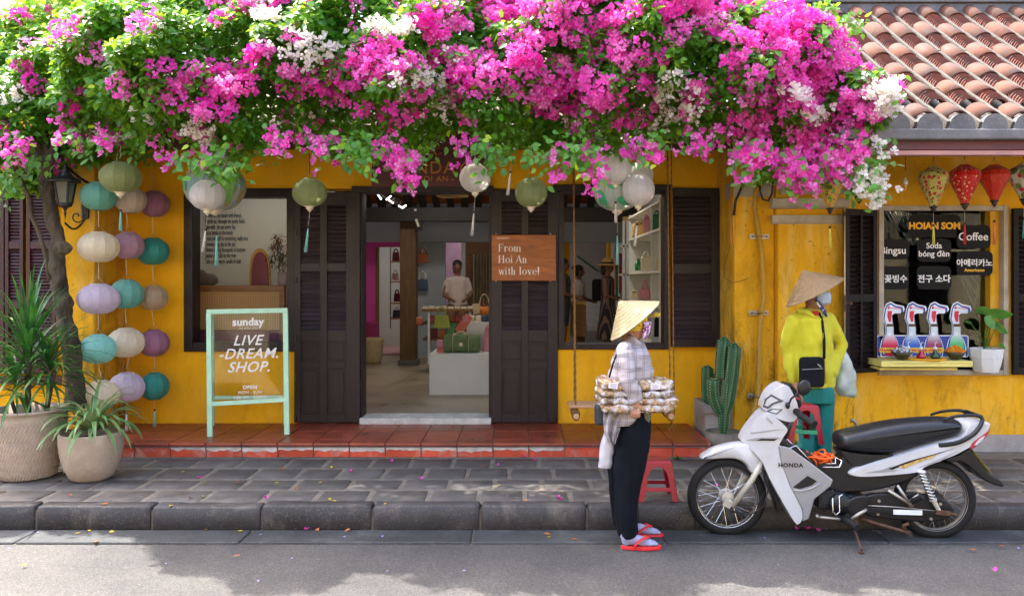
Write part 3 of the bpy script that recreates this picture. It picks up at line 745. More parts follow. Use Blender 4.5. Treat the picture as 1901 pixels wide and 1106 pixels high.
def surf(X,h,jit=0.0):
    """the plant's outer surface: h is height above its lower edge; the mass hangs over the eave and leans back onto the roof"""
    y=np.where(h<0.35,-1.15-0.55*(h/0.35),-1.70+np.maximum(h-0.35,0)*0.16+np.maximum(h-0.8,0)*0.8)
    n1=0.12 * np.sin(X*3.1+h*2.3) + 0.10 * np.sin(X*7.3-h*5.1+1.0) + 0.06 * np.sin(X*13.7+h*9.0)
    return y + n1 + 0.36 + (yl(X)-YB) - 0.1 * np.clip((X-1.0)/.8,0,1)
boug=thing('bougainvillea','huge flowering bougainvillea with pink and white blossom hanging over the shop roof','climbing plant',(-3.9,-0.95,PZ))
def sample(n,hmax=1.9):
    X=RNG.uniform(bx[0],bx[-1],n);z0=np.interp(X,bx,bz_) + RNG.normal(0,0.045,n) + 0.05 * np.sin(X*9.1) + .03 * np.sin(X*23.0)
    z1=np.minimum(np.interp(X,tx,tz)+RNG.normal(0,0.06,n),z0+hmax+.1)
    h=RNG.uniform(0,1,n) * np.maximum(z1-z0,0.02)
    return X, z0 + h, h
N=165000
X, Z, Hh=sample(N)
Y=surf(X,Hh) + np.abs(RNG.normal(0,0.16,N)) + RNG.uniform(0,.05,N) + ((RNG.uniform(0,1,N)<.3) & (Hh>.4)) * RNG.uniform(0,1.0,N)
keep=~((Hh>1.9) & (RNG.uniform(0,1,N)<.3))
# clumps: shift leaves towards clump centres for light and dark masses
cl=np.stack([np.sin(X*11+Z*7)*.05,np.sin(X*8-Z*13)*.07,np.sin(Z*17+X*3)*.04],1)
P=np.stack([X,Y,Z],1) + cl
tint=np.clip(RNG.normal(0.38,0.17,N)+(RNG.uniform(0,1,N)<.07)*.35+np.clip((Z-3.35)*.5,0,.42)+np.clip((-2.2-X)*.05,0,.1),0,1)  # tint climbs with height, painting the top leaves as sunlit
rt=rand_rots(N,np.array([0,-0.75,0.85]),0.5)
P, tint, rt=P[keep], tint[keep], rt[keep]
scatter('foliage',LEAF_V,LEAF_F,P,rt,RNG.uniform(0.042,0.078,len(P)),tint,M['leaf'],boug,label='dense green leaves, sunlit yellow put into the colour at the top')
# blossom clusters: denser at the middle and right
def clusters(n,pfun,rsc,per,mat,name,label,size=(0.022,0.034),tmean=.45):
    X, Z, Hh=sample(n*3,1.9)
    pr=pfun(X,Z,Hh);k=RNG.uniform(0,1,n*3) < pr;X, Z, Hh=X[k][:n], Z[k][:n], Hh[k][:n]
    ps, ts, nr=[], [], []
    for x, z, h in zip(X,Z,Hh):
        r=RNG.uniform(*rsc);m_=int(per*(r/rsc[1]) ** 2*RNG.uniform(.7,1.2)) + 3
        d=RNG.normal(0,1,(m_,3));d /= np.linalg.norm(d,axis=1,keepdims=True);d[:,1]=-np.abs(d[:,1])
        d *= (r*RNG.uniform(0.5,1,(m_,1)) ** .5)
        d[:,0] *= RNG.uniform(.8,1.5);d[:,2] *= RNG.uniform(.7,1.3)
        y=float(surf(np.array([x]),np.array([h]))[0])
        ps.append(d+np.array([x,y+.02,z]));ts.append(np.clip(RNG.normal(tmean+RNG.normal(0,.17),.13,m_),0,1));nr.append(d/r)
    ps=np.concatenate(ps);ts=np.concatenate(ts);nr=np.concatenate(nr)
    n_=len(ps);R3=rand_rots(n_,nr+np.array([0,-.5,.25]),.35)
    return scatter(name,BR_V,BR_F,ps,R3,RNG.uniform(*size,n_),ts,mat,boug,label=label), ps
def pinkp(X,Z,H):
    px=CX + X * F / (D+yl(X)-.1)
    p=np.interp(px,[-200,0,250,350,480,700,1000,1665],[.28,.31,.32,.44,.60,.64,.74,.86])
    band=0.62 + .5 * np.sin(X*2.7+Z*3.3) * np.sin(Z*4.1-X*1.9)
    p=p * np.clip(band,.18,1)
    lowcut=np.where((px<620) & (H<.25),.5,1.0);hi=np.interp(px,[0,700,900,1300],[2.9,3.5,3.75,4.3])
    p=np.where((px>600) & (px<1360) & (H<.13),0,p)
    return p * lowcut * np.where(Z>hi,.25,1)
o, PP=clusters(1350,pinkp,(.028,.088),30,M['pink'],'pink_blossom','clusters of magenta and pink bracts')
def whitep(X,Z,H):
    px=CX + X * F / (D+yl(X)-.1);py=HZ - (Z-CAMZ) * F / (D+yl(X)-.1);p=np.zeros_like(px)
    for (a,b,s,t) in ((335,228,34,25),(570,95,45,30),(800,160,48,34),(1240,165,40,24),(1270,200,36,16),(1480,185,38,18),(1620,185,32,20),(1635,205,26,22),(15,175,15,20),(250,205,30,14),(490,20,30,14),(735,60,50,18),(1520,210,30,16),(150,235,40,10),(540,190,12,8),(820,215,14,10),(1040,250,14,10)):
        p=np.maximum(p,np.exp(-((px-a)/s) ** 2-((py-b)/t) ** 2))
    return p ** 1.5
_s=RNG;
Xw, Zw, Hw=sample(30000,1.9);kw=RNG.uniform(0,1,30000) < whitep(Xw,Zw,Hw);Xw, Zw, Hw=Xw[kw], Zw[kw], Hw[kw]
sel=RNG.permutation(len(Xw))[:1500];Xw, Zw, Hw=Xw[sel], Zw[sel], Hw[sel]
Yw=surf(Xw,Hw) - RNG.uniform(0.03,.13,len(Xw))
scatter('white_blossom',BR_V,BR_F,np.stack([Xw,Yw,Zw],1),rand_rots(len(Xw),np.array([0,-1,.4]),.5),RNG.uniform(.026,.038,len(Xw)),np.clip(RNG.normal(.4,.22,len(Xw)),0,1),M['whitep'],boug,label='clusters of white bracts among the pink')
# hanging sprays: thin arching twigs with leaves and blossoms
spr_l, spr_p, spr_w, twigs=[], [], [], MB()
def spray(px0,py0,px1,py1,y0=-1.3,kind='pink',n=26,dens=1.0,wid=.045,y1=None):
    y1=y0 - .1 if y1 is None else y1
    y0 += ybp(px0) - YB;y1 += ybp(px0) - YB
    a=W(px0,py0,y0+.15);b=W(px1,py1,y1);mid=(a+b) / 2 + Vector(((b.x-a.x)*.25,-.10,.06))
    pts=[a*(1-t) ** 2+mid*2*t*(1-t)+b*t*t for t in [i/8 for i in range(9)]]
    twigs.tube(pts,[.004-.0003*i for i in range(9)],4)
    for i in range(int(n*dens)):
        t=random.random() ** .8;p=a * (1-t) ** 2 + mid * 2 * t * (1-t) + b * t * t + Vector([random.gauss(0,wid) for _ in range(3)])
        (spr_p if kind == 'pink' else spr_w if kind == 'white' else spr_l).append(tuple(p))
        if random.random() < .45: spr_l.append(tuple(p+Vector([random.gauss(0,.03) for _ in range(3)])))
for a in ((735,280,720,305,-1.3,'pink',30),(755,290,752,350,-1.3,'pink',46),(740,300,765,318,-1.3,'pink',24),(850,270,870,300,-1.2,'pink',14),
          (1090,280,1108,340,-1.3,'pink',34),(1050,280,1035,318,-1.3,'pink',14),(1160,280,1215,292,-1.3,'pink',40),(1280,262,1300,288,-1.2,'pink',26),(1320,250,1322,285,-1.2,'pink',12),
          (1370,280,1390,312,-1.35,'pink',60),(1410,270,1415,300,-1.35,'pink',40),(1450,300,1480,340,-1.35,'pink',90),(1460,310,1500,350,-1.35,'pink',60),(1500,290,1560,320,-1.3,'pink',90),(1540,270,1600,300,-1.3,'pink',70),(1560,300,1545,335,-1.3,'pink',40),
          (1590,300,1615,372,-1.35,'white',44),(1610,320,1632,375,-1.35,'white',40),(1600,260,1640,300,-1.35,'white',12),(1585,330,1595,350,-1.35,'white',14),(1640,170,1668,185,-1.4,'white',16),
          (150,262,112,268,-1.3,'pink',12),(40,270,30,292,-1.4,'pink',26),(8,280,5,296,-1.4,'pink',10),(190,260,200,275,-1.3,'pink',16),(560,262,600,290,-1.25,'pink',20),(500,262,520,280,-1.3,'pink',24),(360,300,395,310,-1.2,'pink',14),(305,290,312,312,-1.2,'pink',12),(625,270,600,300,-1.2,'pink',10),(1560,40,1592,52,-1.0,'leaf',16),(1540,60,1586,50,-1.1,'leaf',26),(1500,30,1545,15,-1.1,'leaf',26),(1620,290,1645,305,-1.35,'leaf',12)):
    spray(*a)
for a in ((640,270,668,300),(660,270,690,320),(665,265,650,300),(905,270,925,312),(890,270,905,300),(985,280,1000,312),(1050,270,1060,305),(1070,280,1085,312),(1200,260,1215,285),(400,290,430,330),(380,280,410,320),(350,290,355,322),(20,330,8,372),(35,330,25,362),(5,330,-12,375),(60,300,50,330),(130,250,150,282),(1580,300,1600,350),(1600,330,1590,352)):
    spray(*a,kind='leaf',n=30,wid=.055)
twigs.build('twigs',M['bark'],boug,kind='stuff')
A=np.array(spr_l);scatter('foliage',LEAF_V,LEAF_F,A,rand_rots(len(A),np.array([0,-1,.5]),.45),RNG.uniform(.045,.075,len(A)),np.clip(RNG.normal(.55,.2,len(A)),0,1),M['leaf'],boug)
A=np.array(spr_p);A=np.concatenate([A,A+RNG.normal(0,.018,A.shape)]);scatter('pink_blossom',BR_V,BR_F,A,rand_rots(len(A),np.array([0,-1,.1]),.5),RNG.uniform(.022,.033,len(A)),np.clip(RNG.normal(.55,.2,len(A)),0,1),M['pink'],boug)
A=np.array(spr_w);A=np.concatenate([A,A+RNG.normal(0,.015,A.shape)]);scatter('white_blossom',BR_V,BR_F,A,rand_rots(len(A),np.array([0,-1,.1]),.5),RNG.uniform(.024,.036,len(A)),np.clip(RNG.normal(.45,.2,len(A)),0,1),M['whitep'],boug)
# trunk with its thin companion stem, and limbs reaching up under the foliage
TY=-0.95
def wpts(l,y): return [W(a,b,y if len(c) == 0 else c[0]) for (a,b,*c) in l]
tr=MB();tp=wpts([(142,760),(138,700),(132,640),(118,590),(112,540),(104,490),(108,440),(96,400),(86,350),(84,300),(90,240)],TY)
tp2=[]
for i in range(len(tp)-1):
    for k in range(4): tp2.append(tp[i].lerp(tp[i+1],k/4))
tp2.append(tp[-1])
rad=[(.082-.034*i/len(tp2))*(1+.22*noise.noise(Vector((i*.45,1.7,0)))) for i in range(len(tp2))]
tr.tube(tp2,rad,14)
tr.tube(wpts([(88,300),(120,240,-1.1),(220,200,-1.2),(380,170,-1.1)],TY),[.045,.03,.02,.012],8)
tr.tube(wpts([(84,310),(50,250,-1.1),(-20,200,-1.2)],TY),[.055,.04,.025],8)
tr.ell(W(118,460,TY-.03),(.07,.06,.06),8,6);tr.ell(W(122,560,TY-.02),(.06,.06,.09),8,6)
t_=tr.build('trunk',M['bark'],boug);blend(t_,.012,2,(.016,14,9))
st=MB();st.tube(wpts([(92,520),(84,470),(72,430),(58,400),(56,370),(44,345),(30,318),(20,280,-1.1)],TY-.05),[.018]*8,8)
st.build('stem',M['bark'],boug,smooth=True)
hose=MB();hose.tube(wpts([(98,272,-1.0),(108,290,-.95),(125,312,-.8),(150,332,-.7),(168,342,-.6)],0),.012,8);tag(hose.build('cable',M['black'],None,smooth=True,at=W(98,272,-1)),'grey cable looping from the foliage above the wall lamp','cable')

# ================================================================== potted plants
def strip_leaf(mb,base,direc,L,w,droop,seg=7,fold=.25,m=0,twist=0):
    d=Vector(direc).normalized();p=Vector(base);side=d.cross(Vector((0,0,1)))
    if side.length < .05: side=Vector((1,0,0))
    side.normalize();vs=[];b=len(mb.v)
    for i in range(seg+1):
        t=i / seg;ww=w * (math.sin(PI*min(1,(t*.86+.12))) ** .8) if i < seg else .0008
        up=side.cross(d).normalized()
        s2=side + up * twist * t
        mb.v += [tuple(p-s2*ww+up*ww*fold),tuple(p),tuple(p+s2*ww+up*ww*fold)]
        p=p + d * (L/seg);d=(d+Vector((0,0,-droop/seg*(0.4+1.3*t)))).normalized()
    for i in range(seg):
        a=b + i * 3
        for q in (0,1): mb.f.append((a+q,a+q+1,a+q+4,a+q+3));mb.m.append(m if not isinstance(m,(tuple,list)) else m[q])
def green(name,c,c2,rough=.35,transl=.25,stripe=False):
    m=NT(name);p=m.pos('World');f=m.noise(p,9,3)
    cc=m.mix(m.ramp(f,[(.35,0.0),(.65,1.0)]),c,c2)
    m.l(cc,m.b.inputs['Base Color']);m.b.inputs['Roughness'].default_value=rough
    t=m.n('ShaderNodeBsdfTranslucent');m.l(cc,t.inputs[0]);x=m.n('ShaderNodeMixShader');x.inputs[0].default_value=transl
    m.l(m.b.outputs[0],x.inputs[1]);m.l(t.outputs[0],x.inputs[2]);m.l(x.outputs[0],m.out.inputs[0]);return m.mat
M['drac']=green('dracaena_leaf',srgb(34,82,38),srgb(76,130,48))
M['spid']=green('striped_leaf',srgb(92,134,78),srgb(120,160,88));M['spidw']=green('striped_leaf_edge',srgb(196,208,160),srgb(170,190,130))
def clay(name,c,wave=False):
    m=NT(name);p=m.pos('Object');f=m.noise(p,7,6,.65)
    cc=m.mix(m.ramp(f,[(.3,0.0),(.7,1.0)]),dk(c,.8),dk(c,1.12));s1=m.ramp(m.noise(p,4,8,.7),[(.52,0.0),(.7,.6)]);cc=m.mix(s1,cc,dk(c,.55))
    m.l(cc,m.b.inputs['Base Color']);m.b.inputs['Roughness'].default_value=.85;m.bump(m.noise(p,60,5,.6),.0015);return m.mat
M['clay']=clay('pale_clay',srgb(186,166,148));M['clay2']=clay('beige_clay',srgb(176,156,136));
# large chevron pot
PY1=-1.55;c1=W(52,893,PY1);c1.z=PZ;s1=S(PY1)
def zpot(py,y): return W(0,py,y).z - PZ
pot=thing('plant_pot','tall tapered clay pot with chevron bands holding the dracaena','plant pot',c1)
prof=[(0.001,0),(40*s1,0),(44*s1,.02)]
R0=44 * s1;R1=66 * s1;PH=123 * s1
for i in range(1,13):
    t=i / 12;prof.append((R0+(R1-R0)*(t ** .75),PH*t))
prof += [(R1+.008,PH),(R1+.008,PH+.018),(R1-.015,PH+.018),(R1-.03,PH-.06),(.001,PH-.06)]
mb=MB();mb.lathe(prof,c1,40);mb.build('body',M['clay'],pot,smooth=True)
ch=MB()
for bnd in range(6):
    zc0=PH * (.10+.145*bnd);nn=60
    for k in range(nn):
        a=2 * PI * k / nn
        for sg in (-1,1):
            zz0=zc0 + (sg*.018);rr=R0 + (R1-R0) * ((max(zz0,.001)/PH) ** .75) + .002
            a0, a1=a - .045, a + .045
            p=lambda aa, z_: Vector((c1.x+math.cos(aa)*rr,c1.y+math.sin(aa)*rr,PZ+z_))
            ch.tube([p(a0,zz0+.018*sg*1.0),p(a1,zz0-.016*sg)],.0042,4,caps=False)
ch.build('chevron_relief',M['clay'],pot,kind='stuff')
mb=MB();mb.lathe([(.001,PH-.05),(R1-.03,PH-.055)],c1,20);mb.build('soil',M['soil'],pot)
dr=thing('dracaena','bushy dracaena with long arching narrow leaves beside the tree trunk','potted plant',(c1.x,c1.y,PZ+PH-.05))
cane=MB();cane.tube([Vector((c1.x,c1.y,PZ+PH-.06)),Vector((c1.x,c1.y,PZ+PH+.2)),W(55,640,PY1)],.022,8);cane.tube([Vector((c1.x+.1,c1.y+.05,PZ+PH-.06)),W(100,690,PY1)],.018,8);cane.tube([Vector((c1.x-.08,c1.y,PZ+PH-.06)),W(20,740,PY1)],.014,8)
cane.build('cane',M['bark'],dr,smooth=True)
def leafset(center,n,L,elev,droop,w=.011,mat='drac',name='leaf',parent=dr,zs=.12):
    for i in range(n):
        a=2.399 * i + random.uniform(-.3,.3);t=i / n;e=elev[0] + (elev[1]-elev[0]) * t + random.uniform(-.12,.12)
        d=Vector((math.cos(a)*math.cos(e),math.sin(a)*math.cos(e),math.sin(e)))
        q=MB();strip_leaf(q,Vector(center)+Vector((0,0,-zs*(1-t)))+d*.012,d,L*random.uniform(.75,1.12),w*random.uniform(.8,1.2),droop*random.uniform(.7,1.3),8)
        q.build(name,M[mat],parent,smooth=True)
leafset(W(52,640,PY1),90,.62,(.0,1.45),1.25,.0125,zs=.28)
leafset(W(92,665,PY1+.03),64,.44,(-.2,1.2),1.5,.0125,zs=.18)
leafset(W(30,700,PY1),44,.42,(-.1,1.1),1.5,.0125,zs=.15)
# round pot with spider plant
PY2=-1.62;c2=W(170,893,PY2);c2.z=PZ;s2=S(PY2)
pot2=thing('plant_pot','round bowl shaped beige clay pot with the striped spider plant','plant pot',c2)
pts=[(0.001,0),(30*s2,0),(38*s2,.03),(47*s2,.11),(52*s2,.19),(54.5*s2,.27),(55*s2,84*s2),(53.5*s2,88*s2),(51*s2,88*s2),(50*s2,70*s2),(.001,70*s2)]
mb=MB();mb.lathe(pts,c2,36);mb.build('body',M['clay2'],pot2,smooth=True)
mb=MB();mb.lathe([(.001,74*s2),(50*s2,73*s2)],c2,20);mb.build('soil',M['soil'],pot2)
sp=thing('spider_plant','spider plant with arching cream edged leaves in the round pot','potted plant',(c2.x,c2.y,PZ+.28))
for i in range(64):
    a=2.399 * i;t=i / 64;e=.35 + .95 * t + random.uniform(-.1,.1)
    d=Vector((math.cos(a)*math.cos(e),math.sin(a)*math.cos(e),math.sin(e)))
    q=MB();b0=W(172,800,PY2) + Vector((0,0,-.0)) + d * .01
    for k in (0,1,2):
        pass
    L=random.uniform(.3,.48);w=.0125;dp=random.uniform(1.9,3.2)
    strip_leaf(q,b0,d,L,w,dp,8,.3,0);strip_leaf(q,b0+Vector((0,0,-.0015)),d,L*.985,w*1.28,dp,8,.3,1)
    q.build('leaf',[M['spid'],M['spidw']],sp,smooth=True)
# cactus, round concrete pot and rectangular planter
PY3=-0.70
c3=W(1343,838,PY3);c3.z=PZ;s3=S(PY3)
cp=thing('plant_pot','weathered round concrete pot at the foot of the tall cactus','plant pot',c3)
rp=34 * s3;hp=W(0,800,PY3).z - PZ
mb=MB();mb.lathe([(.001,0),(rp*.9,0),(rp*.95,.03),(rp,hp),(rp-.018,hp+.004),(rp-.025,hp-.03),(.001,hp-.03)],c3,32);mb.build('body',stone_mat('pot_concrete',srgb(138,126,112),srgb(96,86,76),.7,9,.9),cp,smooth=True)
mb=MB();mb.lathe([(.001,hp-.02),(rp-.02,hp-.024)],c3,20);mb.build('soil',pmat('sandy_soil',srgb(150,130,104),.95,var=.3,scale=40,bump=.004),cp)
plr=thing('concrete_planter','grey rectangular concrete planter against the yellow corner behind the cactus pot','planter',W(1310,830,-.35))
a=W(1283,0,-.5);mb=MB();x0, x1=1.665, 1.665 + .34;zt=W(0,752,-.5).z
mb.box(x0,x1,-.52,-.485,PZ,zt);mb.box(x0,x1,-.07,-.035,PZ,zt);mb.box(x0,x0+.035,-.485,-.07,PZ,zt);mb.box(x1-.11,x1-.075,-.485,-.07,PZ,zt)
mb.build('body',M['concrete'],plr,bevel=.006)
mb=MB();mb.box(x0+.03,x1-.08,-.49,-.06,PZ+.1,zt-.05);mb.build('soil',M['soil'],plr)
def ribbed(mb,pts,rads,ribs=6,n=48,tip=True):
    pts=[Vector(p) for p in pts];fr=frames(pts);b=len(mb.v);L=len(pts)
    for i, p in enumerate(pts):
        u, w_=fr[i]
        for k in range(n):
            a=2 * PI * k / n;rr=rads[i] * (0.70+0.30*abs(math.cos(a*ribs/2)) ** .8)
            mb.v.append(tuple(p+u*math.cos(a)*rr+w_*math.sin(a)*rr))
    for i in range(L-1):
        for k in range(n):
            k2=(k+1) % n;mb.f.append((b+i*n+k,b+i*n+k2,b+(i+1)*n+k2,b+(i+1)*n+k));mb.m.append(0)
    mb.f.append(tuple(b+(L-1)*n+k for k in range(n)));mb.m.append(0)
M['cactus']=pmat('cactus_green',srgb(34,88,52),.45,var=.25,scale=14,bump=.001,dirt=srgb(70,84,48),dirt_amt=.4,dscale=8)
M['spine']=pmat('cactus_spine',srgb(186,172,130),.8)
def cactus_stem(par,base,top,r,bend=(0,0,0),ribs=6,name='stem'):
    n=12;A, B=Vector(base), Vector(top);pts, rd=[], []
    for i in range(n+1):
        t=i / n;pts.append(A.lerp(B,t)+Vector(bend)*math.sin(PI*t))
        rd.append(r*(min(1,.62+t*2.2))*(math.sqrt(max(0,1-((t-.9)/.1) ** 2)) if t>.9 else 1)+.0005)
    q=MB();ribbed(q,pts,rd,ribs);q.build(name,M['cactus'],par,smooth=True)
    fr=frames(pts);sp_=MB()
    for k in range(ribs):
        a=2 * PI * k / ribs
        m_=int((B-A).length/.022)
        for j in range(m_):
            t=(j+.5) / m_;i=min(n-1,int(t*n));f_=t * n - i
            u, w_=fr[i];o_=(u*math.cos(a)+w_*math.sin(a));rr=rd[i] * (1-f_) + rd[i+1] * f_
            p=pts[i].lerp(pts[i+1],f_) + o_ * rr
            sp_.obox(p,(.006,.006,.007));
            if j % 2 == 0: sp_.tube([p,p+o_*.014+Vector((0,0,.005))],.0009,3,caps=False)
    s=sp_.build('spines',M['spine'],par,kind='stuff')
cac=thing('cactus','tall ribbed columnar cactus with several dark green stems in the round pot','cactus',(c3.x,c3.y,PZ+hp-.02))
cactus_stem(cac,c3+Vector((0,0,hp-.03)),W(1350,700,PY3),.047,(-.01,0,0))
cactus_stem(cac,W(1345,770,PY3),W(1364,634,PY3),.062,(.012,0,0))
cactus_stem(cac,W(1348,770,PY3+.06),W(1346,622,PY3+.06),.060,(-.035,0,0))
cactus_stem(cac,W(1338,772,PY3),W(1325,700,PY3-.03),.045,(-.03,0,0))
cac2=thing('cactus','shorter cactus growing out of the rectangular concrete planter','cactus',W(1313,760,-.3))
cactus_stem(cac2,W(1316,765,-.3),W(1314,676,-.3),.055,(-.01,0,0));cactus_stem(cac2,W(1325,765,-.25),W(1328,690,-.25),.045)
wr=MB()
tm=MB();tm.tube([W(1345,703,PY3-.07),W(1333,703,PY3-.1)],.007,6);tm.build('cut_stub',M['rust'],cac)
tm=MB();tm.tube([W(1336,775,PY3-.05),W(1322,767,PY3-.08),W(1308,768,PY3-.1),W(1302,776,PY3-.1)],[.004,.007,.008,.004],6);tm.build('dry_leaf',M['twine'],cac,smooth=True)
# ================================================================== silk lanterns
def silk(name,c,rough=.55,transl=.45,paint=None):
    m=NT(name);p=m.pos('Object')
    f=m.noise(m.pos('Object',(1,1,.25)),60,3)
    cc=m.mix(m.ramp(f,[(.3,0.0),(.7,1.0)]),dk(c,.9),dk(c,1.06))
    if paint:
        cc=paint(m,p,cc)
    m.l(cc,m.b.inputs['Base Color']);m.b.inputs['Roughness'].default_value=rough;m.b.inputs['Sheen Weight'].default_value=.25
    m.bump(m.noise(p,260,2),.0004,.4)
    t=m.n('ShaderNodeBsdfTranslucent');m.l(cc,t.inputs[0]);x=m.n('ShaderNodeMixShader');x.inputs[0].default_value=transl
    m.l(m.b.outputs[0],x.inputs[1]);m.l(t.outputs[0],x.inputs[2]);m.l(x.outputs[0],m.out.inputs[0]);return m.mat
SILK={'teal':srgb(130,200,184),'dteal':srgb(64,166,154),'aqua':srgb(158,220,210),'cream':srgb(240,228,204),'lilac':srgb(222,206,222),'mauve':srgb(202,162,184),'plum':srgb(184,128,158),'beige':srgb(206,182,152),'olive':srgb(156,166,108),'white':srgb(226,220,218),'blush':srgb(226,208,194)}
SM={k:silk('silk_'+k,v) for k,v in SILK.items()}
M['finial']=pmat('cream_wood',srgb(218,206,180),.6,var=.08)
M['finial_dark']=pmat('dark_finial',srgb(36,24,20),.5)
M['bead']=pmat('dark_bead',srgb(64,36,26),.35)
def tassel_mat(c): return pmat('tassel_thread',c,.8,var=.25,scale=40,stretch=(1,1,.1))
TM={'white':tassel_mat(srgb(206,200,196)),'aqua':tassel_mat(srgb(128,196,186)),'yellow':tassel_mat(srgb(222,212,90)),'red':tassel_mat(srgb(206,48,48)),'coral':tassel_mat(srgb(228,116,84)),'green':tassel_mat(srgb(60,176,140))}
def add_tassel(root,c,L,col,bead_z=.02,tilt=0.0,r=.008,skew=0.0):
    """c: point under the finial, L: total length; hangs straight down with a slight swing"""
    n=Vector((math.sin(tilt),0,-math.cos(tilt)))
    q=MB();q.tube([c,c+n*L*.38],.0015,4);q.build('cord',M['string'],root)
    b=c + n * L * .38;q=MB();q.ell(b,(.011,.011,.011),10,8);q.build('bead',M['bead'],root,smooth=True)
    q=MB()
    a=b + n * .012;e=c + n * L
    for i in range(9):
        an=2 * PI * i / 9;o_=Vector((math.cos(an),math.sin(an),0))
        q.tube([a+o_*r*.35,a.lerp(e,.3)+o_*r*.62,e+o_*r*(1.15+.3*(i % 2))+Vector((0,0,random.uniform(0,.006)))],[.0028,.0036,.0028],5)
    q.build('tassel',TM[col],root,smooth=True)
def lantern(px,py,wpx,hpx,y,col,label,cord_to=None,tas=None,fin=True,ribs=12,mat=None,shape='round',loc_hint=None,cordmat='string',group=None,rotz=0.0,finm='finial',hoop=True,tilt=0.0):
    s=S(y);R=wpx * s / 2;Hh=hpx * s;c=W(px,py,y);top=c + Vector((0,0,Hh/2));bot=c - Vector((0,0,Hh/2))
    root=thing('silk_lantern',label,'lantern',top,group)
    prof=[];n=14
    if shape == 'round':
        for i in range(n+1):
            t=i / n;a=PI * (.11+.78*t);prof.append((R*math.sin(a) ** .92,-Hh/2*math.cos(a)/math.cos(PI*.11)))
    else:
        ctl=[(0,.22),(.06,.24),(.3,.52),(.55,.82),(.72,1.0),(.86,.93),(.94,.62),(.955,.36),(1.0,.34)]
        for i in range(19):
            t=i / 18
            for k in range(len(ctl)-1):
                if ctl[k][0] <= t <= ctl[k+1][0]:
                    u=(t-ctl[k][0]) / (ctl[k+1][0]-ctl[k][0]);prof.append((R*(ctl[k][1]+(ctl[k+1][1]-ctl[k][1])*(u*u*(3-2*u)*.4+u*.6)),-Hh/2+Hh*t));break
    q=MB();RR=Matrix.Rotation(rotz,3,'Z')
    q.lathe(prof,c,ribs*5,RR,scal=.035,ribs=ribs);q.f=[f for f in q.f if len(f) == 4];q.m=[0] * len(q.f)
    autosmooth(q.build('shade',mat or SM[col],root),14)
    q=MB()
    for k in range(ribs):
        a=2 * PI * k / ribs + rotz
        q.tube([c+Vector((math.cos(a)*(r+.0006),math.sin(a)*(r+.0006),z)) for r,z in prof[::2]],.0017,4)
    q.build('rib_frame',mat or SM[col],root,kind='stuff')
    q=MB();rt=prof[-1][0];q.tube([top+Vector((math.cos(2*PI*k/16)*rt,math.sin(2*PI*k/16)*rt,.003)) for k in range(16)],.005,5,closed=True);q.build('top_ring',mat or SM[col],root,smooth=True)
    if hoop:
        q=MB();q.tube([top+Vector((-rt,0,0)),top+Vector((-rt*.4,0,.035)),top+Vector((0,0,.055)),top+Vector((rt*.4,0,.035)),top+Vector((rt,0,0))],.0016,4);q.build('hoop',M['steel'],root)
    if cord_to is not None:
        e=W(*cord_to) if len(cord_to) == 3 else W(cord_to[0],cord_to[1],y);a=top + Vector((0,0,.05));pts=[a.lerp(e,k/6)+Vector((math.sin(k*2.2+px)*.003,0,0)) for k in range(7)]
        q=MB();q.tube(pts,.0028 if cordmat == 'string' else .0035,5);q.build('cord',M[cordmat],root)
    if fin:
        q=MB();f=R * .36 if shape == 'round' else R * .3
        q.lathe([(f*.86,.010),(f*.92,-.002),(f*.6,-.008),(f*.55,-.014),(f*.64,-.02),(f*.4,-.030),(f*.14,-.045),(.001,-.05)],bot,14);q.build('finial',M[finm],root,smooth=True)
    if tas: add_tassel(root,bot-Vector((0,0,.045 if fin else 0)),tas[1]*s,tas[0],tilt=tilt)
    return root
G1='silk lanterns strung one under another left of the window'
YA, YB2, YC=-0.80, -0.52, -0.28
lst=[
 (183,365,64,50,YA,'teal','soft teal lantern at the top of the nearest hanging string',(184,300)),
 (183,459,73,54,YA,'cream','large cream lantern second from the top of the nearest hanging string',(183,390)),
 (183,555,73,54,YA,'lilac','pale lilac lantern in the middle of the nearest string, partly sunlit',(183,486)),
 (182,648,65,51,YA,'aqua','pale aqua lantern fourth down the nearest string, beside the dracaena leaves',(183,582)),
 (187,732,66,48,YA,'cream','cream lantern at the bottom of the nearest string above the spider plant',(182,674)),
 (243,372,56,46,YB2,'blush','blush cream lantern half behind the big olive lantern',(232,310)),
 (238,456,55,48,YB2,'mauve','dusty mauve lantern second from the top of the middle string',(234,395)),
 (235,546,60,52,YB2,'teal','bright teal lantern halfway down the middle string',(233,480)),
 (234,636,65,52,YB2,'cream','ivory lantern with angled cord fourth down the middle string',(232,572)),
 (235,719,64,52,YB2,'lilac','lilac pink lantern with white tassel at the end of the middle string',(240,662)),
 (287,379,52,46,YC,'plum','plum lantern at the top of the string nearest the window',(281,320)),
 (284,467,58,48,YC,'dteal','deep teal lantern second down the string nearest the window',(282,402)),
 (285,553,50,44,YC,'beige','small beige lantern in the middle of the string nearest the window',(282,490)),
 (286,637,55,47,YC,'plum','plum lantern fourth down the string nearest the window',(281,574)),
 (287,717,52,48,YC,'dteal','deep teal lantern with pale tassel ending the string nearest the window',(287,661))]
for i, (px,py,w_,h_,y,c_,lab,ct) in enumerate(lst):
    tas=('white',55) if i == 9 else ('aqua',52) if i == 14 else None
    lantern(px,py,w_,h_,y,c_,lab,ct,tas=tas,fin=False,ribs=12,rotz=.26*i,group=G1)
G2='lanterns hanging along the shop eave'
lantern(224,330,74,54,-1.05,'olive','big olive green lantern with aqua tassel over the hanging strings',(224,270),('aqua',62),rotz=.13,group=G2)
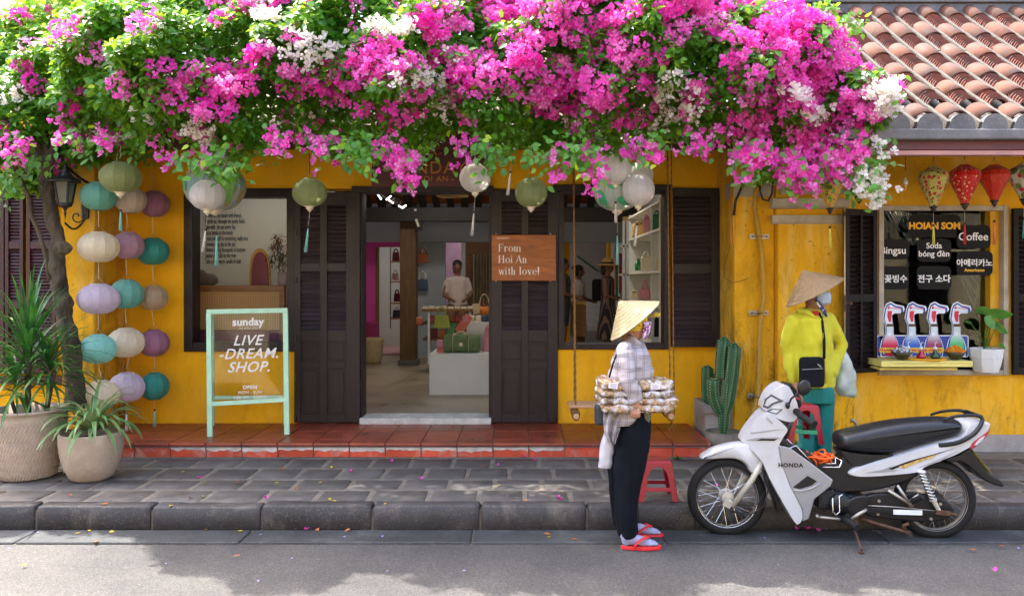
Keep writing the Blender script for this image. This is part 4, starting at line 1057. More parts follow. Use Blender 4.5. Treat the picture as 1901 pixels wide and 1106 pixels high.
lantern(385,363,64,52,-1.15,'white','grey white lantern hanging in front of the big painted one',(385,290),('white',70),rotz=.26,group=G2,tilt=-.12,cordmat='black')
lantern(575,358,63,50,-0.95,'olive','olive green lantern with aqua tassel before the left door leaf',(574,285),('aqua',76),rotz=.2,group=G2,tilt=-.10,cordmat='black')
lantern(882,331,58,50,-1.0,'white','white lantern with long white tassel before the doorway',(881,285),('white',72),rotz=.2,group=G2,tilt=-.08)
lantern(986,358,60,52,-0.95,'olive','olive green lantern without tassel above the wooden sign',(984,300),None,rotz=.0,group=G2,cordmat='black')
lantern(1143,315,60,54,-1.10,'white','upper white lantern of the cluster over the swing',(1146,270),('white',62),rotz=.13,group=G2)
lantern(1185,353,60,56,-1.18,'white','lower white lantern of the cluster with tassel over the swing',(1180,290),('white',66),rotz=.3,group=G2,tilt=-.1,cordmat='black')
lantern(1190,325,46,48,-0.85,'white','white lantern mostly hidden at the back of the cluster',(1190,280),None,rotz=.1,group=G2)
def painted(bgc,blobs):
    def f(m,p,cc):
        g=m.n('ShaderNodeTexCoord').outputs['Object']
        for (col_,sc_,th,seed) in blobs:
            mp=m.n('ShaderNodeMapping');mp.inputs['Location'].default_value=(seed,seed*.7,seed*.3);mp.inputs['Scale'].default_value=(1.4,1.4,.8);m.l(g,mp.inputs[0])
            cc=m.mix(m.ramp(m.noise(mp.outputs[0],sc_,1.5,.4,.6),[(th,0.0),(th+.012,1.0)]),cc,col_)
        return cc
    return f
pm1=silk('painted_silk_leaves',srgb(190,196,180),paint=painted(None,[(srgb(150,190,190),7,.56,3.1),(srgb(196,170,110),9,.62,1.7)]))
pm2=silk('painted_silk_cactus',srgb(214,216,200),paint=painted(None,[(srgb(190,206,200),8,.5,2.0),(srgb(150,190,140),9,.62,7.7)]))
big1=lantern(399,346,110,88,-0.85,'white','biggest lantern, pale with painted green cactus leaves, behind the grey white one',(399,290),None,ribs=20,mat=pm1,group=G2)
add_tassel(big1,W(402,398,-.85),96*S(-.85),'aqua',r=.010)
big2=lantern(1146,356,88,68,-0.92,'teal','large painted lantern with green cactus pads behind the white cluster',(1146,300),('aqua',92),ribs=20,mat=pm2,group=G2)
# painted leaf and cactus pads as thin cloth patches following the silk
M['pad']=pmat('painted_green',srgb(120,176,84),.6,var=.2,scale=30);M['pad2']=pmat('painted_jade',srgb(70,168,120),.6,var=.2,scale=30)
def pads(root,px,py,w,h,y,lst):
    c=W(px,py,y);s=S(y);R=w * s / 2;Hh=h * s / 2
    for (u0,v0,a,b,rot,mt) in lst:
        q=MB();n=16;vs=[]
        def on(u,v):
            X=u * s;Zz=v * s;k=min(.98,abs(Zz)/Hh);r_=R * (math.sin(math.acos(-k*math.cos(PI*.11)))) ** .92 * 1.0
            X=max(-r_*.99,min(r_*.99,X));return c + Vector((X,-math.sqrt(max(0,r_*r_-X*X))-.003,Zz))
        vs=[on(u0,v0)]
        for ring in (.5,1.0):
            for k in range(n):
                t=2 * PI * k / n;uu=math.cos(t) * a * ring;vv=math.sin(t) * b * ring
                vs.append(on(u0+uu*math.cos(rot)-vv*math.sin(rot),v0+uu*math.sin(rot)+vv*math.cos(rot)))
        fs=[(0,1+k,1+(k+1) % n) for k in range(n)] + [(1+k,1+n+k,1+n+(k+1) % n,1+(k+1) % n) for k in range(n)]
        q.add(vs,fs);q.build('painted_leaf',M[mt],root,smooth=True)
pads(big1,399,346,110,88,-.85,[(38,-10,7,26,-.25,'pad'),(14,-22,18,8,.6,'pad'),(-44,6,6,18,.2,'pad2'),(28,-2,6,16,.1,'pad')])
pads(big2,1146,356,88,68,-.92,[(-12,14,12,14,.1,'pad2'),(12,-20,18,8,-.1,'pad2'),(-30,-16,6,18,.4,'pad2'),(34,-6,8,16,-.2,'pad2')])
for (px,py,L,c_,lab,tl) in ((951,308,62,'white','white tassel hanging alone from the flowers beside the olive lantern',-.12),(218,300,46,'white','small white tassel dangling in front of the big olive lantern',-.12),(1361,282,50,'aqua','pale aqua tassel hanging by the corner pipes',0)):
    r_=thing('tassel_pendant',lab,'tassel',W(px,py,-1.12));add_tassel(r_,W(px,py-16,-1.12)+Vector((0,0,-.0)),L*S(-1.12)+.04,c_,tilt=tl)
# café lanterns
def floral(bgc,spots):
    def f(m,p,cc):
        g=m.n('ShaderNodeTexCoord').outputs['Object']
        for (col_,sc_,th,seed) in spots:
            mp=m.n('ShaderNodeMapping');mp.inputs['Location'].default_value=(seed,seed,seed);m.l(g,mp.inputs[0])
            cc=m.mix(m.ramp(m.voro(mp.outputs[0],sc_),[(th,1.0),(th+.03,0.0)]),cc,col_)
        return cc
    return f
lm={'a':silk('silk_gold_small_flowers',srgb(216,180,70),.45,.2,floral(0,[(srgb(180,80,90),46,.30,0),(srgb(240,220,150),60,.24,4)])),
      'b':silk('silk_yellow_roses',srgb(200,192,100),.45,.2,floral(0,[(srgb(60,70,40),30,.30,2.2),(srgb(200,50,64),24,.34,0),(srgb(230,220,150),50,.22,4)])),
      'c':silk('silk_red_blossom',srgb(214,14,18),.4,.2,floral(0,[(srgb(236,216,160),34,.26,0),(srgb(236,190,120),60,.16,4)])),
      'd':silk('silk_orange_red',srgb(208,46,24),.35,.2,floral(0,[(srgb(236,160,30),50,.18,3)])),
      'e':silk('silk_lotus',srgb(206,206,190),.45,.2,floral(0,[(srgb(110,130,50),12,.42,0),(srgb(190,30,60),16,.28,4)])),
      'f':silk('silk_dark_purple',srgb(56,34,54),.35,.15)}
G3='garlic shaped silk lanterns under the cafe eave'
for (px,py,w_,h_,y,k,t,tl_,lab,cy0) in (
    (1541,355,47,66,-1.20,'a','yellow',62,'small golden lantern with tiny flowers hanging under the blossom',290),
    (1595,338,56,60,-1.02,'f',None,0,'dark purple lantern half hidden behind the white blossom',290),
    (1733,348,52,74,-1.15,'b','yellow',60,'yellow lantern with red roses and yellow tassel before the cafe sign',275),
    (1791,344,55,72,-1.15,'c','red',64,'bright red lantern sprinkled with cream blossom',275),
    (1846,341,54,66,-1.15,'d','coral',70,'plain orange red lantern with one golden spray',275),
    (1901,339,56,64,-1.15,'e','green',62,'white and green lotus lantern cut by the right edge of the picture',275)):
    lantern(px,py,w_,h_,y,None,lab,(px,cy0),(t,tl_) if t else None,mat=lm[k],shape='garlic',ribs=10,group=G3,finm='finial_dark',cordmat='black',hoop=True,rotz=.2)
# bare bulb on a cord
bl=thing('hanging_bulb','small bare candle bulb on a black cord beside the yellow rose lantern','bulb',W(1681,320,-1.1))
q=MB();q.tube([W(1681,278,-1.1),W(1681,318,-1.1)],.0035,5);q.build('cord',M['black'],bl)
q=MB();c=W(1681,342,-1.1);q.lathe([(.001,.055),(.006,.05),(.009,.04),(.009,.034),(.019,.030),(.019,-.002),(.013,-.004)],c,14);q.build('socket',M['white'],bl,smooth=True)
q=MB();q.lathe([(.013,-.004),(.014,-.014),(.010,-.03),(.001,-.055)],c,12);q.build('glass',pmat('amber_glass',srgb(220,170,90),.15),bl,smooth=True)

# ================================================================== wall lamp on its scroll bracket
lp=thing('wall_lamp','black iron coach lantern on a scroll bracket fixed to the left pilaster','lamp',W(150,400,-.6));YL=-0.95
c=W(121,350,YL);s=S(YL)
q=MB()
for k in range(4):
    a=PI / 4 + PI / 2 * k
    q.tube([c+Vector((math.cos(a)*.082,math.sin(a)*.082,.055)),c+Vector((math.cos(a)*.052,math.sin(a)*.052,-.13))],.009,4)
q.lathe([(.118,.05),(.122,.062),(.10,.085),(.06,.10),(.045,.13),(.035,.135),(.03,.16),(.016,.165),(.012,.19),(.018,.20),(.001,.215)],c,16)
q.lathe([(.001,-.195),(.01,-.185),(.018,-.165),(.05,-.15),(.056,-.13),(.056,-.12)],c,16)
q.lathe([(.001,-.26),(.006,-.23),(.013,-.20),(.001,-.19)],c,10)
q.build('frame',M['black'],lp,smooth=False,bevel=.002)
gl=NT('old_glass');gl.b.inputs['Base Color'].default_value=srgb(180,176,160);gl.b.inputs['Roughness'].default_value=.35;gl.b.inputs['Transmission Weight'].default_value=.7
for k in range(4):
    a=PI / 2 * k;q=MB();u=Vector((math.cos(a),math.sin(a),0));v=Vector((-math.sin(a),math.cos(a),0))
    q.add([c+u*.052+v*.052+Vector((0,0,.05)),c+u*.052-v*.052+Vector((0,0,.05)),c+u*.034-v*.034+Vector((0,0,-.125)),c+u*.034+v*.034+Vector((0,0,-.125))],[(0,1,2,3)])
    o=q.build('glass_pane',gl.mat,lp);
q=MB();q.lathe([(.001,.03),(.025,.02),(.027,-.05),(.015,-.09),(.001,-.1)],c,12);q.build('bulb',M['white'],lp,smooth=True)
br=MB();P0=W(121,414,YL);P1=W(152,415,-.62)
pts=[P0.lerp(P1,t)+Vector((0,0,-.05*math.sin(PI*t))) for t in [i/8 for i in range(9)]]
br.tube(pts,.009,6)
cc_=W(143,402,-.75);br.tube([cc_+Vector((math.cos(a*.5)*(.012+.004*a),0,math.sin(a*.5)*(.012+.004*a))) for a in range(0,14)],.006,6)
br.tube([W(160,375,-.60),W(162,400,-.58),W(152,415,-.62)],.008,6)
br.build('bracket',M['black'],lp,smooth=True)
q=MB();a=W(158,390,-.58);q.obox(a,(.07,.03,.16));q.build('wall_plate',M['black'],lp,bevel=.015)

# ================================================================== signs
M['txt_white']=pmat('white_lettering',srgb(226,220,212),.6,var=.03)
M['txt_gold']=pmat('gold_lettering',srgb(190,122,40),.5,var=.05)
M['txt_dark']=pmat('blue_grey_lettering',srgb(60,72,92),.7,var=.03)
sg=thing('shop_signboard','maroon wooden signboard with gold shop name above the doorway','sign',W(797,320,-.2))
q=MB();a=W(690,347,-.12);b=W(906,230,-.12);q.box(a.x,b.x,-.12,-.08,a.z,b.z);q.build('board',M['fascia'],sg,bevel=.005)
text('SUNDAY',.165,W(797,322,-.124),M['txt_gold'],sg,spacing=1.12,ext=.002)
text('- IN HOI AN -',.075,W(792,337,-.124),M['txt_gold'],sg,spacing=1.15,ext=.002)
q=MB();cc_=W(797,290,-.124);q.tube([cc_+Vector((math.cos(PI*k/10)*.07,-.004,math.sin(PI*k/10)*.05)) for k in range(11)],.005,4)
for k in range(5): an=PI * (k+.5) / 5;q.tube([cc_+Vector((math.cos(an)*.085,-.004,math.sin(an)*.065)),cc_+Vector((math.cos(an)*.12,-.004,math.sin(an)*.095))],.004,4)
q.build('sun_emblem',M['txt_gold'],sg)
# serif lettering drawn with strokes (no serif face at hand)
def serif_text(s,h,loc,mat,parent,tw=.15,name='lettering'):
    q=MB();x=0.0;e=.002;st=h * tw;th=h * .045;se=h * .07
    def bar(x0,x1,z0,z1): q.box(loc.x+x0,loc.x+x1,loc.y-e,loc.y,loc.z+z0,loc.z+z1)
    def diag(x0,z0,x1,z1,w):
        q.add([(loc.x+x0-w/2,loc.y-e,loc.z+z0),(loc.x+x0+w/2,loc.y-e,loc.z+z0),(loc.x+x1+w/2,loc.y-e,loc.z+z1),(loc.x+x1-w/2,loc.y-e,loc.z+z1)],[(0,1,2,3)])
    def arc(cx_,cz_,rx,rz,a0,a1,wv,wh):
        n=18;vs=[]
        for i in range(n+1):
            a=math.radians(a0+(a1-a0)*i/n);w=wh + (wv-wh) * abs(math.cos(a)) ** 1.5
            for k in (0,1): vs.append((loc.x+cx_+math.cos(a)*(rx-k*w),loc.y-e,loc.z+cz_+math.sin(a)*(rz-k*w*(.6 if wv>wh else 1))))
        q.add(vs,[(2*i,2*i+1,2*i+3,2*i+2) for i in range(n)])
    def stem(x0,z1,z0=0,top=True,botm=True):
        bar(x0,x0+st,z0,z1)
        if botm: bar(x0-se,x0+st+se,z0,z0+th)
        if top: bar(x0-se,x0+st*(1.0)+(se if top == 2 else 0),z1-th,z1)
    xh=h * .66
    for ch in s:
        if ch == ' ': x += h * .32;continue
        x += se
        if ch == 'F': stem(x,h,top=2);bar(x,x+h*.58,h-th*1.3,h);bar(x+h*.58-th,x+h*.58,h*.76,h);bar(x,x+h*.4,h*.5,h*.5+th);bar(x+h*.38,x+h*.38+th,h*.4,h*.64);x += h * .62
        elif ch == 'H': stem(x,h,top=2);stem(x+h*.52,h,top=2);bar(x,x+h*.55,h*.5,h*.5+th);x += h * .52 + st + se
        elif ch == 'A': diag(x+th,0,x+h*.36,h,th*1.4);diag(x+h*.66,0,x+h*.36,h,st*1.1);bar(x+h*.14,x+h*.55,h*.32,h*.32+th);bar(x-se,x+se*1.3,0,th);bar(x+h*.54,x+h*.78,0,th);x += h * .76
        elif ch == 'r': stem(x,xh);arc(x+st+h*.11,xh-h*.13,h*.13,h*.13,40,150,th*2,th*2);q.ell((loc.x+x+st+h*.2,loc.y-.001,loc.z+xh-h*.1),(h*.07,.001,h*.07),8,6);x += st + h * .27
        elif ch == 'o': arc(x+h*.29,xh/2,h*.3,xh/2*1.03,0,360,st*.95,th);x += h * .6
        elif ch == 'e': arc(x+h*.27,xh/2,h*.28,xh/2*1.03,0,320,st*.9,th);bar(x+h*.08,x+h*.54,xh*.52,xh*.52+th);x += h * .55
        elif ch in 'mn':
            stem(x,xh)
            for k in range(2 if ch == 'm' else 1):
                xa=x + st + k * (h*.22+st);arc(xa+h*.10,xh-h*.19,h*.16+st*.3,h*.19,0,150,st,th);bar(xa+h*.26+st*.3-st,xa+h*.26+st*.3,0,xh-h*.19);bar(xa+h*.26+st*.3-st-se,xa+h*.26+st*.3+se,0,th)
            x += st + (h*.22+st) * (2 if ch == 'm' else 1) + se * 1.6
        elif ch == 'i': stem(x,xh);q.ell((loc.x+x+st/2,loc.y-.001,loc.z+h*.88),(h*.085,.001,h*.085),8,6);x += st + se
        elif ch == 'l': stem(x,h*1.05);x += st + se
        elif ch == 'h':
            stem(x,h*1.05);xa=x + st;arc(xa+h*.10,xh-h*.19,h*.16+st*.3,h*.19,0,150,st,th);bar(xa+h*.26+st*.3-st,xa+h*.26+st*.3,0,xh-h*.19);bar(xa+h*.26+st*.3-st-se,xa+h*.26+st*.3+se,0,th);x += st + h * .22 + st + se * 1.6
        elif ch == 't': bar(x+se,x+se+st,h*.08,h*.86);bar(x-se*.4,x+h*.3,xh-th,xh);arc(x+se+h*.13,h*.13,h*.13,h*.13,180,320,st,th);x += h * .32
        elif ch == 'v': diag(x+h*.26,0,x+h*.05,xh,st);diag(x+h*.26,0,x+h*.46,xh,th*1.4);bar(x-se,x+h*.17,xh-th,xh);bar(x+h*.36,x+h*.54,xh-th,xh);x += h * .5
        elif ch == 'w':
            for k in (0,1): diag(x+h*(.22+.3*k),0,x+h*(.05+.3*k),xh,st);diag(x+h*(.22+.3*k),0,x+h*(.36+.3*k),xh,th*1.4)
            bar(x-se,x+h*.16,xh-th,xh);bar(x+h*.6,x+h*.76,xh-th,xh);x += h * .74
        elif ch == '!': q.ell((loc.x+x+st*.6,loc.y-.001,loc.z+h*.09),(h*.09,.001,h*.09),8,6);diag(x+st*.6,h*.26,x+st*.6,h*1.05,st*1.1);x += st + se
        x += h * .05
    return q.build(name,mat,parent), x
ws=thing('wooden_sign','square wooden sign with white serif greeting hung on the right door leaf','sign',W(973,520,-.09))
a=W(913,521,-.10);b=W(1032,436,-.10)
M['sign_wood']=pmat('orange_plywood',srgb(160,92,38),.55,var=.32,scale=9,coords='World',stretch=(.6,1,3),dirt=srgb(120,60,24),dirt_amt=.6,dscale=5)
q=MB();q.box(a.x,b.x,-.10,-.088,a.z,b.z);q.build('board',M['sign_wood'],ws,bevel=.003)
for (l,py) in (('From',467),('Hoi An',488),('with love!',510)): serif_text(l,14.2*S(-.1),W(925,py,-.1005),M['txt_white'],ws,tw=.155)
text('SUNDAY',.028,W(922,444,-.1005),M['txt_white'],ws,'LEFT',spacing=1.15,ext=.0006)
for px in (921,1022):
    for py in (434,522): q=MB();q.ell(W(px,py,-.095),(.008,.006,.008),8,6);q.build('screw',M['steel'],ws)
# A-frame glass sign on the porch
af=thing('a_frame_sign','mint green A-frame sign with clear pane and white lettering on the porch','sign',W(460,805,-.5))
M['mint']=pmat('mint_paint',srgb(172,214,182),.5,var=.08,scale=12)
M['mint_d']=M['mint']
q=MB()
FY=-.66;TYY=-.52
tl_, tr_, bl_, br_=W(388,581,TYY), W(530,578,TYY+.05), W(390,812,FY), W(533,801,FY+.10)
ctr=(tl_+tr_+bl_+br_) / 4
def rail(a,b,w,t=.022,name='rail',par=af):
    q=MB();d=(b-a);R=d.to_track_quat('Z','Y').to_matrix();q.obox((a+b)/2,(w,t,d.length),R) if abs(d.z) > abs(d.x) else q.obox((a+b)/2,(w,t,d.length),R);return q.build(name,M['mint'],par,bevel=.003)
def bar3(a,b,w,t,name,par,mat,up=Vector((0,-1,.1))):
    d=(b-a).normalized();u=(up-d*up.dot(d)).normalized();v=d.cross(u);q=MB();h=[(v*w/2*i+u*t/2*j) for i,j in ((-1,-1),(1,-1),(1,1),(-1,1))]
    q.add([a+k for k in h]+[b+k for k in h],[(3,2,1,0),(4,5,6,7),(0,1,5,4),(1,2,6,5),(2,3,7,6),(3,0,4,7)]);return q.build(name,mat,par,bevel=.003)
lw_=9.5 * S(FY)
for nm, p, r in (('leg',tl_,bl_),('leg',tr_,br_)): 
    bl2=r.copy();bl2.z=PORZ;bar3(p,bl2,lw_,.024,nm,af,M['mint'])
def mixp(a,b,t): return a.lerp(b,t)
tt=751 / 1.0
bar3(tl_+Vector((-.02,-.0,.01)),tr_+Vector((.02,0,.01)),9*S(FY),.026,'top_rail',af,M['mint'])
ml, mr=mixp(tl_,bl_,.735), mixp(tr_,br_,.735)
bar3(ml,mr,8*S(FY),.022,'middle_rail',af,M['mint'])
gpane=NT('sign_glass');gpane.b.inputs['Base Color'].default_value=(.9,.95,.92,1);gpane.b.inputs['Roughness'].default_value=.02;gpane.b.inputs['Transmission Weight'].default_value=1;gpane.b.inputs['IOR'].default_value=1.45
def thin_glass(name,tintc=(0.93,0.96,0.95,1),refl=.12):
    m=bpy.data.materials.new(name);m.use_nodes=True;t=m.node_tree;t.nodes.clear()
    o=t.nodes.new('ShaderNodeOutputMaterial');g=t.nodes.new('ShaderNodeBsdfGlossy');g.inputs['Roughness'].default_value=.03
    tr_n=t.nodes.new('ShaderNodeBsdfTransparent');tr_n.inputs[0].default_value=tintc;x=t.nodes.new('ShaderNodeMixShader')
    fr_=t.nodes.new('ShaderNodeFresnel');fr_.inputs[0].default_value=1.6;mm=t.nodes.new('ShaderNodeMath');mm.operation='ADD';mm.inputs[1].default_value=refl
    t.links.new(fr_.outputs[0],mm.inputs[0]);t.links.new(mm.outputs[0],x.inputs[0]);t.links.new(tr_n.outputs[0],x.inputs[1]);t.links.new(g.outputs[0],x.inputs[2]);t.links.new(x.outputs[0],o.inputs[0]);return m
M['pane']=thin_glass('clear_pane',refl=-.02)
q=MB();e=Vector((0,.004,0));q.add([tl_+e,tr_+e,mr+e,ml+e],[(0,1,2,3)]);q.build('glass_pane',M['pane'],af)
# lettering lies in the pane's plane
ux=(tr_-tl_).normalized();vz=(tl_-ml).normalized();nrm=ux.cross(vz).normalized();vz=nrm.cross(ux)
Rm=Matrix((ux,vz,nrm)).transposed()
def pane_text(s_,size,px,py,shear=0,bold=0.0,sp=1.0):
    u=(px-388) / 142.0;v=(py-580) / 168.0
    p=tl_.lerp(tr_,u) * (1-v) + ml.lerp(mr,u) * v + nrm * .003
    o=text(s_,size,p,M['txt_white'],af,shear=shear,bold=bold,spacing=sp,ext=.0008);o.rotation_euler=Rm.to_euler();return o
pane_text('sunday',.098,460,605,bold=.003,sp=1.02)
pane_text('IN HOI AN',.026,460,612,sp=1.3)
pane_text('LIVE',.128,458,642,shear=.3,bold=.0012,sp=1.08)
pane_text('-DREAM.',.128,460,667,shear=.3,bold=.0012,sp=1.08)
pane_text('SHOP.',.128,460,692,shear=.3,bold=.0012,sp=1.08)
pane_text('OPEN',.044,462,724,bold=.0012,sp=1.15);pane_text('MON - SUN',.036,462,733,sp=1.1);pane_text('9.00 AM - 9.00PM',.036,462,742,sp=1.1)
bk1, bk2=W(394,790,-.12), W(530,787,-.10);bk1.z=bk2.z=PORZ
bar3(tl_+Vector((.01,.04,-.02)),bk1,lw_*.9,.02,'back_leg',af,M['mint']);bar3(tr_+Vector((-.01,.03,-.02)),bk2,lw_*.9,.02,'back_leg',af,M['mint'])
bar3((tl_+Vector((.01,.04,-.02))).lerp(bk1,.74),(tr_+Vector((-.01,.03,-.02))).lerp(bk2,.74),.035,.02,'back_rail',af,M['mint'])
# swing
M['swing_wood']=pmat('pale_pine',srgb(206,158,118),.5,var=.12,scale=8,stretch=(.5,6,6));M['rope']=pmat('jute_rope',srgb(138,98,56),.95,var=.35,scale=120,bump=.002,bscale=160)
sw=thing('swing','slatted pine swing seat hanging on jute ropes in front of the right window','swing',W(1157,760,-.5))
for k, (y0,y1) in enumerate(((-.62,-.55),(-.53,-.46),(-.44,-.37))):
    q=MB();a=W(1056,757,-.6);b=W(1256,757,-.6);q.box(a.x,b.x,y0,y1,a.z,a.z+.028);q.build('seat_slat',M['swing_wood'],sw,bevel=.008)
for px in (1070,1247):
    q=MB();c=W(px,773,-.66);q.tube([c,c+Vector((0,.34,0))],.026,16);q.build('dowel',M['swing_wood'],sw,bevel=.004)
    for yy in (-.60,-.40):
        q=MB()
        for k in range(4): q.tube([Vector((c.x+math.cos(2*PI*j/12)*(.033),yy+.012*k-.02,c.z+math.sin(2*PI*j/12)*(.033 if j<7 else .05)+.008)) for j in range(12)],.006,5,closed=True)
        q.build('knot',M['rope'],sw,smooth=True)
def rope(name,a,b,r,par,mat,twist=26):
    r *= .78
    q=MB();n=int((b-a).length/.02)
    for st_ in (0,1):
        q.tube([a.lerp(b,i/n)+Vector((math.cos(i*.9+st_*PI),math.sin(i*.9+st_*PI),0))*r*.5 for i in range(n+1)],r*.62,5)
    return q.build(name,mat,par,smooth=True)
rope('rope',W(1069,765,-.6),W(1064,270,-.6),.010,sw,M['rope']);rope('rope',W(1066,765,-.4),W(1066,262,-.4),.009,sw,M['rope'])
rope('rope',W(1244,765,-.6),W(1239,262,-.6),.010,sw,M['rope']);rope('rope',W(1252,765,-.42),W(1246,262,-.4),.009,sw,M['rope'])
q=MB();
for k in range(10): q.tube([W(1247,778,-.6),W(1247+random.uniform(-6,6),797+random.uniform(-3,3),-.6)],.0022,3)
q.build('frayed_end',M['rope'],sw)
# electrical box, cables and conduit on the right pilaster
eb=thing('meter_box','cream electrical box with black cable loops on the right pilaster','electrical box',W(1410,300,-.65))
q=MB();a=W(1388,326,-.72);b=W(1430,276,-.72);q.box(a.x,b.x,-.72,-.60,a.z,b.z);q.build('box',pmat('cream_plastic',srgb(206,190,158),.6,var=.1,scale=12,dirt=srgb(120,80,50),dirt_amt=.5,dscale=16),eb,bevel=.008)
q=MB();q.tube(wpts([(1392,326),(1396,340),(1408,345),(1420,336),(1424,326)],-.66),.007,6);q.tube(wpts([(1404,326),(1398,336),(1408,342)],-.67),.006,6)
q.tube(wpts([(1411,328),(1411,355),(1416,370),(1426,373),(1433,360),(1435,330),(1434,290),(1436,255)],-.68),.009,6);q.tube(wpts([(1434,340),(1448,336),(1456,310),(1460,290)],-.64),.003,5)
q.tube(wpts([(1386,322),(1378,345),(1366,372),(1362,400)],-.64),.012,6)
q.build('cable',M['black'],eb,smooth=True)
cdt=thing('conduit','ribbed yellow painted conduit with metal clamps running down the right pilaster','conduit',W(1410,560,-.63))
cp_=wpts([(1414,338),(1403,358),(1400,385),(1406,420),(1410,440),(1414,470),(1417,510),(1417,560),(1411,600),(1409,640),(1409,690),(1406,735),(1398,765),(1392,800),(1391,838)],-.625)
pts=[]
for i in range(len(cp_)-1):
    n=max(2,int((cp_[i+1]-cp_[i]).length/.007))
    for k in range(n): pts.append(cp_[i].lerp(cp_[i+1],k/n))
q=MB();q.tube(pts,[.021 if i % 2 else .0245 for i in range(len(pts))],10);q.build('pipe',pmat('conduit_yellow',srgb(196,150,50),.6,var=.15,coords='World',dirt=srgb(130,110,60),dirt_amt=.5),cdt,smooth=False)
for py, px in ((439,1410),(581,1409),(735,1406)):
    q=MB();c=W(px,py,-.615);q.box(c.x-.085,c.x+.085,-.605,-.598,c.z-.022,c.z+.022);q.tube([c+Vector((math.cos(a)*.03,-.004-math.sin(a)*.034,0)) for a in [PI*k/8 for k in range(9)]],[(.018,.004)]*9,4)
    q.build('clamp',M['steel'],cdt,bevel=.002)
    for sx in (-.062,.062): q=MB();q.tube([c+Vector((sx,.008,0)),c+Vector((sx,-.012+.0,0))],.007,6);q.build('bolt',M['rust'],cdt)
for (pl_,r_,lab,mt,y) in (([(1357,330),(1357,450),(1358,455)],.010,'thin rusty yellow pipe left of the right pilaster','txt_gold',-.60),([(1362,340),(1362,452)],.008,'second thin pipe beside the right pilaster corner','wall_worn',-.60)):
    q=MB();q.tube(wpts(pl_,y),r_,8);tag(q.build('pipe',M[mt],None,smooth=True,at=W(pl_[0][0],pl_[0][1],y)),lab,'pipe')
q=MB();q.tube(wpts([(1356,450),(1352,470),(1344,495),(1346,515),(1360,525),(1375,522),(1390,516)],-.60),.002,4);tag(q.build('wire',M['black'],None,at=W(1356,450,-.6)),'thin loose wire curling down the yellow corner','wire')
# grey tap pipe behind the motorbike seat
q=MB();q.tube(wpts([(1589,800),(1589,784),(1585,780),(1580,779)],-.66),.014,8);tag(q.build('tap_pipe',M['steel'],None,smooth=True,at=W(1589,800,-.66)),'short bent grey water pipe sticking up behind the motorbike seat','pipe')

# ================================================================== café window: shutters, signs, bottles, plant
hy=CY - .01;hx=wx0 - .012
a0=xc(1624);L=.36
leaf1=louvre_leaf('shutter',0,0,cafe,M['wood_cafe'],M['wood_cafe'],a0-L,a0,zc(694,-.8),zc(388,-.75),-.66,.04,[(a0-L+.045,a0-L/2-.012),(a0-L/2+.012,a0-.045)],
    [(zc(545),zc(402)),(zc(680),zc(560))],rot=math.radians(22),pivot=(a0,-.64,zc(694,-.8)))
b0=xc(1872);L2=.42
louvre_leaf('shutter',0,0,cafe,M['wood_cafe'],M['wood_cafe'],b0+.01,b0+L2,zc(694),zc(388),-.68,.04,[(b0+.055,b0+L2-.05)],[(zc(545),zc(402)),(zc(680),zc(560))])
bolt=thing('bolt_rod','long pale bolt rod with round knob standing before the dark cafe shutter','bolt',W(1568,650,-.86))
q=MB();q.tube([W(1568,660,-.86),W(1568,386,-.86)],.008,8);q.build('rod',pmat('brassy_rod',srgb(190,166,124),.5,.2,var=.15),bolt,smooth=True)
q=MB();q.ell(W(1579,563,-.88),(.018,.012,.018),10,8);q.tube([W(1568,563,-.86),W(1579,563,-.88)],.006,6);q.obox(W(1569,563,-.862),(.02,.02,.14));q.build('knob',M['rust'],bolt,bevel=.003)
q=MB();q.ell(W(1567,397,-.862),(.014,.012,.024),8,6);q.ell(W(1568,648,-.862),(.012,.012,.02),8,6);q.build('guide',M['rust'],bolt)
# dark café interior
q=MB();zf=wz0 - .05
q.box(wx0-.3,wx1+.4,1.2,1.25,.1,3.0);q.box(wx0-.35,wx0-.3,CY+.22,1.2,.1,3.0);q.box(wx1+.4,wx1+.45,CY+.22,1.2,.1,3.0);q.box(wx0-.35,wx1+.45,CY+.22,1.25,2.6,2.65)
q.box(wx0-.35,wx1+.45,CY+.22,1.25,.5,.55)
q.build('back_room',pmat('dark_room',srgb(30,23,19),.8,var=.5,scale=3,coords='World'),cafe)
q=MB();q.box(wx1-.11,wx1,CY+.05,CY+.215,wz0,wz1);q.build('reveal',M['wall_cafe'],cafe)
glassc=thing('cafe_window_glass','dark reflecting glass of the cafe window behind the menu plaques','window glass',W(1750,540,CY+.12))
q=MB();q.box(wx0,wx1-.112,CY+.12,CY+.126,wz0,wz1);q.build('pane',thin_glass('cafe_glass',(.80,.82,.82,1),-.042),glassc)
pv_=thin_glass('plastic_film',(.9,.9,.9,1),-.01)
cur=thing('plastic_curtain','clear plastic film gathered in folds behind the cafe window','curtain',W(1800,600,CY+.3))
for (pxa,pxb,pya,pyb,tp_) in ((1640,1700,390,455,1),(1775,1840,500,620,0)):
    q=MB();vs=[];n=26
    for j in range(9):
        t=j / 8
        for i in range(n+1):
            u=i / n;px=(pxa+6*t*8) + (pxb-pxa) * u * (.35+.65*(t if tp_ == 0 else 1-t));py=pya + (pyb-pya) * t
            vs.append(W(px,py,CY+.28+.02*math.sin(u*38+t*2)))
    q.add(vs,[(j*(n+1)+i,j*(n+1)+i+1,(j+1)*(n+1)+i+1,(j+1)*(n+1)+i) for j in range(8) for i in range(n)]);q.build('film',pv_,cur,smooth=True)
M['plaque']=pmat('black_plaque',srgb(16,15,17),.6,spec=.2,var=.1)
M['txt_yel']=pmat('yellow_lettering',srgb(238,178,40),.6,var=.03)
M['txt_bw']=pmat('bright_lettering',srgb(236,236,240),.6,var=.02)
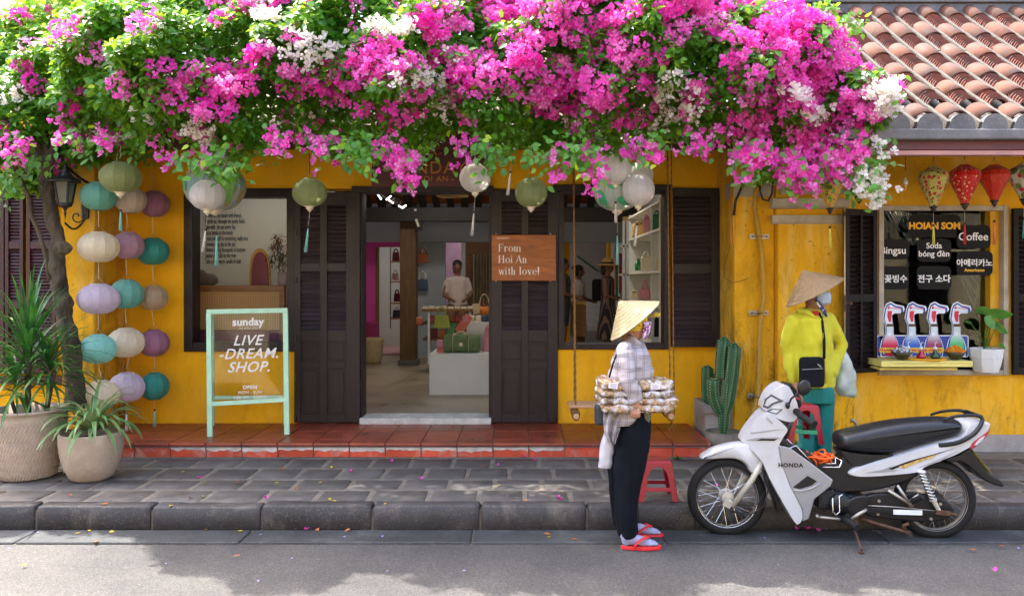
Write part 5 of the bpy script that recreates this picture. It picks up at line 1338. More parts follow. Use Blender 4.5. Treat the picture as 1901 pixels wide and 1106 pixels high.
def rrect(x0,x1,z0,z1,r,n=5):
    pts=[]
    for (cx_,cz_,a0) in ((x1-r,z0+r,-90),(x1-r,z1-r,0),(x0+r,z1-r,90),(x0+r,z0+r,180)):
        for i in range(n+1): a=math.radians(a0+90*i/n);pts.append((cx_+math.cos(a)*r,cz_+math.sin(a)*r))
    return pts
PYs=CY + .030
for (x0,y0,x1,y1,lines,lab) in (
    (1687,398,1783,441,[('HOIAN SOM',425,.082,'txt_yel',.0035,1735)],'widest black plaque with yellow cafe name'),
    (1776,418,1839,461,[('Coffee',446,.098,'txt_bw',.001,1807)],'black plaque reading Coffee, upper right in the cafe window'),
    (1622,444,1688,481,[('Bingsu',471,.090,'txt_bw',.001,1658)],'black plaque reading Bingsu beside the shutter'),
    (1703,444,1766,486,[('Soda',461,.072,'txt_bw',.001,1734),('bóng đèn',476,.072,'txt_bw',.001,1734)],'black plaque reading Soda in the middle of the cafe window'),
    (1776,466,1843,511,[('아메리카노',493,.070,'txt_bw',.0015,1809),('Americano',504,.040,'txt_yel',.001,1809)],'black plaque with Korean and yellow Americano lettering'),
    (1622,494,1687,537,[('눈꽃빙수',523,.074,'txt_bw',.0015,1656)],'black plaque with Korean lettering under the Bingsu plaque'),
    (1702,494,1766,537,[('전구 소다',523,.074,'txt_bw',.0015,1734)],'black plaque with Korean lettering under the Soda plaque')):
    r_=thing('menu_plaque',lab,'sign',W((x0+x1)/2,y1,PYs),'black menu plaques in the cafe window')
    a=W(x0,y1,PYs);b=W(x1,y0,PYs);q=MB();q.prism(rrect(a.x,b.x,a.z,b.z,.045),PYs,PYs+.006);q.build('board',M['plaque'],r_)
    for (t,py,sz,mt,bo,pxx) in lines: text(t,sz,W(pxx,py,PYs-.001),M[mt],r_,bold=bo,ext=.0008)
# bottle cutouts on a blue board
YBt=CY - .02
bd=thing('drink_display','cut-out display board with four light bulb shaped soda bottles on the cafe counter','display board',W(1715,662,YBt))
M['navy']=pmat('blue_print',srgb(32,60,150),.5,var=.05);M['print_w']=pmat('white_print',srgb(220,226,236),.5,var=.04);M['print_y']=pmat('yellow_print',srgb(240,210,60),.5,var=.04);M['print_r']=pmat('red_print',srgb(206,30,60),.5,var=.05)
a=W(1628,663,YBt);b=W(1798,622,YBt);q=MB();q.prism(rrect(a.x,b.x,a.z,b.z,.02),YBt,YBt+.008);q.build('panel',M['print_w'],bd)
q=MB();q.prism(rrect(a.x+.006,b.x-.008,a.z+.008,b.z-.008,.015),YBt-.002,YBt);q.build('blue_panel',M['navy'],bd)
def grad(name,top,bottom,z0,z1):
    m=NT(name);g=m.n('ShaderNodeSeparateXYZ');m.l(m.n('ShaderNodeNewGeometry').outputs['Position'],g.inputs[0]);f=m.maprange(g.outputs[2],z0,z1)
    m.l(m.mix(m.ramp(f,[(.35,0.0),(.85,1.0)],'EASE'),bottom,top),m.b.inputs['Base Color']);m.b.inputs['Roughness'].default_value=.45;return m.mat
silh=[(-15,100),(-17,84),(-14,70),(-8,60),(-7,50),(-8,40),(-12,30),(-9,12),(-6,4),(2,0),(10,5),(24,8),(26,14),(24,18),(10,18),(4,22),(5,36),(7,48),(7,58),(13,70),(17,84),(15,100)]
bulb=[(-6,46),(-6,56),(-8,62),(-13,72),(-14.5,84),(-12,93),(-6,99),(0,100),(6,99),(12,93),(14.5,84),(13,72),(8,62),(6,56),(6,46)]
for (px,c_,cap) in ((1651,srgb(214,34,84),'STRAWBERRY'),(1692,srgb(20,96,200),'COCONUT'),(1733,srgb(150,50,100),'BLUEBERRY'),(1775,srgb(60,180,110),'')):
    def T(l,k=1.0,y=0.0): return [(W(px+u*.97*k,0,YBt).x,W(0,561+v,YBt).z) for (u,v) in l]
    q=MB();q.prism(T([(u*1.12,50+(v-50)*1.03) for u,v in silh]),YBt-.006,YBt-.0021);q.build('backing',M['print_w'],bd)
    q=MB();q.prism(T([(u*1.0,50+(v-50)*.98) for u,v in silh]),YBt-.008,YBt-.0061);q.build('outline',M['navy'],bd)
    q=MB();q.prism(T([(u*.84,50+(v-50)*.92) for u,v in silh]),YBt-.010,YBt-.0081);q.build('ground',M['print_w'],bd)
    z0, z1=W(0,661,YBt).z, W(0,607,YBt).z
    q=MB();q.prism(T(bulb),YBt-.012,YBt-.0101);q.build('bottle_print',grad('soda_print',srgb(198,214,222),c_,z0,z1),bd)
    q=MB();a=W(px-6,606,YBt);b=W(px+6,601,YBt);q.box(a.x,b.x,YBt-.013,YBt-.0121,a.z,b.z);q.build('cap_print',M['bead'],bd)
    q=MB();q.prism([(p[0],p[1]) for p in T([(-4,16),(4,16),(3,26),(2,36),(-2,36),(-5,26)])],YBt-.012,YBt-.0101);q.ell(W(px-1,571,YBt-.011),(.012,.002,.012),10,6);q.build('straw_print',M['print_r'],bd)
    q=MB();q.tube([W(px-1,571,YBt-.012),W(px+22,573,YBt-.012)],.004,5);q.build('straw_print',pmat('pink_straw',srgb(214,140,160),.5),bd)
    q=MB();q.ell(W(px,620,YBt-.0125),(.017,.001,.017),12,6);q.build('badge_print',M['print_w'],bd)
    if cap:
        a=W(px-20,654,YBt);b=W(px+18,645,YBt);q=MB();q.prism(rrect(a.x,b.x,a.z,b.z,.016),YBt-.014,YBt-.0125);q.build('caption_strip',M['print_y'],bd);text(cap,.030,W(px-1,652,YBt-.015),M['print_r'],bd,bold=.001,ext=.0005)
# counter boards
M['butter']=pmat('butter_yellow_paint',srgb(226,212,120),.5,var=.08)
ct=thing('counter_shelf','pale yellow folding counter board under the drink display','shelf',W(1715,680,-.8))
for (xa,xb,ya,yb,y0,y1) in ((1636,1806,668,681,-.92,-.63),(1634,1778,683,687,-.86,-.63)):
    a=W(xa,yb,y0);b=W(xb,ya,y0);q=MB();q.box(a.x,b.x,y0,y1,a.z,a.z+(.05 if ya == 668 else .02));q.build('board',M['butter'],ct,bevel=.004)
q=MB();a=W(1652,674.5,-.922);b=W(1805,673.5,-.922);q.box(a.x,b.x,-.9225,-.919,a.z,a.z+.003);q.build('seam',pmat('tan_paint',srgb(150,126,70),.6),ct)
ctz=W(0,681,-.92).z + .05
tr2=thing('yellow_tray','flat yellow tray between the two bowls on the cafe counter','tray',W(1716,666,-.8));q=MB();q.lathe([(.001,0),(.16,.0),(.175,.016),(.165,.018),(.15,.008),(.001,.008)],Vector((W(1716,0,-.78).x,-.78,ctz)),24);q.build('plate',M['txt_yel'],tr2,smooth=True)
M['bowl']=pmat('dark_olive_bowl',srgb(58,54,34),.35,var=.1)
for (px,lab,c_,heap) in ((1674,'dark bowl heaped with grey and white ice topping on the cafe counter',srgb(110,104,100),'mix'),(1773,'dark bowl heaped with orange yellow mango cubes on the cafe counter',srgb(222,140,20),'mango')):
    r_=thing('bowl',lab,'bowl',Vector((W(px,0,-.80).x,-.80,ctz)));c=Vector((W(px,0,-.8).x,-.8,ctz))
    q=MB();q.lathe([(.001,0),(.035,0),(.038,.012),(.06,.03),(.09,.068),(.086,.068),(.055,.035),(.001,.02)],c,24);q.build('body',M['bowl'],r_,smooth=True)
    q=MB();
    q.lathe([(.08,.055),(.05,.085),(.02,.105),(.001,.11)],c,14)
    for i in range(150):
        rr=.075 * math.sqrt(random.random());a=random.random() * 2 * PI;p=c + Vector((math.cos(a)*rr,math.sin(a)*rr,.068+.052*(1-(rr/.078) ** 1.3)))
        q.obox(p,[random.uniform(.008,.014)]*3,Matrix.Rotation(random.random()*3,3,Vector((random.random(),random.random(),1)).normalized()),m=(0 if heap == 'mango' or random.random()<.6 else 1))
    q.build('topping',[pmat('topping',c_,.5,var=.3,scale=60),M['print_w']],r_,kind='stuff')
for (px,c_,y,lab) in ((1686,srgb(200,200,210),-.72,'clear mini bottle behind the grey bowl'),(1710,srgb(176,16,40),-.80,'small red bulb bottle on the yellow tray'),(1736,srgb(10,66,44),-.80,'small dark green bulb bottle on the yellow tray')):
    c=Vector((W(px,0,y).x,y,ctz+.008));r_=thing('mini_bottle',lab,'bottle',c,'bulb shaped mini bottles');q=MB()
    q.lathe([(.001,0),(.028,0),(.04,.012),(.036,.03),(.018,.055),(.012,.075),(.012,.10),(.001,.10)],c,16);q.build('body',pmat('coloured_liquid',c_,.12,coat=.6),r_,smooth=True)
    q=MB();q.lathe([(.013,.078),(.015,.078),(.015,.10),(.001,.104)],c,12);q.build('cap',M['print_w'],r_,smooth=True)
    q=MB();q.tube([c+Vector((0,0,.1)),c+Vector((0,0,.135)),c+Vector((.02,0,.14))],.003,5);q.build('straw',M['print_w'],r_)
# plant in white pot on the sill
cpx=W(1830,690,-.68);wp=thing('flower_pot','white octagonal embossed pot on the cafe window sill','plant pot',cpx)
q=MB();s=S(-.68);q.lathe([(.001,0),(21*s,0),(25*s,.06),(28*s,.13),(29.5*s,42*s),(29.5*s,44*s),(27*s,44*s),(26*s,38*s),(.001,38*s)],cpx,8);q.build('body',M['white'],wp,bevel=.006)
q=MB()
for k in range(8):
    for j in range(2):
        a0=PI / 4 * k;p=lambda t, z_: cpx + Vector((math.cos(a0)*(1-t)+math.cos(a0+PI/4)*t,math.sin(a0)*(1-t)+math.sin(a0+PI/4)*t,0)) * (28.2*s*(.98+.02*z_)) + Vector((0,0,.135+.02*j))
        q.tube([p(t/8,1)+Vector((0,0,.010*math.sin(t*PI/2))) for t in range(9)],.003,4)
q.build('relief',M['white'],wp)
q=MB();q.lathe([(.001,39*s),(26.5*s,38.5*s)],cpx,8);q.build('soil',M['soil'],wp)
pp=thing('potted_plant','taro like plant with three broad leaves in the white pot','potted plant',cpx+Vector((0,0,.17)))
M['broad']=green('broad_leaf',srgb(44,110,42),srgb(110,160,60),.4,.3)
for (px,py,dx,dz_,sc_,y2) in ((1848,580,1,.0,.13,-.78),(1832,574,-1,-.1,.11,-.74),(1852,602,1,-.9,.11,-.70),(1858,640,.6,-.5,.05,-.72),(1800,597,-1,.1,.045,-.74),(1838,592,.2,-1,.09,-.82)):
    tip=W(px,py,y2);b=cpx + Vector((random.uniform(-.03,.03),random.uniform(-.02,.02),.17))
    q=MB();q.tube([b,b.lerp(tip,.5)+Vector((0,0,.02)),tip],.004,5);q.build('stalk',M['broad'],pp)
    d=Vector((dx,-.35,dz_)).normalized();sd=d.cross(Vector((0,-.6,.8))).normalized();up=sd.cross(d);q=MB();n=12
    vs=[tip];ol=[(-.35,.0),(-.42,.22),(-.25,.48),(.1,.58),(.5,.5),(.85,.25),(1.05,0),(.85,-.25),(.5,-.5),(.1,-.58),(-.25,-.48),(-.42,-.22)]
    for u, v in ol: vs.append(tip+d*u*sc_+sd*v*sc_+up*(-.18*abs(v)-.10*u*u)*sc_)
    q.add(vs,[(0,1+i,1+(i+1) % 12) for i in range(12)]);q.build('leaf',M['broad'],pp,smooth=True)
# ================================================================== inside the shop
FZ=0.33
ins=thing('shop_interior','grey walled shop room with dark column and pink alcove seen through the open doorway','room',(-1,5,FZ))
M['grey_wall']=pmat('grey_blue_wall',srgb(158,168,178),.85,var=.06,scale=1.5,coords='World',bump=.001)
M['white_wall']=pmat('pale_room_wall',srgb(198,200,196),.85,var=.06,scale=1.2,coords='World')
M['pinkwall']=pmat('magenta_wall',srgb(214,70,170),.7,var=.06,coords='World');M['pinkdark']=pmat('dark_magenta',srgb(150,30,100),.6,var=.06)
M['floor']=stone_mat('polished_cement',srgb(134,122,104),srgb(168,150,120),.35,1.6,.35)
M['oldwood']=pmat('old_column_wood',srgb(92,66,36),.6,var=.35,scale=4,coords='World',stretch=(6,6,.8),bump=.003)
M['beam']=pmat('sooty_beam',srgb(30,24,22),.6,var=.3,coords='World');M['roofboard']=pmat('terracotta_soffit',srgb(156,92,52),.8,var=.3,scale=5,coords='World')
M['blond']=pmat('blond_wood',srgb(176,134,84),.5,var=.2,scale=5,coords='World',stretch=(1,6,6));M['midwood']=pmat('mid_wood',srgb(120,84,48),.55,var=.25,scale=5,coords='World',stretch=(1,6,6))
M['plinth']=pmat('white_laminate',srgb(206,212,216),.45,var=.04,scale=3)
q=MB();q.box(-3.78,1.9,.24,9.9,.1,FZ);q.build('floor',M['floor'],ins)
q=MB();q.box(-3.78,1.9,9.6,9.8,FZ,4.0);q.build('back_wall',M['white_wall'],ins)
q=MB();q.box(-3.775,-3.74,.26,9.6,FZ,3.6);q.box(1.86,1.895,.26,9.6,FZ,3.6);q.build('side_wall',M['white_wall'],ins,kind='stuff') if False else None
q=MB();q.box(-3.778,-3.74,.26,9.6,FZ,3.6);q.build('side_wall',M['white_wall'],ins)
q=MB();q.box(1.86,1.898,.26,9.6,FZ,3.6);q.build('side_wall',M['white_wall'],ins)
def ibox(px0,px1,py0,py1,y,dep,name,mat,par,bev=0):
    a=W(px0,py1,y);b=W(px1,py0,y);q=MB();q.box(a.x,b.x,y,y+dep,a.z,b.z);return q.build(name,mat,par,bevel=bev)
# left window: white partition with the lines of text
YW=1.7
ibox(330,548,250,700,YW,.1,'partition_wall',M['white_wall'],ins)
ibox(548,556,250,700,.3,1.5,'partition_wall',M['white_wall'],ins)
txt=['Coffee on the beach with friends','Bicycle out through the paddy fields','Rise with the sun every day','Enjoy lunch on the beach','Treat yourself to something really nice','Dreamy long day at the spa','Dinner among thousands of lanterns','Sunset cocktails by the river','Take a long warm candle lit bath']
for i, t in enumerate(txt): text(t,.080,W(381,404+i*10.6,YW-.004),M['txt_dark'],ins,'LEFT',sx=.40,bold=.0004,ext=.001)
# centre
a=W(742,678,4.6);b=W(772,380,4.6);q=MB();q.box(a.x,b.x,4.6,4.85,FZ,3.4);q.build('column',M['oldwood'],ins,bevel=.015)
q=MB();q.box(a.x-.03,b.x+.03,4.57,4.88,FZ,FZ+.08);q.build('column_base',M['concrete_dark'],ins,bevel=.01)
q=MB();q.box(-3.74,1.86,4.4,4.55,W(0,411,4.4).z,W(0,384,4.4).z);q.build('tie_beam',M['beam'],ins,bevel=.01)
z0=W(0,384,4.4).z
q=MB();q.add([(-3.74,4.5,z0+.06),(1.86,4.5,z0+.06),(1.86,3.2,z0+.71),(-3.74,3.2,z0+.71)],[(0,1,2,3)]);q.build('ceiling_board',M['roofboard'],ins)
rm=MB();rm.obox((0,0,0),(.10,1.42,.10),Matrix.Rotation(-math.atan(.5),3,'X'));rme=rm.mesh('rafter',M['beam'])
for i in range(26): link('rafter',rme,ins,Vector((-3.6+.213*i,3.85,z0+.32))-org(ins),(0,0,random.uniform(-.02,.02)))
YP=5.6
ibox(560,1172,411,449,YP-.1,.3,'header_wall',M['grey_wall'],ins);ibox(560,1172,300,411,YP,.2,'upper_wall',M['grey_wall'],ins)
ibox(560,697,449,700,YP,.15,'pink_wall',M['pinkwall'],ins);ibox(697,760,449,458,YP,.15,'pink_lintel',M['pinkwall'],ins);ibox(697,701,458,665,YP-.01,.16,'alcove_trim',M['midwood'],ins)
ibox(660,696,600,640,YP-.4,.4,'pink_bench',M['pinkdark'],ins)
ibox(756,826,449,661,YP,.15,'display_wall',M['grey_wall'],ins)
ibox(702,760,449,700,8.2,.1,'alcove_wall',M['white_wall'],ins)
ibox(828,856,449,650,8.0,.1,'lilac_wall',pmat('lilac_wall',srgb(176,140,168),.8),ins);ibox(864,925,449,650,7.2,.1,'timber_partition',M['midwood'],ins)
ibox(1036,1046,440,660,YP-.15,.3,'grey_post',M['grey_wall'],ins);ibox(1046,1058,449,640,6.4,.2,'yellow_post',M['wall'],ins)
ibox(1128,1134,449,620,7.6,.2,'yellow_post',M['wall'],ins)
ibox(1058,1230,440,645,9.2,.1,'lilac_wall',pmat('dusty_wall',srgb(170,160,160),.85,var=.05),ins)
q=MB()
pz=[(1070,476)]
for k in range(8): x_, y_=pz[-1];pz += [(x_+5,y_),(x_+5,y_+3.6)]
for k in range(len(pz)-1): q.tube([W(*pz[k],9.17),W(*pz[k+1],9.17)],.012,4)
q.build('stair_motif',pmat('green_line',srgb(20,110,80),.6),ins)
for k in range(5): ibox(1092-2*k,1150,604-11*k,614-11*k,8.2+.2*k,.2,'step',M['white_wall'],ins)
# curtain
q=MB();vs=[];n=60
for j, py in enumerate((472,600)):
    for i in range(n+1): u=i / n;vs.append(W(876+46*u,py,7.05+.03*math.sin(u*50)))
q.add(vs,[(i,i+1,n+2+i,n+1+i) for i in range(n)]);tag(q.build('curtain',pmat('linen',srgb(150,134,108),.9,var=.1),None,smooth=True,at=W(895,600,7.05)),'beige linen curtain in folds behind the shop clerk','curtain')
q=MB();a=W(700,656,7.2);b=W(760,633,7.2);q.box(a.x,b.x,6.3,8.0,FZ,FZ+.015);tag(q.build('rug',pmat('speckled_rug',srgb(180,140,140),.95,var=.5,scale=60,bump=.01,bscale=60),None,at=(a.x,7,FZ)),'pink grey speckled rug in the alcove behind the column','rug')
wb=thing('wicker_basket','round cream wicker basket standing on the shop floor at the left of the doorway','basket',(W(692,0,5.0).x,5.0,FZ));c=Vector((W(692,0,5.0).x,5.0,FZ));s=S(5.0)
q=MB();q.lathe([(.001,0),(15*s,0),(16*s,.02)]+[((16+4.5*t/8+.25*(t % 2))*s,.02+(46*s-.02)*t/8) for t in range(1,9)]+[(19*s,46*s),(17*s,.3)],c,28);q.build('body',pmat('wicker',srgb(176,156,122),.9,var=.3,scale=60,bump=.004,bscale=90),wb,smooth=True)
# rail, shelf with bags in the alcove
sh=thing('steel_shelf','dark steel rack with blond shelves in the alcove, half behind the column','shelf',W(735,650,6.6))
for py in (484,522,562,590): ibox(723,752,py,py+2.5,6.4,.35,'shelf_board',M['blond'],sh)
for px in (724,751): ibox(px,px+1.5,455,610,6.42,.02,'post',M['black'],sh)
# handbags
M['tan']=pmat('tan_leather',srgb(176,100,64),.5,var=.1);M['navyc']=pmat('slate_fabric',srgb(64,84,104),.8,var=.15);M['moss']=pmat('moss_canvas',srgb(96,122,84),.85,var=.12,scale=30);M['lime']=pmat('olive_fabric',srgb(150,160,72),.8,var=.15);M['coral']=pmat('coral_fabric',srgb(206,112,104),.7,var=.1);M['rose']=pmat('rose_fabric',srgb(206,140,160),.8,var=.12);M['jute']=pmat('cream_webbing',srgb(204,190,160),.85,var=.1);M['wine']=pmat('wine_leather',srgb(96,24,34),.5,var=.1);M['gold']=pmat('gold_straw',srgb(186,150,84),.7,var=.4,scale=70,bump=.003,bscale=80);M['emer']=pmat('emerald_leather',srgb(16,110,66),.4,var=.1);M['ivory']=pmat('ivory_fabric',srgb(214,206,190),.7,var=.08);M['orange']=pmat('orange_basket',srgb(206,120,40),.6,var=.2,scale=60)
def handbag(px,py,w,h,y,mat,label,handle=1.0,hmat=None,taper=.86,cat='handbag',depth=.35,group=None):
    s=S(y);c=W(px,py,y);Wd, Hh=w * s / 2, h * s / 2;dp=Wd * depth
    r_=thing('handbag',label,cat,c-Vector((0,0,Hh)),group);q=MB();n=20;rows_=6;b=0
    for j in range(rows_+1):
        t=j / rows_;k=1 + (taper-1) * t;pf=(1-.25*abs(2*t-1) ** 3)
        for i in range(n):
            a=2 * PI * i / n;ca, sa=math.cos(a), math.sin(a)
            q.v.append((c.x+Wd*k*math.copysign(abs(ca) ** .5,ca),c.y+dp*pf*(1-.5*t)*math.copysign(abs(sa) ** .7,sa),c.z-Hh+2*Hh*t))
    for j in range(rows_):
        for i in range(n): q.f.append((j*n+i,j*n+(i+1) % n,(j+1)*n+(i+1) % n,(j+1)*n+i));q.m.append(0)
    q.f += [tuple(range(n))[::-1],tuple(rows_*n+i for i in range(n))];q.m += [0,0]
    q.build('body',mat,r_,smooth=True)
    if handle:
        for yo in (-dp*.45,dp*.45):
            q=MB();q.tube([c+Vector((math.cos(PI*k/10)*Wd*.48,yo,Hh*.95+math.sin(PI*k/10)*Hh*handle)) for k in range(11)],max(.004,1.3*s),6);q.build('handle',hmat or mat,r_,smooth=True)
    return r_
handbag(785,479,22,18,5.5,M['tan'],'small tan leather handbag on the grey wall, upper of two',1.2)
handbag(784,529,22,20,5.5,M['navyc'],'slate handbag with pale strap on the grey wall, lower of two',1.6,M['ivory'])
for (px,py) in ((786,464),(787,511)): q=MB();q.lathe([(.001,0),(.055,0),(.055,.02),(.001,.02)],W(px,py,5.59),16,Matrix.Rotation(PI/2,3,'X'));tag(q.build('wall_peg',M['plinth'],None,at=W(px,py,5.58)),'round white peg above the %s handbag on the grey wall' % ('tan' if py<500 else 'slate'),'peg')
handbag(735,476,14,16,6.55,M['wine'],'dark red bag on the top board of the alcove rack',.8);handbag(734,514,14,13,6.55,M['ivory'],'cream bag on the second board of the alcove rack',1);handbag(737,552,12,15,6.55,M['wine'],'wine red bag on the third board of the alcove rack',.9);handbag(736,583,15,15,6.55,M['navyc'],'blue and cream bag on the lowest board of the alcove rack',.8,M['ivory'])
# display table with cards
tb=thing('display_table','long wooden display table on white legs with cards and pouches','table',W(835,676,3.6))
ibox(783,905,573,578,3.4,.6,'table_top',M['midwood'],tb,.004)
for px in (794,870): ibox(px,px+4,578,676,3.42,.03,'leg',M['plinth'],tb);ibox(px+3,px+6,578,664,3.95,.03,'leg',M['plinth'],tb)
for py in (598,628): ibox(785,880,py,py+4,3.5,.4,'shelf_board',M['midwood'],tb)
for i in range(8): ibox(784+i*12,794+i*12,569-(i % 2),573,3.42,.05,'card',M['ivory'],tb)
for i in range(6): ibox(798+i*12,808+i*12,586+(i % 2),597,3.55,.1,'pouch',[M['coral'],M['jute'],M['wine'],M['tan']][i % 4],tb,.01)
for i in range(4): ibox(798+i*16,811+i*16,610+(i % 2)*2,628,3.55,.12,'pouch',[M['wine'],M['tan'],M['navyc'],M['wine']][i % 4],tb,.01)
handbag(779,596,14,15,3.7,M['tan'],'orange tan pouch at the left end of the display table',0)
pl0=thing('display_plinth','low wide white display block just inside the doorway','plinth',W(855,733,1.5));ibox(797,916,657,733.5,1.5,.8,'body',M['plinth'],pl0,.004)
pl1=thing('display_plinth','smaller white block standing behind the green duffel bag','plinth',W(890,655,2.0));ibox(866,918,598,660,1.95,.4,'body',M['plinth'],pl1,.004)
handbag(820,597,33,24,1.75,M['lime'],'gathered olive green handbag hanging on the front of the display table',1.3,taper=.72,depth=.4)
q=MB();q.tube([W(820,570,1.78),W(820,585,1.78)],.006,6);
# duffel
df=thing('duffel_bag','green canvas duffel bag with cream straps on the low white block','bag',W(857,656,1.75));s=S(1.75);c=W(857,637.5,1.75)
q=MB();L=33 * s;R_b=18.5 * s;pts=[c+Vector((-L,0,0)),c+Vector((-L*.95,0,0)),c+Vector((-L*.8,0,0)),c,c+Vector((L*.8,0,0)),c+Vector((L*.95,0,0)),c+Vector((L,0,0))]
q.tube(pts,[R_b*.82,R_b*.93,R_b,R_b*.98,R_b,R_b*.93,R_b*.82],20);q.build('body',M['moss'],df,smooth=True,bevel=.004)
for sx in (-.45,.42):
    q=MB();q.tube([c+Vector((L*sx,math.cos(a)*R_b*1.015,math.sin(a)*R_b*1.015)) for a in [2*PI*k/24 for k in range(24)]],[(.004,5.5*s/2)]*24,4,closed=True);q.build('strap',M['jute'],df)
q=MB();q.tube([c+Vector((L*(-.45+.87*t),-R_b*.5,R_b*(.86+.34*math.sin(PI*t)))) for t in [k/10 for k in range(11)]],[(.008,.012)]*11,6);q.build('handle',M['jute'],df,smooth=True)
q=MB();q.box(c.x-.02,c.x+.02,c.y-R_b-.006,c.y-R_b+.004,c.z-.02,c.z+.02);q.build('patch',M['ivory'],df)
handbag(908,632,26,48,1.85,M['rose'],'pale pink backpack at the right end of the low white block',.25,taper=.6,cat='backpack')
for k, (py,m_) in enumerate(((640,'coral'),(629,'rose'))):
    r_=thing('gift_box','stacked %s gift box beside the duffel, %s' % (('coral','upper one')[0:2] if k else ('pink','lower one')),'box',W(818,py+10,1.75));ibox(811,830,py+3,py+16-(k*2),1.72,.12,'body',M[m_],r_,.004)
lb=thing('coral_case','coral long case leaning up behind the green duffel bag','case',W(858,622,2.0));q=MB();q.obox(W(861,601,1.93),(.10,.05,.24),Matrix.Rotation(math.radians(35),3,'Y'));q.build('body',M['coral'],lb,bevel=.006)
q=MB();q.obox(W(864,592,1.90),(.075,.01,.065),Matrix.Rotation(math.radians(35),3,'Y') @ Matrix.Rotation(.78,3,'Y'));q.build('flap',M['rose'],lb,bevel=.003)
handbag(838,612,22,24,1.95,M['emer'],'emerald green bag with white stripe behind the duffel',0,taper=.8)
for i, (px,m_) in enumerate(((876,'ivory'),(888,'ivory'),(899,'navyc'),(909,'navyc'))):
    c=W(px,598,2.05);r_=thing('mug',['cream mug at the left end of the small white block','second cream mug on the small white block','slate mug third along the small white block','slate mug last along the small white block'][i],'mug',c,'mugs on the white block');s=S(2.05);q=MB();q.lathe([(.001,0),(4.6*s,0),(5*s,.01),(5*s,13*s),(4.4*s,13*s),(4.3*s,.02),(.001,.02)],c,16);q.build('cup',M[m_],r_,smooth=True)
    q=MB();q.tube([c+Vector((5*s*.9+math.sin(PI*k/6)*.018,0,.025+.045*k/6)) for k in range(7)],.0045,5);q.build('handle',M[m_],r_,smooth=True)
c=W(899,584,2.5);r_=thing('pen_basket','orange basket with tall pale hoop handle full of pens','basket',c);q=MB();s=S(2.5);q.lathe([(.001,0),(8*s,0),(9*s,15*s),(8*s,15*s),(.001,3*s)],c,14);q.build('body',M['orange'],r_,smooth=True)
q=MB();q.tube([c+Vector((math.cos(PI*k/10)*9*s,0,14*s+math.sin(PI*k/10)*24*s)) for k in range(11)],1.1*s,6);q.build('handle',M['jute'],r_,smooth=True)
for k in range(7): q=MB();a=c + Vector((-.03+.01*k,0,.05));q.tube([a,a+Vector((random.uniform(-.03,.03),0,13*s+random.uniform(.0,.06)))],.005,5);q.build('pen',M[['black','rose','coral','black','navyc','rose','black'][k]],r_)
r_=thing('card_holder','beige upright card box beside the pen basket','box',W(885,583,2.6));q=MB();q.obox(W(885,573,2.6),(.10,.05,.13),Matrix.Rotation(-.15,3,'Y'));q.build('body',M['jute'],r_,bevel=.003)
# ceiling spot rail, and the straw lampshade
tk=thing('spot_rail','black spotlight rail with three lit white heads hanging under the shop lintel','spotlight',W(728,370,1.2))
q=MB();q.tube([W(700,356,1.2),W(752,388,1.2)],.022,6);q.build('rail',M['black'],tk)
em=NT('lamp_glow');em.b.inputs['Base Color'].default_value=(1,.95,.85,1);em.b.inputs['Emission Color'].default_value=(1,.93,.8,1);em.b.inputs['Emission Strength'].default_value=1.4
for (a,b) in (((701,361),(708,370)),((717,371),(726,364)),((722,372),(730,377)),((740,382),(747,386)),((747,386),(754,381))):
    q=MB();q.tube([W(*a,1.15),W(*b,1.15)],.008,6);q.build('head',em.mat,tk)
q=MB();c=W(737,374,1.19);q.obox(c,(.10,.05,.07),Matrix.Rotation(.6,3,'Y'));q.build('housing',M['black'],tk,bevel=.01)
sp2=thing('spot_lamp','small black clip spotlight fixed to the side of the old column','spotlight',W(777,405,4.5))
q=MB();q.obox(W(778,415,4.45),(.10,.08,.22));q.build('box',M['black'],sp2,bevel=.01);q=MB();q.tube([W(771,388,4.4),W(771,392,4.4)],.02,8);q.tube([W(772,407,4.4),W(777,421,4.4)],.02,8);q.build('head',M['ivory'],sp2)
q=MB();c=W(840,356,2.2);q.lathe([(.2,-.06),(.19,-.03),(.14,.0),(.05,.05),(.01,.07)],c,24);tag(q.build('straw_lampshade',M['gold'],None,smooth=True,at=c),'shallow straw lampshade just under the door lintel','lampshade')
# left window: cane cabinet, surfboard, vase, cushion
cb=thing('cane_cabinet','wooden cabinet back with woven cane panel behind the left window','cabinet',W(450,700,.55))
ibox(365,528,530,541,.5,.45,'top_board',M['midwood'],cb,.004);ibox(519,528,541,700,.5,.03,'post',M['midwood'],cb)
M['cane']=None
m=NT('woven_cane');p=m.pos('World');v=m.n('ShaderNodeTexChecker');
wv1=m.n('ShaderNodeTexWave');wv1.bands_direction='X';wv1.inputs['Scale'].default_value=18;m.l(p,wv1.inputs[0]);wv2=m.n('ShaderNodeTexWave');wv2.bands_direction='Z';wv2.inputs['Scale'].default_value=18;m.l(p,wv2.inputs[0])
mx=m.math('MULTIPLY',wv1.outputs['Fac'],wv2.outputs['Fac']);m.l(m.mix(m.ramp(mx,[(.35,0.0),(.5,1.0)]),srgb(186,150,100),srgb(60,42,28)),m.b.inputs['Base Color']);m.b.inputs['Roughness'].default_value=.8;M['cane']=m.mat
ibox(368,519,541,612,.515,.01,'cane_panel',M['cane'],cb);ibox(365,545,612,700,.56,.02,'lower_panel',pmat('plum_panel',srgb(92,44,74),.6),cb);ibox(528,545,531,700,.53,.04,'side_panel',M['midwood'],cb)
sf=thing('surfboard','plum surfboard with yellow rim standing behind the cane cabinet','surfboard',W(482,531,1.0))
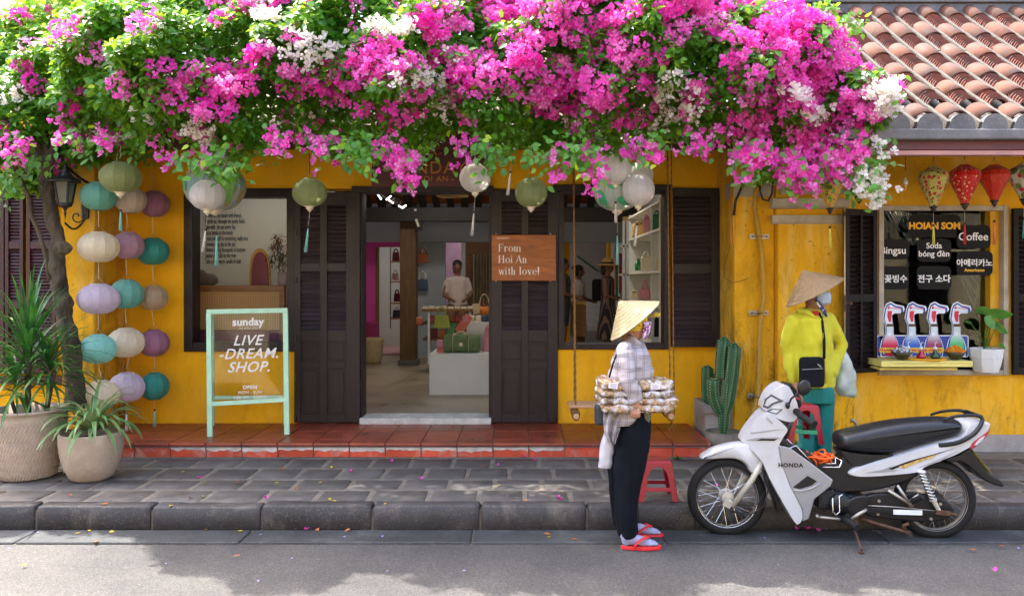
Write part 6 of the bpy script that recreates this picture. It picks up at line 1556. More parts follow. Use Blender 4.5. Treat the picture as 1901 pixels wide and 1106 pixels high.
for (k,y,m_) in ((1.0,1.0,'txt_gold'),(.80,.985,'wine')):
    q=MB();pts=[(W(482+20*k*math.copysign(abs(math.cos(a)) ** .9,math.cos(a)),531,y).x,W(0,531-70*(k*.5+.5)*abs(math.sin(a)) ** .62,y).z) for a in [PI*t/24 for t in range(25)]]
    q.prism(pts,y,y+.03);q.build('deck' if k == 1 else 'stripe_panel',M['gold'] if k == 1 else pmat('plum_gloss',srgb(110,22,66),.4),sf,bevel=.006)
vs_=thing('vase','pale grey lilac vase of dried pampas beside the surfboard','vase',W(528,531,.85));c=W(527,531,.85);s=S(.85)
q=MB();q.lathe([(.001,0),(9*s,0),(11*s,.04),(11.5*s,26*s),(10*s,26*s)],c,20);q.build('body',pmat('lilac_ceramic',srgb(150,140,146),.5),vs_,smooth=True)
M['dry']=pmat('dried_flower',srgb(120,92,62),.9,var=.4,scale=20);M['dryg']=pmat('dried_leaf',srgb(70,76,62),.9,var=.4,scale=20);M['dryp']=pmat('dried_peach',srgb(180,120,84),.9,var=.3,scale=20)
df2=thing('dried_bouquet','bunch of brown pampas, grey leaves and peach heads in the vase','bouquet',W(527,505,.85))
for (px,py,n_,m_,L) in ((514,450,60,'dry',.10),(508,470,50,'dry',.09),(522,485,70,'dryg',.11),(534,455,40,'dryp',.05),(505,487,30,'dryg',.10),(520,462,40,'dry',.08),(536,478,50,'dryg',.09)):
    q=MB();b=W(527,506,.85);t=W(px,py,.85);q.tube([b,t],.003,4)
    for k in range(n_):
        d=Vector((random.gauss(0,1),random.gauss(0,1),random.gauss(.2,1))).normalized();o_=t + Vector((random.gauss(0,.02),random.gauss(0,.02),random.gauss(0,.05)))
        strip_leaf(q,o_,d,L*random.uniform(.4,1),.006,1.5,3)
    q.build('flower_head',M[m_],df2,kind='stuff')
q=MB();c=W(383,520,.75);q.ell(c,(.13,.07,.075),16,10);q.ell(c+Vector((-.06,0,.05)),(.07,.05,.06),12,8);o=q.build('cushion',pmat('grey_felt',srgb(92,88,86),.9,var=.2),None,at=W(383,530,.75));blend(o,.012,3,(.006,16,16));tag(o,'dark grey crumpled cushion on the left end of the cane cabinet','cushion')
# right window: shelving along the side wall
sv=thing('display_shelving','white open shelving full of bags along the right side of the shop','shelf',(1.6,1.7,FZ))
XS=1.434
for y, t in ((.52,.03),(1.02,.03),(2.75,.03)): q=MB();q.box(XS,1.86,y,y+t,FZ,2.50);q.build('divider',M['white_wall'],sv)
q=MB();q.box(1.84,1.86,.5,2.8,FZ,2.5);q.build('back_panel',M['white_wall'],sv)
for z in (2.47,W(0,444,2.7).z,W(0,506,2.7).z,W(0,557,2.7).z,W(0,620,2.7).z): q=MB();q.box(XS-.01,1.86,.5,2.78,z-.025,z);q.build('shelf_board',M['ivory'],sv,bevel=.003)
sv2=thing('corner_rack','narrow rack of wicker and beaded goods beyond the white shelving','rack',(1.5,3.5,FZ))
for px in (1156,1163): ibox(px,px+4,410,610,3.4,.04,'post',M['white_wall'],sv2)
for py in (455,508,556): ibox(1154,1169,py,py+4,3.4,.35,'shelf_board',M['ivory'],sv2)
ibox(1157,1168,402,440,3.5,.1,'wicker_roll',M['gold'],sv2,.01)
bd_=thing('bead_display','column of colourful bead strings hanging behind the hatted customer','beads',W(1147,560,5.2))
cb_=[M['coral'],M['emer'],M['navyc'],M['gold'],pmat('violet_beads',srgb(110,50,140),.4),M['wine']]
for k in range(7): q=MB();q.tube([W(1141+k*2.4,470,5.2),W(1141+k*2.4+random.uniform(-1,1),548+random.uniform(-12,12),5.2)],[(.012)]*2,6);q.build('bead_string',cb_[k % 6],bd_)
for (px,py,w,h,y,m_,hh,lab) in ((1185,428,24,26,2.1,'gold',.3,'gold straw bag on the upper shelf seen through the right window'),(1200,420,12,36,1.6,'rose',.2,'narrow pink pouch on the upper shelf of the white shelving'),(1219,412,16,28,.85,'emer',.5,'emerald leather bag on the upper shelf nearest the window frame'),(1199,489,20,26,1.7,'ivory',.7,'ivory handbag with round handle on the middle shelf'),(1220,492,10,18,.85,'jute',.4,'small cream pouch on the middle shelf at the window edge'),(1178,548,16,14,2.3,'jute',.4,'small mesh bag on the shelf just above the straw hat'),(1197,545,22,20,1.5,'rose',1.6,'bag with looped pink rope handles above the straw hat'),(1222,608,16,34,.85,'black_cloth',.2,'dark blue and white striped bag on the lowest shelf at the window edge')):
    handbag(px,py,w,h,y,M[m_],lab,hh,depth=.3)
c=W(1185,502,2.0);r_=thing('green_bottle','emerald green glass bottle on the middle shelf','bottle',c);q=MB();q.lathe([(.001,0),(.04,0),(.042,.08),(.02,.11),(.018,.13),(.025,.14),(.001,.14)],c,14);q.build('glass',pmat('green_glass',srgb(10,120,60),.1,coat=.5),r_,smooth=True)
ibox(1062,1086,560,625,5.0,.5,'x',M['midwood'],None) if False else None
cw=thing('wooden_counter','brown wooden counter with brass edge between the two nearer customers','counter',W(1072,625,5.3));ibox(1062,1088,566,625,5.3,.5,'body',M['midwood'],cw,.005);ibox(1061,1089,560,566,5.28,.55,'top',M['gold'],cw,.005)
# fill lights added to brighten the shop, with made-up housings out of view
def area(name,loc,size,power,colr,label):
    fx=thing('added_fill_light',label,'lamp',loc,'fill lights added in the shop')
    q=MB();q.box(loc[0]-size/2,loc[0]+size/2,loc[1]-size/2,loc[1]+size/2,loc[2]+.01,loc[2]+.05);q.build('housing',M['plinth'],fx)
    l=bpy.data.lights.new('fill_light','AREA');l.energy=power;l.size=size;l.color=colr;o=bpy.data.objects.new('fill_light',l);COL.objects.link(o);o.parent=fx;o.location=(0,0,0)
area("a",(-1.2,3.0,3.3),.5,3.7,(1,.93,.82),'added unseen fill light over the display table')
area('b',(-.6,7.4,3.2),.6,2.3,(1,.95,.88),'added unseen fill light over the rear room')
area('c',(-2.9,1.0,2.9),.3,0.6,(1,.93,.82),'added unseen fill light over the cane cabinet')
area('d',(.9,2.0,3.1),.4,2.3,(1,.93,.82),'added unseen fill light over the white shelving')
area('e',(-2.3,6.8,3.0),.4,1.7,(1,.93,.82),'added unseen fill light in the pink alcove')
# ================================================================== the motorbike
BY0=-2.48;BS=S(-2.59)
BC=W(1553,1000,-2.59);BC.y=BY0;BC.z=0
bike=thing('motorbike','white and silver step-through motorbike with black seat parked against the kerb','motorbike',BC)
def bp(px,py,y=0.0):
    base=992 + (px-1360) / 387.0 * 15
    return Vector((BC.x+(px-1553)*BS,BY0+y,CAMZ-(py-HZ)*BS-.036*(1-(px-1360)/387)))
def bpoly(l): return [(bp(a,b).x,bp(a,b).z) for a,b in l]
M['bwhite']=pmat('bike_white',srgb(196,198,205),.25,var=.05,scale=3,coat=.5,dirt=srgb(168,158,142),dirt_amt=.45,dscale=5);M['bsilver']=pmat('bike_silver',srgb(152,154,160),.3,.35,var=.05,coat=.4,dirt=srgb(140,132,120),dirt_amt=.4,dscale=5)
M['bblack']=pmat('bike_black_plastic',(.005,.0055,.008,1),.4,spec=.4,var=.2);M['seatm']=pmat('seat_vinyl',(.006,.007,.010,1),.42,var=.15,scale=20,bump=.0006,bscale=300)
M['forkm']=pmat('fork_grey',srgb(190,186,174),.5,.2,var=.12,scale=20,dirt=srgb(130,110,84),dirt_amt=.4,dscale=14)
M['lens']=pmat('clear_lens',srgb(190,194,198),.08,.3,coat=1.0);M['lensd']=pmat('smoked_reflector',srgb(84,88,96),.1,.6,coat=1.0);M['redlens']=pmat('red_lens',srgb(160,16,40),.12,coat=1.0)
def smooth_poly(l,n=3):
    pts=[Vector((a,b)) for a,b in l];out=[];N_=len(pts)
    for i in range(N_):
        p0, p1, p2, p3=pts[i-1], pts[i], pts[(i+1) % N_], pts[(i+2) % N_]
        for k in range(n):
            t=k / n;q=.5 * ((2*p1)+(p2-p0)*t+(2*p0-5*p1+4*p2-p3)*t*t+(3*p1-p0-3*p2+p3)*t ** 3);out.append((q.x,q.y))
    return out
def vprism(name,P,HW,mat,bev=0,seg=2,side=0,o0=0.0,o1=0.0):
    """side outline whose half width changes along the bike (HW: px, half width); strips between the stations stay flat"""
    xs_=[bp(a,900).x-BC.x for a,b in HW];ws2=[b for a,b in HW];st=np.linspace(min(p[0] for p in P)-BC.x,max(p[0] for p in P)-BC.x,14)
    def hw(x):
        k=float(np.interp(x,xs_,range(len(xs_))));i=min(int(k),len(xs_)-2);t=k - i;return ws2[i] + (ws2[i+1]-ws2[i]) * t
    bm=bmesh.new();n=len(P);f=bm.faces.new([bm.verts.new((p[0]-BC.x,-1,p[1])) for p in P]);r=bmesh.ops.extrude_face_region(bm,geom=[f])
    for v in r['geom']:
        if isinstance(v,bmesh.types.BMVert): v.co.y=1
    for x in list(st[1:-1]): bmesh.ops.bisect_plane(bm,geom=list(bm.verts)+list(bm.edges)+list(bm.faces),plane_co=(x,0,0),plane_no=(1,0,0))
    for v in bm.verts:
        h=hw(v.co.x)
        v.co.y=(h if v.co.y>0 else-h) if not side else side * (h+(o1 if v.co.y*side>0 else o0))
    bmesh.ops.recalc_face_normals(bm,faces=bm.faces);me=bpy.data.meshes.new(name);bm.to_mesh(me);bm.free();me.materials.append(mat)
    o=link(name,me,bike);autosmooth(o,35)
    if bev: md=o.modifiers.new('bevel','BEVEL');md.width=bev;md.segments=seg;md.limit_method='ANGLE';md.angle_limit=.8
    return o
def stick(name,l,HW,mat,off=.003):
    for sd in (-1,1): vprism(name,bpoly(l),HW,mat,side=sd,o0=-.002,o1=off)
def shell(name,l,hw,mat,bev=.012,smooth=2,y=0.0,par=None,inset=1.0,label=None,seg=3):
    """side outline with real width; bevelled edges"""
    P=bpoly(smooth_poly(l,smooth) if smooth>1 else l)
    q=MB()
    if isinstance(hw,tuple): return vprism(name,P,hw,mat,bev,seg)
    else: q.prism(P,BY0+y-hw,BY0+y+hw)
    o=q.build(name,mat,par or bike,bevel=bev,seg=seg,label=label)
    return o
def puffy(name,l,hw,mat,crown=.35,smooth=3,y=0.0,par=None,rings=4):
    """side outline inflated to a rounded body (sections shrink towards the sides)"""
    P=[Vector((a,b)) for a,b in bpoly(smooth_poly(l,smooth))];n=len(P);c=sum(P,Vector((0,0))) / n
    # inward normals
    A=sum(P[i].x*P[(i+1) % n].y-P[(i+1) % n].x*P[i].y for i in range(n));sg_=1 if A > 0 else -1
    nr=[]
    for i in range(n):
        t=(P[(i+1) % n]-P[i-1]).normalized();nr.append(Vector((-t.y,t.x))*sg_)
    q=MB();levels=[]
    ext=min(max(p.x for p in P)-min(p.x for p in P),max(p.y for p in P)-min(p.y for p in P))
    ins_=crown * min(hw,ext*.5)
    ys=[]
    for k in range(rings+1):
        a=PI / 2 * k / rings;ys.append((math.sin(a),1-math.cos(a)))
    seq=[(-s_,i_) for s_,i_ in reversed(ys)] + [(s_,i_) for s_,i_ in ys[1:]]
    for s_, i_ in seq:
        for p, m_ in zip(P,nr): v=p + m_ * ins_ * i_;q.v.append((v.x,BY0+y+s_*hw,v.y))
    L=len(seq)
    for j in range(L-1):
        for i in range(n): q.f.append((j*n+i,j*n+(i+1) % n,(j+1)*n+(i+1) % n,(j+1)*n+i));q.m.append(0)
    q.f += [tuple(range(n)),tuple((L-1)*n+i for i in range(n))];q.m += [0,0]
    o=q.build(name,mat,par or bike);autosmooth(o,55);return o
def spl(p,n=5):
    o=[]
    for i in range(len(p)-1):
        p0, p1, p2, p3=p[max(i-1,0)], p[i], p[i+1], p[min(i+2,len(p)-1)]
        for k in range(n): t=k / n;o.append(.5*((2*p1)+(p2-p0)*t+(2*p0-5*p1+4*p2-p3)*t*t+(3*p1-p0-3*p2+p3)*t ** 3))
    return o + [p[-1]]
def wheel(px,py,rpx,hub,name='wheel'):
    c=bp(px,py);c.z=rpx * BS * 1.02;w=bpy.data.objects.new(name,None);COL.objects.link(w);w.parent=bike;w.location=c - org(bike)
    R=rpx * BS * 1.02;RX=Matrix.Rotation(PI/2,3,'X')
    q=MB();th=.034;n=10;ring=56
    prof=[(R-th+math.cos(a)*th,math.sin(a)*th*.95) for a in [2*PI*k/12 for k in range(12)]]
    for k in range(ring):
        a=2 * PI * k / ring
        for r, z in prof: q.v.append((c.x+math.cos(a)*r,c.y+z,c.z+math.sin(a)*r))
    for k in range(ring):
        for i in range(12): q.f.append((k*12+i,k*12+(i+1) % 12,((k+1) % ring)*12+(i+1) % 12,((k+1) % ring)*12+i));q.m.append(0)
    q.build('tyre',M['rubber'],w,smooth=True)
    q=MB();r0=R - 2 * th + .006
    q.lathe([(r0+.002,-.024),(r0+.004,-.019),(r0-.006,-.014),(r0-.010,0),(r0-.006,.014),(r0+.004,.019),(r0+.002,.024),(r0+.010,.02),(r0+.012,0),(r0+.010,-.02),(r0+.002,-.024)],c,56,RX);q.f=[f for f in q.f if len(f) == 4];q.m=[0] * len(q.f)
    q.build('rim',M['chrome'] if hub == 'f' else M['steel'],w,smooth=True)
    h=.047 if hub == 'f' else .055
    q=MB();q.lathe([(.001,-.045),(h*.35,-.045),(h*.45,-.034),(h,-.03),(h,-.02),(h*.6,-.012),(h*.55,.012),(h*.9,.025),(h*.8,.04),(.001,.045)],c,28,RX);q.build('hub',M['forkm'] if hub == 'f' else M['bblack'],w,smooth=False,bevel=.002)
    if hub == 'f':
        for k in range(12): a=2 * PI * k / 12;q=MB();q.tube([c+Vector((math.cos(a)*h*.82,-.032,math.sin(a)*h*.82)),c+Vector((math.cos(a)*h*.82,-.0295,math.sin(a)*h*.82))],.004,6);q.build('hub_hole',M['bblack'],w)
    q0=None
    for k in range(32):
        a=2 * PI * k / 32;sd=-1 if k % 2 else 1;da=(.62 if (k // 2) % 2 else-.62)
        A=Vector((math.cos(a+da)*h*.85,sd*.027,math.sin(a+da)*h*.85));B=Vector((math.cos(a)*(r0-.006),0,math.sin(a)*(r0-.006)))
        q=MB();q.tube([c+A,c+B],.0014,4,caps=False);q.build('spoke',M['chrome'] if hub == 'f' else M['steel'],w)
    return w
fw=wheel(1360,921,73.5,'f');rwh=wheel(1747,931,74,'r')
# front fender following the tyre, then the fork
puffy('front_fender',[(1309,846),(1322,834),(1345,824),(1375,818),(1398,818),(1413,828),(1424,850),(1425,872),(1414,880),(1400,873),(1391,858),(1374,849),(1348,848),(1325,849)],.062,M['bwhite'],.28)
for yy in (-.062,.062):
    q=MB();q.tube([bp(1421,852,yy),bp(1404,885,yy),bp(1366,936,yy)],[.017,.019,.016],12);q.build('fork',M['forkm'],bike,smooth=True)
q=MB();q.obox(bp(1358,930,-.062),(.05,.03,.05),Matrix.Rotation(.5,3,'Y'));q.tube([bp(1362,926,-.085),bp(1362,926,.085)],.012,8);q.build('axle',M['forkm'],bike,bevel=.006)
q=MB();q.tube([bp(1427,862,-.075),bp(1433,900,-.08),bp(1424,935,-.08),bp(1400,950,-.08),bp(1362,944,-.07)],.005,6);q.tube([bp(1422,865,-.07),bp(1428,905,-.075),bp(1410,935,-.075),bp(1375,932,-.07)],.0035,6);q.build('brake_cable',M['bblack'],bike,smooth=True)
shell('mud_flap',[(1428,870),(1440,885),(1450,910),(1458,935),(1453,948),(1446,925),(1436,900)],.05,M['bblack'],.004)
# body: dark core first, then white and silver panels on both sides
shell('frame_cover',[(1462,770),(1474,778),(1462,800),(1470,818),(1510,838),(1540,858),(1566,860),(1572,842),(1600,842),(1658,846),(1705,870),(1706,884),(1655,904),(1600,912),(1560,912),(1540,905),(1508,930),(1498,960),(1484,960),(1470,920),(1450,860),(1440,820),(1440,790)],.070,M['bblack'],.014,2)
HWL=((1380,.028),(1405,.075),(1440,.118),(1462,.126),(1500,.118))
shell('leg_shield',[(1426,760),(1438,763),(1462,785),(1462,795),(1450,815),(1450,840),(1462,872),(1475,905),(1488,930),(1491,945),(1491,957),(1482,966),(1470,950),(1452,918),(1432,880),(1421,852),(1404,832),(1386,815),(1384,808),(1398,788)],HWL,M['bwhite'],.018,2,seg=4)
for sd in (-1,1):
    shell('side_panel',[(1447,818),(1468,823),(1507,852),(1547,884),(1543,895),(1513,919),(1503,955),(1492,960),(1491,938),(1466,890),(1452,850)],.012,M['bsilver'],.008,1,y=sd*.118)
    shell('air_vent',[(1473,896),(1500,875),(1517,885),(1507,893),(1486,899)],.004,M['bblack'],.002,1,y=sd*.130)
q=MB();q.tube([bp(1474,901,-.133),bp(1490,903,-.133),bp(1508,898,-.133),bp(1524,888,-.133)],[.003,.006,.007,.004],6);q.build('vent_lip',M['bsilver'],bike,smooth=True)
for l_, mt in (([(1393,812),(1410,806),(1445,803),(1452,805),(1440,809),(1410,812)],'bsilver'),([(1410,811),(1418,807),(1446,806),(1440,810)],'bblack')): stick('decal',l_,HWL,M[mt],.004 if mt == 'bblack' else .003)
stick('panel_line',[(1400,797),(1443,789),(1460,788),(1443,790.5),(1400,799)],HWL,M['bsilver'],.003)
text('HONDA',.036,bp(1469,858.5,-.1315),M['bblack'],bike,bold=.0012,spacing=1.15,sx=1.05,ext=.0008)
text('Wave',.022,bp(1430,774,-.1170),M['bsilver'],bike,bold=.0005,ext=.0005,rot=(PI/2,.7,0))
# handlebar cowl, lamp, dash, mirror, grips
HWC=((1422,.045),(1436,.080),(1455,.105),(1490,.098))
shell('handlebar_cowl',[(1423,750),(1427,736),(1437,722),(1452,711),(1464,708),(1472,716),(1484,742),(1486,762),(1478,776),(1462,775),(1444,768),(1430,758)],HWC,M['bwhite'],.022,2,seg=4)
stick('headlight_rim',[(1424,750),(1427,735),(1437,725),(1459,737),(1441,744),(1432,753)],HWC,M['lensd'],.004);stick('headlight',[(1427,747),(1430,736),(1437,729),(1449,736),(1437,742),(1432,748)],HWC,M['lens'],.007)
stick('indicator_rim',[(1429,758),(1437,752),(1457,752),(1446,762)],HWC,M['lensd'],.004);stick('indicator',[(1434,757),(1440,753.5),(1452,753.5),(1445,760)],HWC,M['lens'],.007)
puffy('dash_cover',[(1463,710),(1470,706),(1482,710),(1494,728),(1499,744),(1494,755),(1484,752),(1476,728)],.085,M['bblack'],.6)
q=MB();q.obox(bp(1484,733,-.088),(.035,.006,.012),Matrix.Rotation(.5,3,'Y'));q.build('switch',M['redlens'],bike,bevel=.002)
q=MB();q.obox(bp(1476,718,-.080),(.02,.004,.05),Matrix.Rotation(.5,3,'Y'));q.build('gauge',pmat('dim_gauge',srgb(110,110,50),.3),bike)
q=MB();q.tube([bp(1467,745,-.11),bp(1469,732,-.14),bp(1476,724,-.16),bp(1484,716,-.17)],.006,8);q.build('mirror_stem',M['bblack'],bike,smooth=True)
q=MB();q.ell(bp(1489,710,-.18),(.040,.018,.050),16,10,Matrix.Rotation(.25,3,'Y'));q.build('mirror',M['bblack'],bike,smooth=True)
q=MB();q.ell(bp(1465,745,-.115),(.014,.02,.022),10,8);q.build('mirror_mount',M['bblack'],bike,smooth=True)
for sd in (-1,1):
    q=MB();q.tube([bp(1482,757,sd*.09),bp(1484,762,sd*.20),bp(1492,768,sd*.30)],[.022,.020,.019],14);q.tube([bp(1492,768,sd*.30),bp(1495,770,sd*.32)],.025,14);q.build('grip',M['rubber'],bike,smooth=False,bevel=.003)
    q=MB();q.tube([bp(1478,752,sd*.12),bp(1478,768,sd*.2),bp(1484,780,sd*.27)],.005,6);q.build('brake_lever',M['bblack'],bike,smooth=True)
q=MB();q.tube([bp(1474,770),bp(1464,800),bp(1450,830)],[.05,.045,.05],14);q.build('steering_stem',M['bblack'],bike,smooth=True)
# seat with its swell, base, grab rail, tail
puffy('seat',[(1561,820),(1563,808),(1573,800),(1606,793),(1640,786),(1674,781),(1712,778),(1750,777),(1776,779),(1788,786),(1788,797),(1779,808),(1746,817),(1703,828),(1659,841),(1618,840),(1581,836),(1566,830)],.118,M['seatm'],.42)
shell('seat_base',[(1566,834),(1582,836),(1620,841),(1662,842),(1655,850),(1625,862),(1590,862),(1576,850)],.085,M['bblack'],.01)
for sd in (-1,1):
    q=MB();q.tube(spl([bp(1740,825,sd*.10),bp(1772,819,sd*.118),bp(1798,806,sd*.118),bp(1812,792,sd*.112),bp(1819,777,sd*.10),bp(1806,771,sd*.095),bp(1774,772,sd*.09),bp(1752,778,sd*.09)]),[(.006+.008*math.sin(PI*min(1,k/30)),.015-.006*k/35) for k in range(36)],10);q.build('grab_rail',M['bblack'],bike,smooth=True)
q=MB();q.tube([bp(1817,773,-.10),bp(1819,773,.10)],.012,8);q.build('rail_cross',M['bblack'],bike,smooth=True)
puffy('tail_cover',[(1578,874),(1588,865),(1620,854),(1657,843),(1703,829),(1741,818),(1780,808),(1792,788),(1800,783),(1824,782),(1836,787),(1829,806),(1818,821),(1796,833),(1771,846),(1740,858),(1716,868),(1704,877),(1650,882),(1608,884),(1584,881)],.105,M['bwhite'],.13)
for l_, mt in (([(1605,873),(1640,867),(1656,861),(1650,866),(1668,870),(1640,873)],'bsilver'),([(1648,866),(1690,851),(1740,838),(1772,829),(1742,839),(1692,854),(1656,868)],'bblack'),([(1700,866),(1740,850),(1776,834),(1742,854)],'bsilver'),([(1668,862),(1700,851),(1738,840),(1730,846),(1700,856),(1676,866)],'gold')):
    shell('decal',l_,.001,M[mt],0,1,y=-.1065-(.0015 if mt == 'gold' else 0))
shell('tail_light',[(1795,830),(1800,820),(1816,808),(1832,795),(1828,807),(1814,823),(1799,833)],.109,M['redlens'],.006,1);shell('tail_lens',[(1803,824),(1812,814),(1823,807),(1818,817),(1808,826)],.111,M['lens'],.003,1)
shell('rear_mudguard',[(1757,852),(1784,846),(1803,833),(1812,848),(1838,881),(1858,893),(1865,903),(1860,906),(1834,896),(1806,872),(1788,858),(1768,860)],.062,M['bblack'],.010)
q=MB();q.tube([bp(1806,835,0),bp(1842,880,0)],[(.07,.004)]*2,4);q.build('number_plate',M['butter'],bike)
q=MB();pts=[bp(1747,931)+Vector((math.cos(a)*82*BS,0,math.sin(a)*82*BS)) for a in [math.radians(40+90*k/12) for k in range(13)]];q.tube(pts,[(.052,.006)]*13,6);q.build('inner_fender',M['bblack'],bike,smooth=True)
# swing arm, chain case, brackets, shock absorber
shell('chain_case',[(1606,918),(1650,912),(1705,914),(1745,921),(1766,936),(1769,950),(1752,964),(1700,966),(1625,957),(1607,947)],.022,M['bblack'],.012,2,y=-.075)
shell('swing_arm',[(1600,935),(1740,944),(1765,945),(1765,952),(1740,952),(1600,946)],.014,M['bblack'],.004,1,y=-.108)
shell('sticker',[(1656,940),(1708,942),(1708,951),(1656,949)],.0008,M['print_w'],0,1,y=-.124)
for px, py in ((1633,926),(1631,950),(1727,960),(1744,933)): q=MB();q.tube([bp(px,py,-.096),bp(px,py,-.102)],.010,8);q.build('bolt',M['steel'],bike)
q=MB();q.tube([bp(1610,933,-.115),bp(1660,936,-.115),bp(1735,944,-.118)],.004,6);q.build('brake_rod',M['steel'],bike,smooth=True)
for a, b, r in (((1649,906),(1687,931),.011),((1666,897),(1684,928),.010),((1684,930),(1702,913),.010)): q=MB();q.tube([bp(*a,-.10),bp(*b,-.125)],r,8);q.build('footrest_bracket',M['steel'],bike,smooth=True)
q=MB();q.tube([bp(1690,926,-.12),bp(1702,913,-.17)],.017,8);q.build('rear_footrest',M['rubber'],bike)
q=MB();q.obox(bp(1688,934,-.128),(.03,.012,.02));q.build('bracket_end',M['rust'],bike,bevel=.003)
A_, B_=bp(1709,874,-.112), bp(1733,935,-.118)
q=MB();pts=[A_.lerp(B_,k/96*.78)+Vector((math.cos(2*PI*k/12)*.021,math.sin(2*PI*k/12)*.021,0)) for k in range(97)];q.tube(pts,.0048,6);q.build('shock_spring',M['chrome'],bike,smooth=True)
q=MB();q.tube([A_,A_.lerp(B_,.25)],.014,10);q.tube([A_.lerp(B_,.2),A_.lerp(B_,.8)],.009,8);q.tube([A_.lerp(B_,.78),A_.lerp(B_,.83)],.024,12);q.tube([A_.lerp(B_,.82),bp(1739,944,-.118)],[.016,.012],10);q.build('shock_absorber',M['forkm'],bike)
q=MB();q.ell(bp(1708,872,-.11),(.03,.025,.012),12,8);q.build('shock_cap',M['bwhite'],bike,smooth=True)
q=MB();q.tube([bp(1742,944,-.12),bp(1770,952,-.12)],.009,6);q.obox(bp(1745,947,-.125),(.09,.014,.028),Matrix.Rotation(.1,3,'Y'));q.build('axle_adjuster',M['rust'],bike,bevel=.002)
# engine with fins, covers, chrome bar, foot peg, stands
q=MB();q.obox(bp(1548,925,0),(.17,.20,.12),Matrix.Rotation(.06,3,'Y'));q.ell(bp(1562,930,-.10),(.075,.05,.07),18,12);q.obox(bp(1590,928,0),(.14,.20,.09));q.build('engine_block',M['bblack'],bike,bevel=.014)
for k in range(6): q=MB();q.obox(bp(1531+k*3.4,918-k*.3,-.0),(.006,.21,.085),Matrix.Rotation(.1,3,'Y'));q.build('cooling_fin',pmat('engine_grey',srgb(58,60,64),.5,.4) if k == 0 else bpy.data.materials['engine_grey'],bike)
q=MB();q.tube([bp(1543,915,-.155),bp(1543,940,-.155),bp(1549,946,-.155),bp(1556,940,-.155),bp(1555,912,-.155),bp(1562,908,-.15)],.0045,6);q.build('engine_guard',M['chrome'],bike,smooth=True)
shell('engine_cover',[(1571,925),(1590,914),(1612,915),(1606,935),(1590,945),(1574,945)],.02,M['bblack'],.012,2,y=-.115)
q=MB();q.tube([bp(1572,960,-.13),bp(1594,945,-.14),bp(1606,938,-.14)],[.010,.012,.009],8);q.build('gear_lever',M['steel'],bike,smooth=True)
q=MB();q.tube([bp(1519,954,-.10),bp(1545,956,-.11),bp(1570,958,-.12)],.010,8);q.tube([bp(1519,954,-.10),bp(1521,950,-.11)],.014,8);q.build('engine_bar',M['steel'],bike,smooth=True)
q=MB();q.tube([bp(1566,955,-.10),bp(1578,962,-.24)],[.026,.024],10);q.build('foot_peg',M['rubber'],bike,bevel=.004)
q=MB();kz=bp(1578,1016,-.30);kz.z=.012;q.tube([bp(1586,958,-.10),bp(1584,975,-.14),kz+Vector((.004,0,.01))],[.012,.008,.008],8);q.obox(kz,(.028,.03,.010));q.obox(bp(1587,960,-.10),(.045,.03,.05));q.build('kick_stand',M['rust'],bike,bevel=.002)
q=MB();q.tube([bp(1598,958,-.09),bp(1630,968,-.11),bp(1668,978,-.13),bp(1684,983,-.14)],[.014,.011,.011,.013],8);q.tube([bp(1678,980,-.13),bp(1672,968,-.14),bp(1681,964,-.15)],.010,8);q.build('centre_stand',M['rust'],bike,smooth=True)
# chrome carrier in the step-through, with orange rope
car=MB();
for sd in (-1,1): car.tube([bp(1463,832,sd*.1),bp(1467,827,sd*.105),bp(1482,821,sd*.09),bp(1500,841,sd*.08),bp(1521,863,sd*.07)],.005,6)
car.tube([bp(1530,863,-.08),bp(1562,863,-.09),bp(1567,852,-.09),bp(1562,850,.09),bp(1548,850,.09)],.0055,6);car.tube([bp(1536,858,-.06),bp(1558,858,-.06),bp(1560,850,-.04),bp(1550,848,.05)],.0045,6);car.tube([bp(1500,841,-.08),bp(1500,841,.08)],.005,6)
car.build('carrier',M['chrome'],bike,smooth=True)
q=MB();q.ell(bp(1464,832,-.105),(.012,.006,.012),10,6);q.build('carrier_bolt',M['chrome'],bike,smooth=True)
M['orope']=pmat('orange_cord',srgb(236,96,26),.65,var=.15,scale=90,bump=.001)
rp_=thing('orange_rope','coil of bright orange nylon rope bundled on the motorbike carrier','rope',bp(1528,856))
q=MB();c=bp(1529,849,-.02)
for k in range(7):
    tx_=random.uniform(-.4,.4);ty_=random.uniform(-.9,.9);Rr=Matrix.Rotation(tx_,3,'X') @ Matrix.Rotation(ty_,3,'Y');o_=Vector((random.uniform(-.035,.035),random.uniform(-.04,.02),random.uniform(-.01,.012)))
    q.tube([c+o_+Rr @ Vector((math.cos(a)*random.uniform(.045,.055),math.sin(a)*.05,random.uniform(-.004,.004))) for a in [2*PI*j/16 for j in range(16)]],.0058,6,closed=True)
q.build('coil',M['orope'],rp_,smooth=True)
q=MB();q.tube([bp(1512,838,-.05),bp(1522,845,-.07),bp(1536,852,-.07),bp(1550,846,-.03),bp(1542,838,0)],.0058,6);q.tube([bp(1505,835,-.03),bp(1518,852,-.08),bp(1522,862,-.06)],.0058,6);q.build('loose_end',M['orope'],rp_,smooth=True)
bike.rotation_euler=(0,0,math.radians(-3))
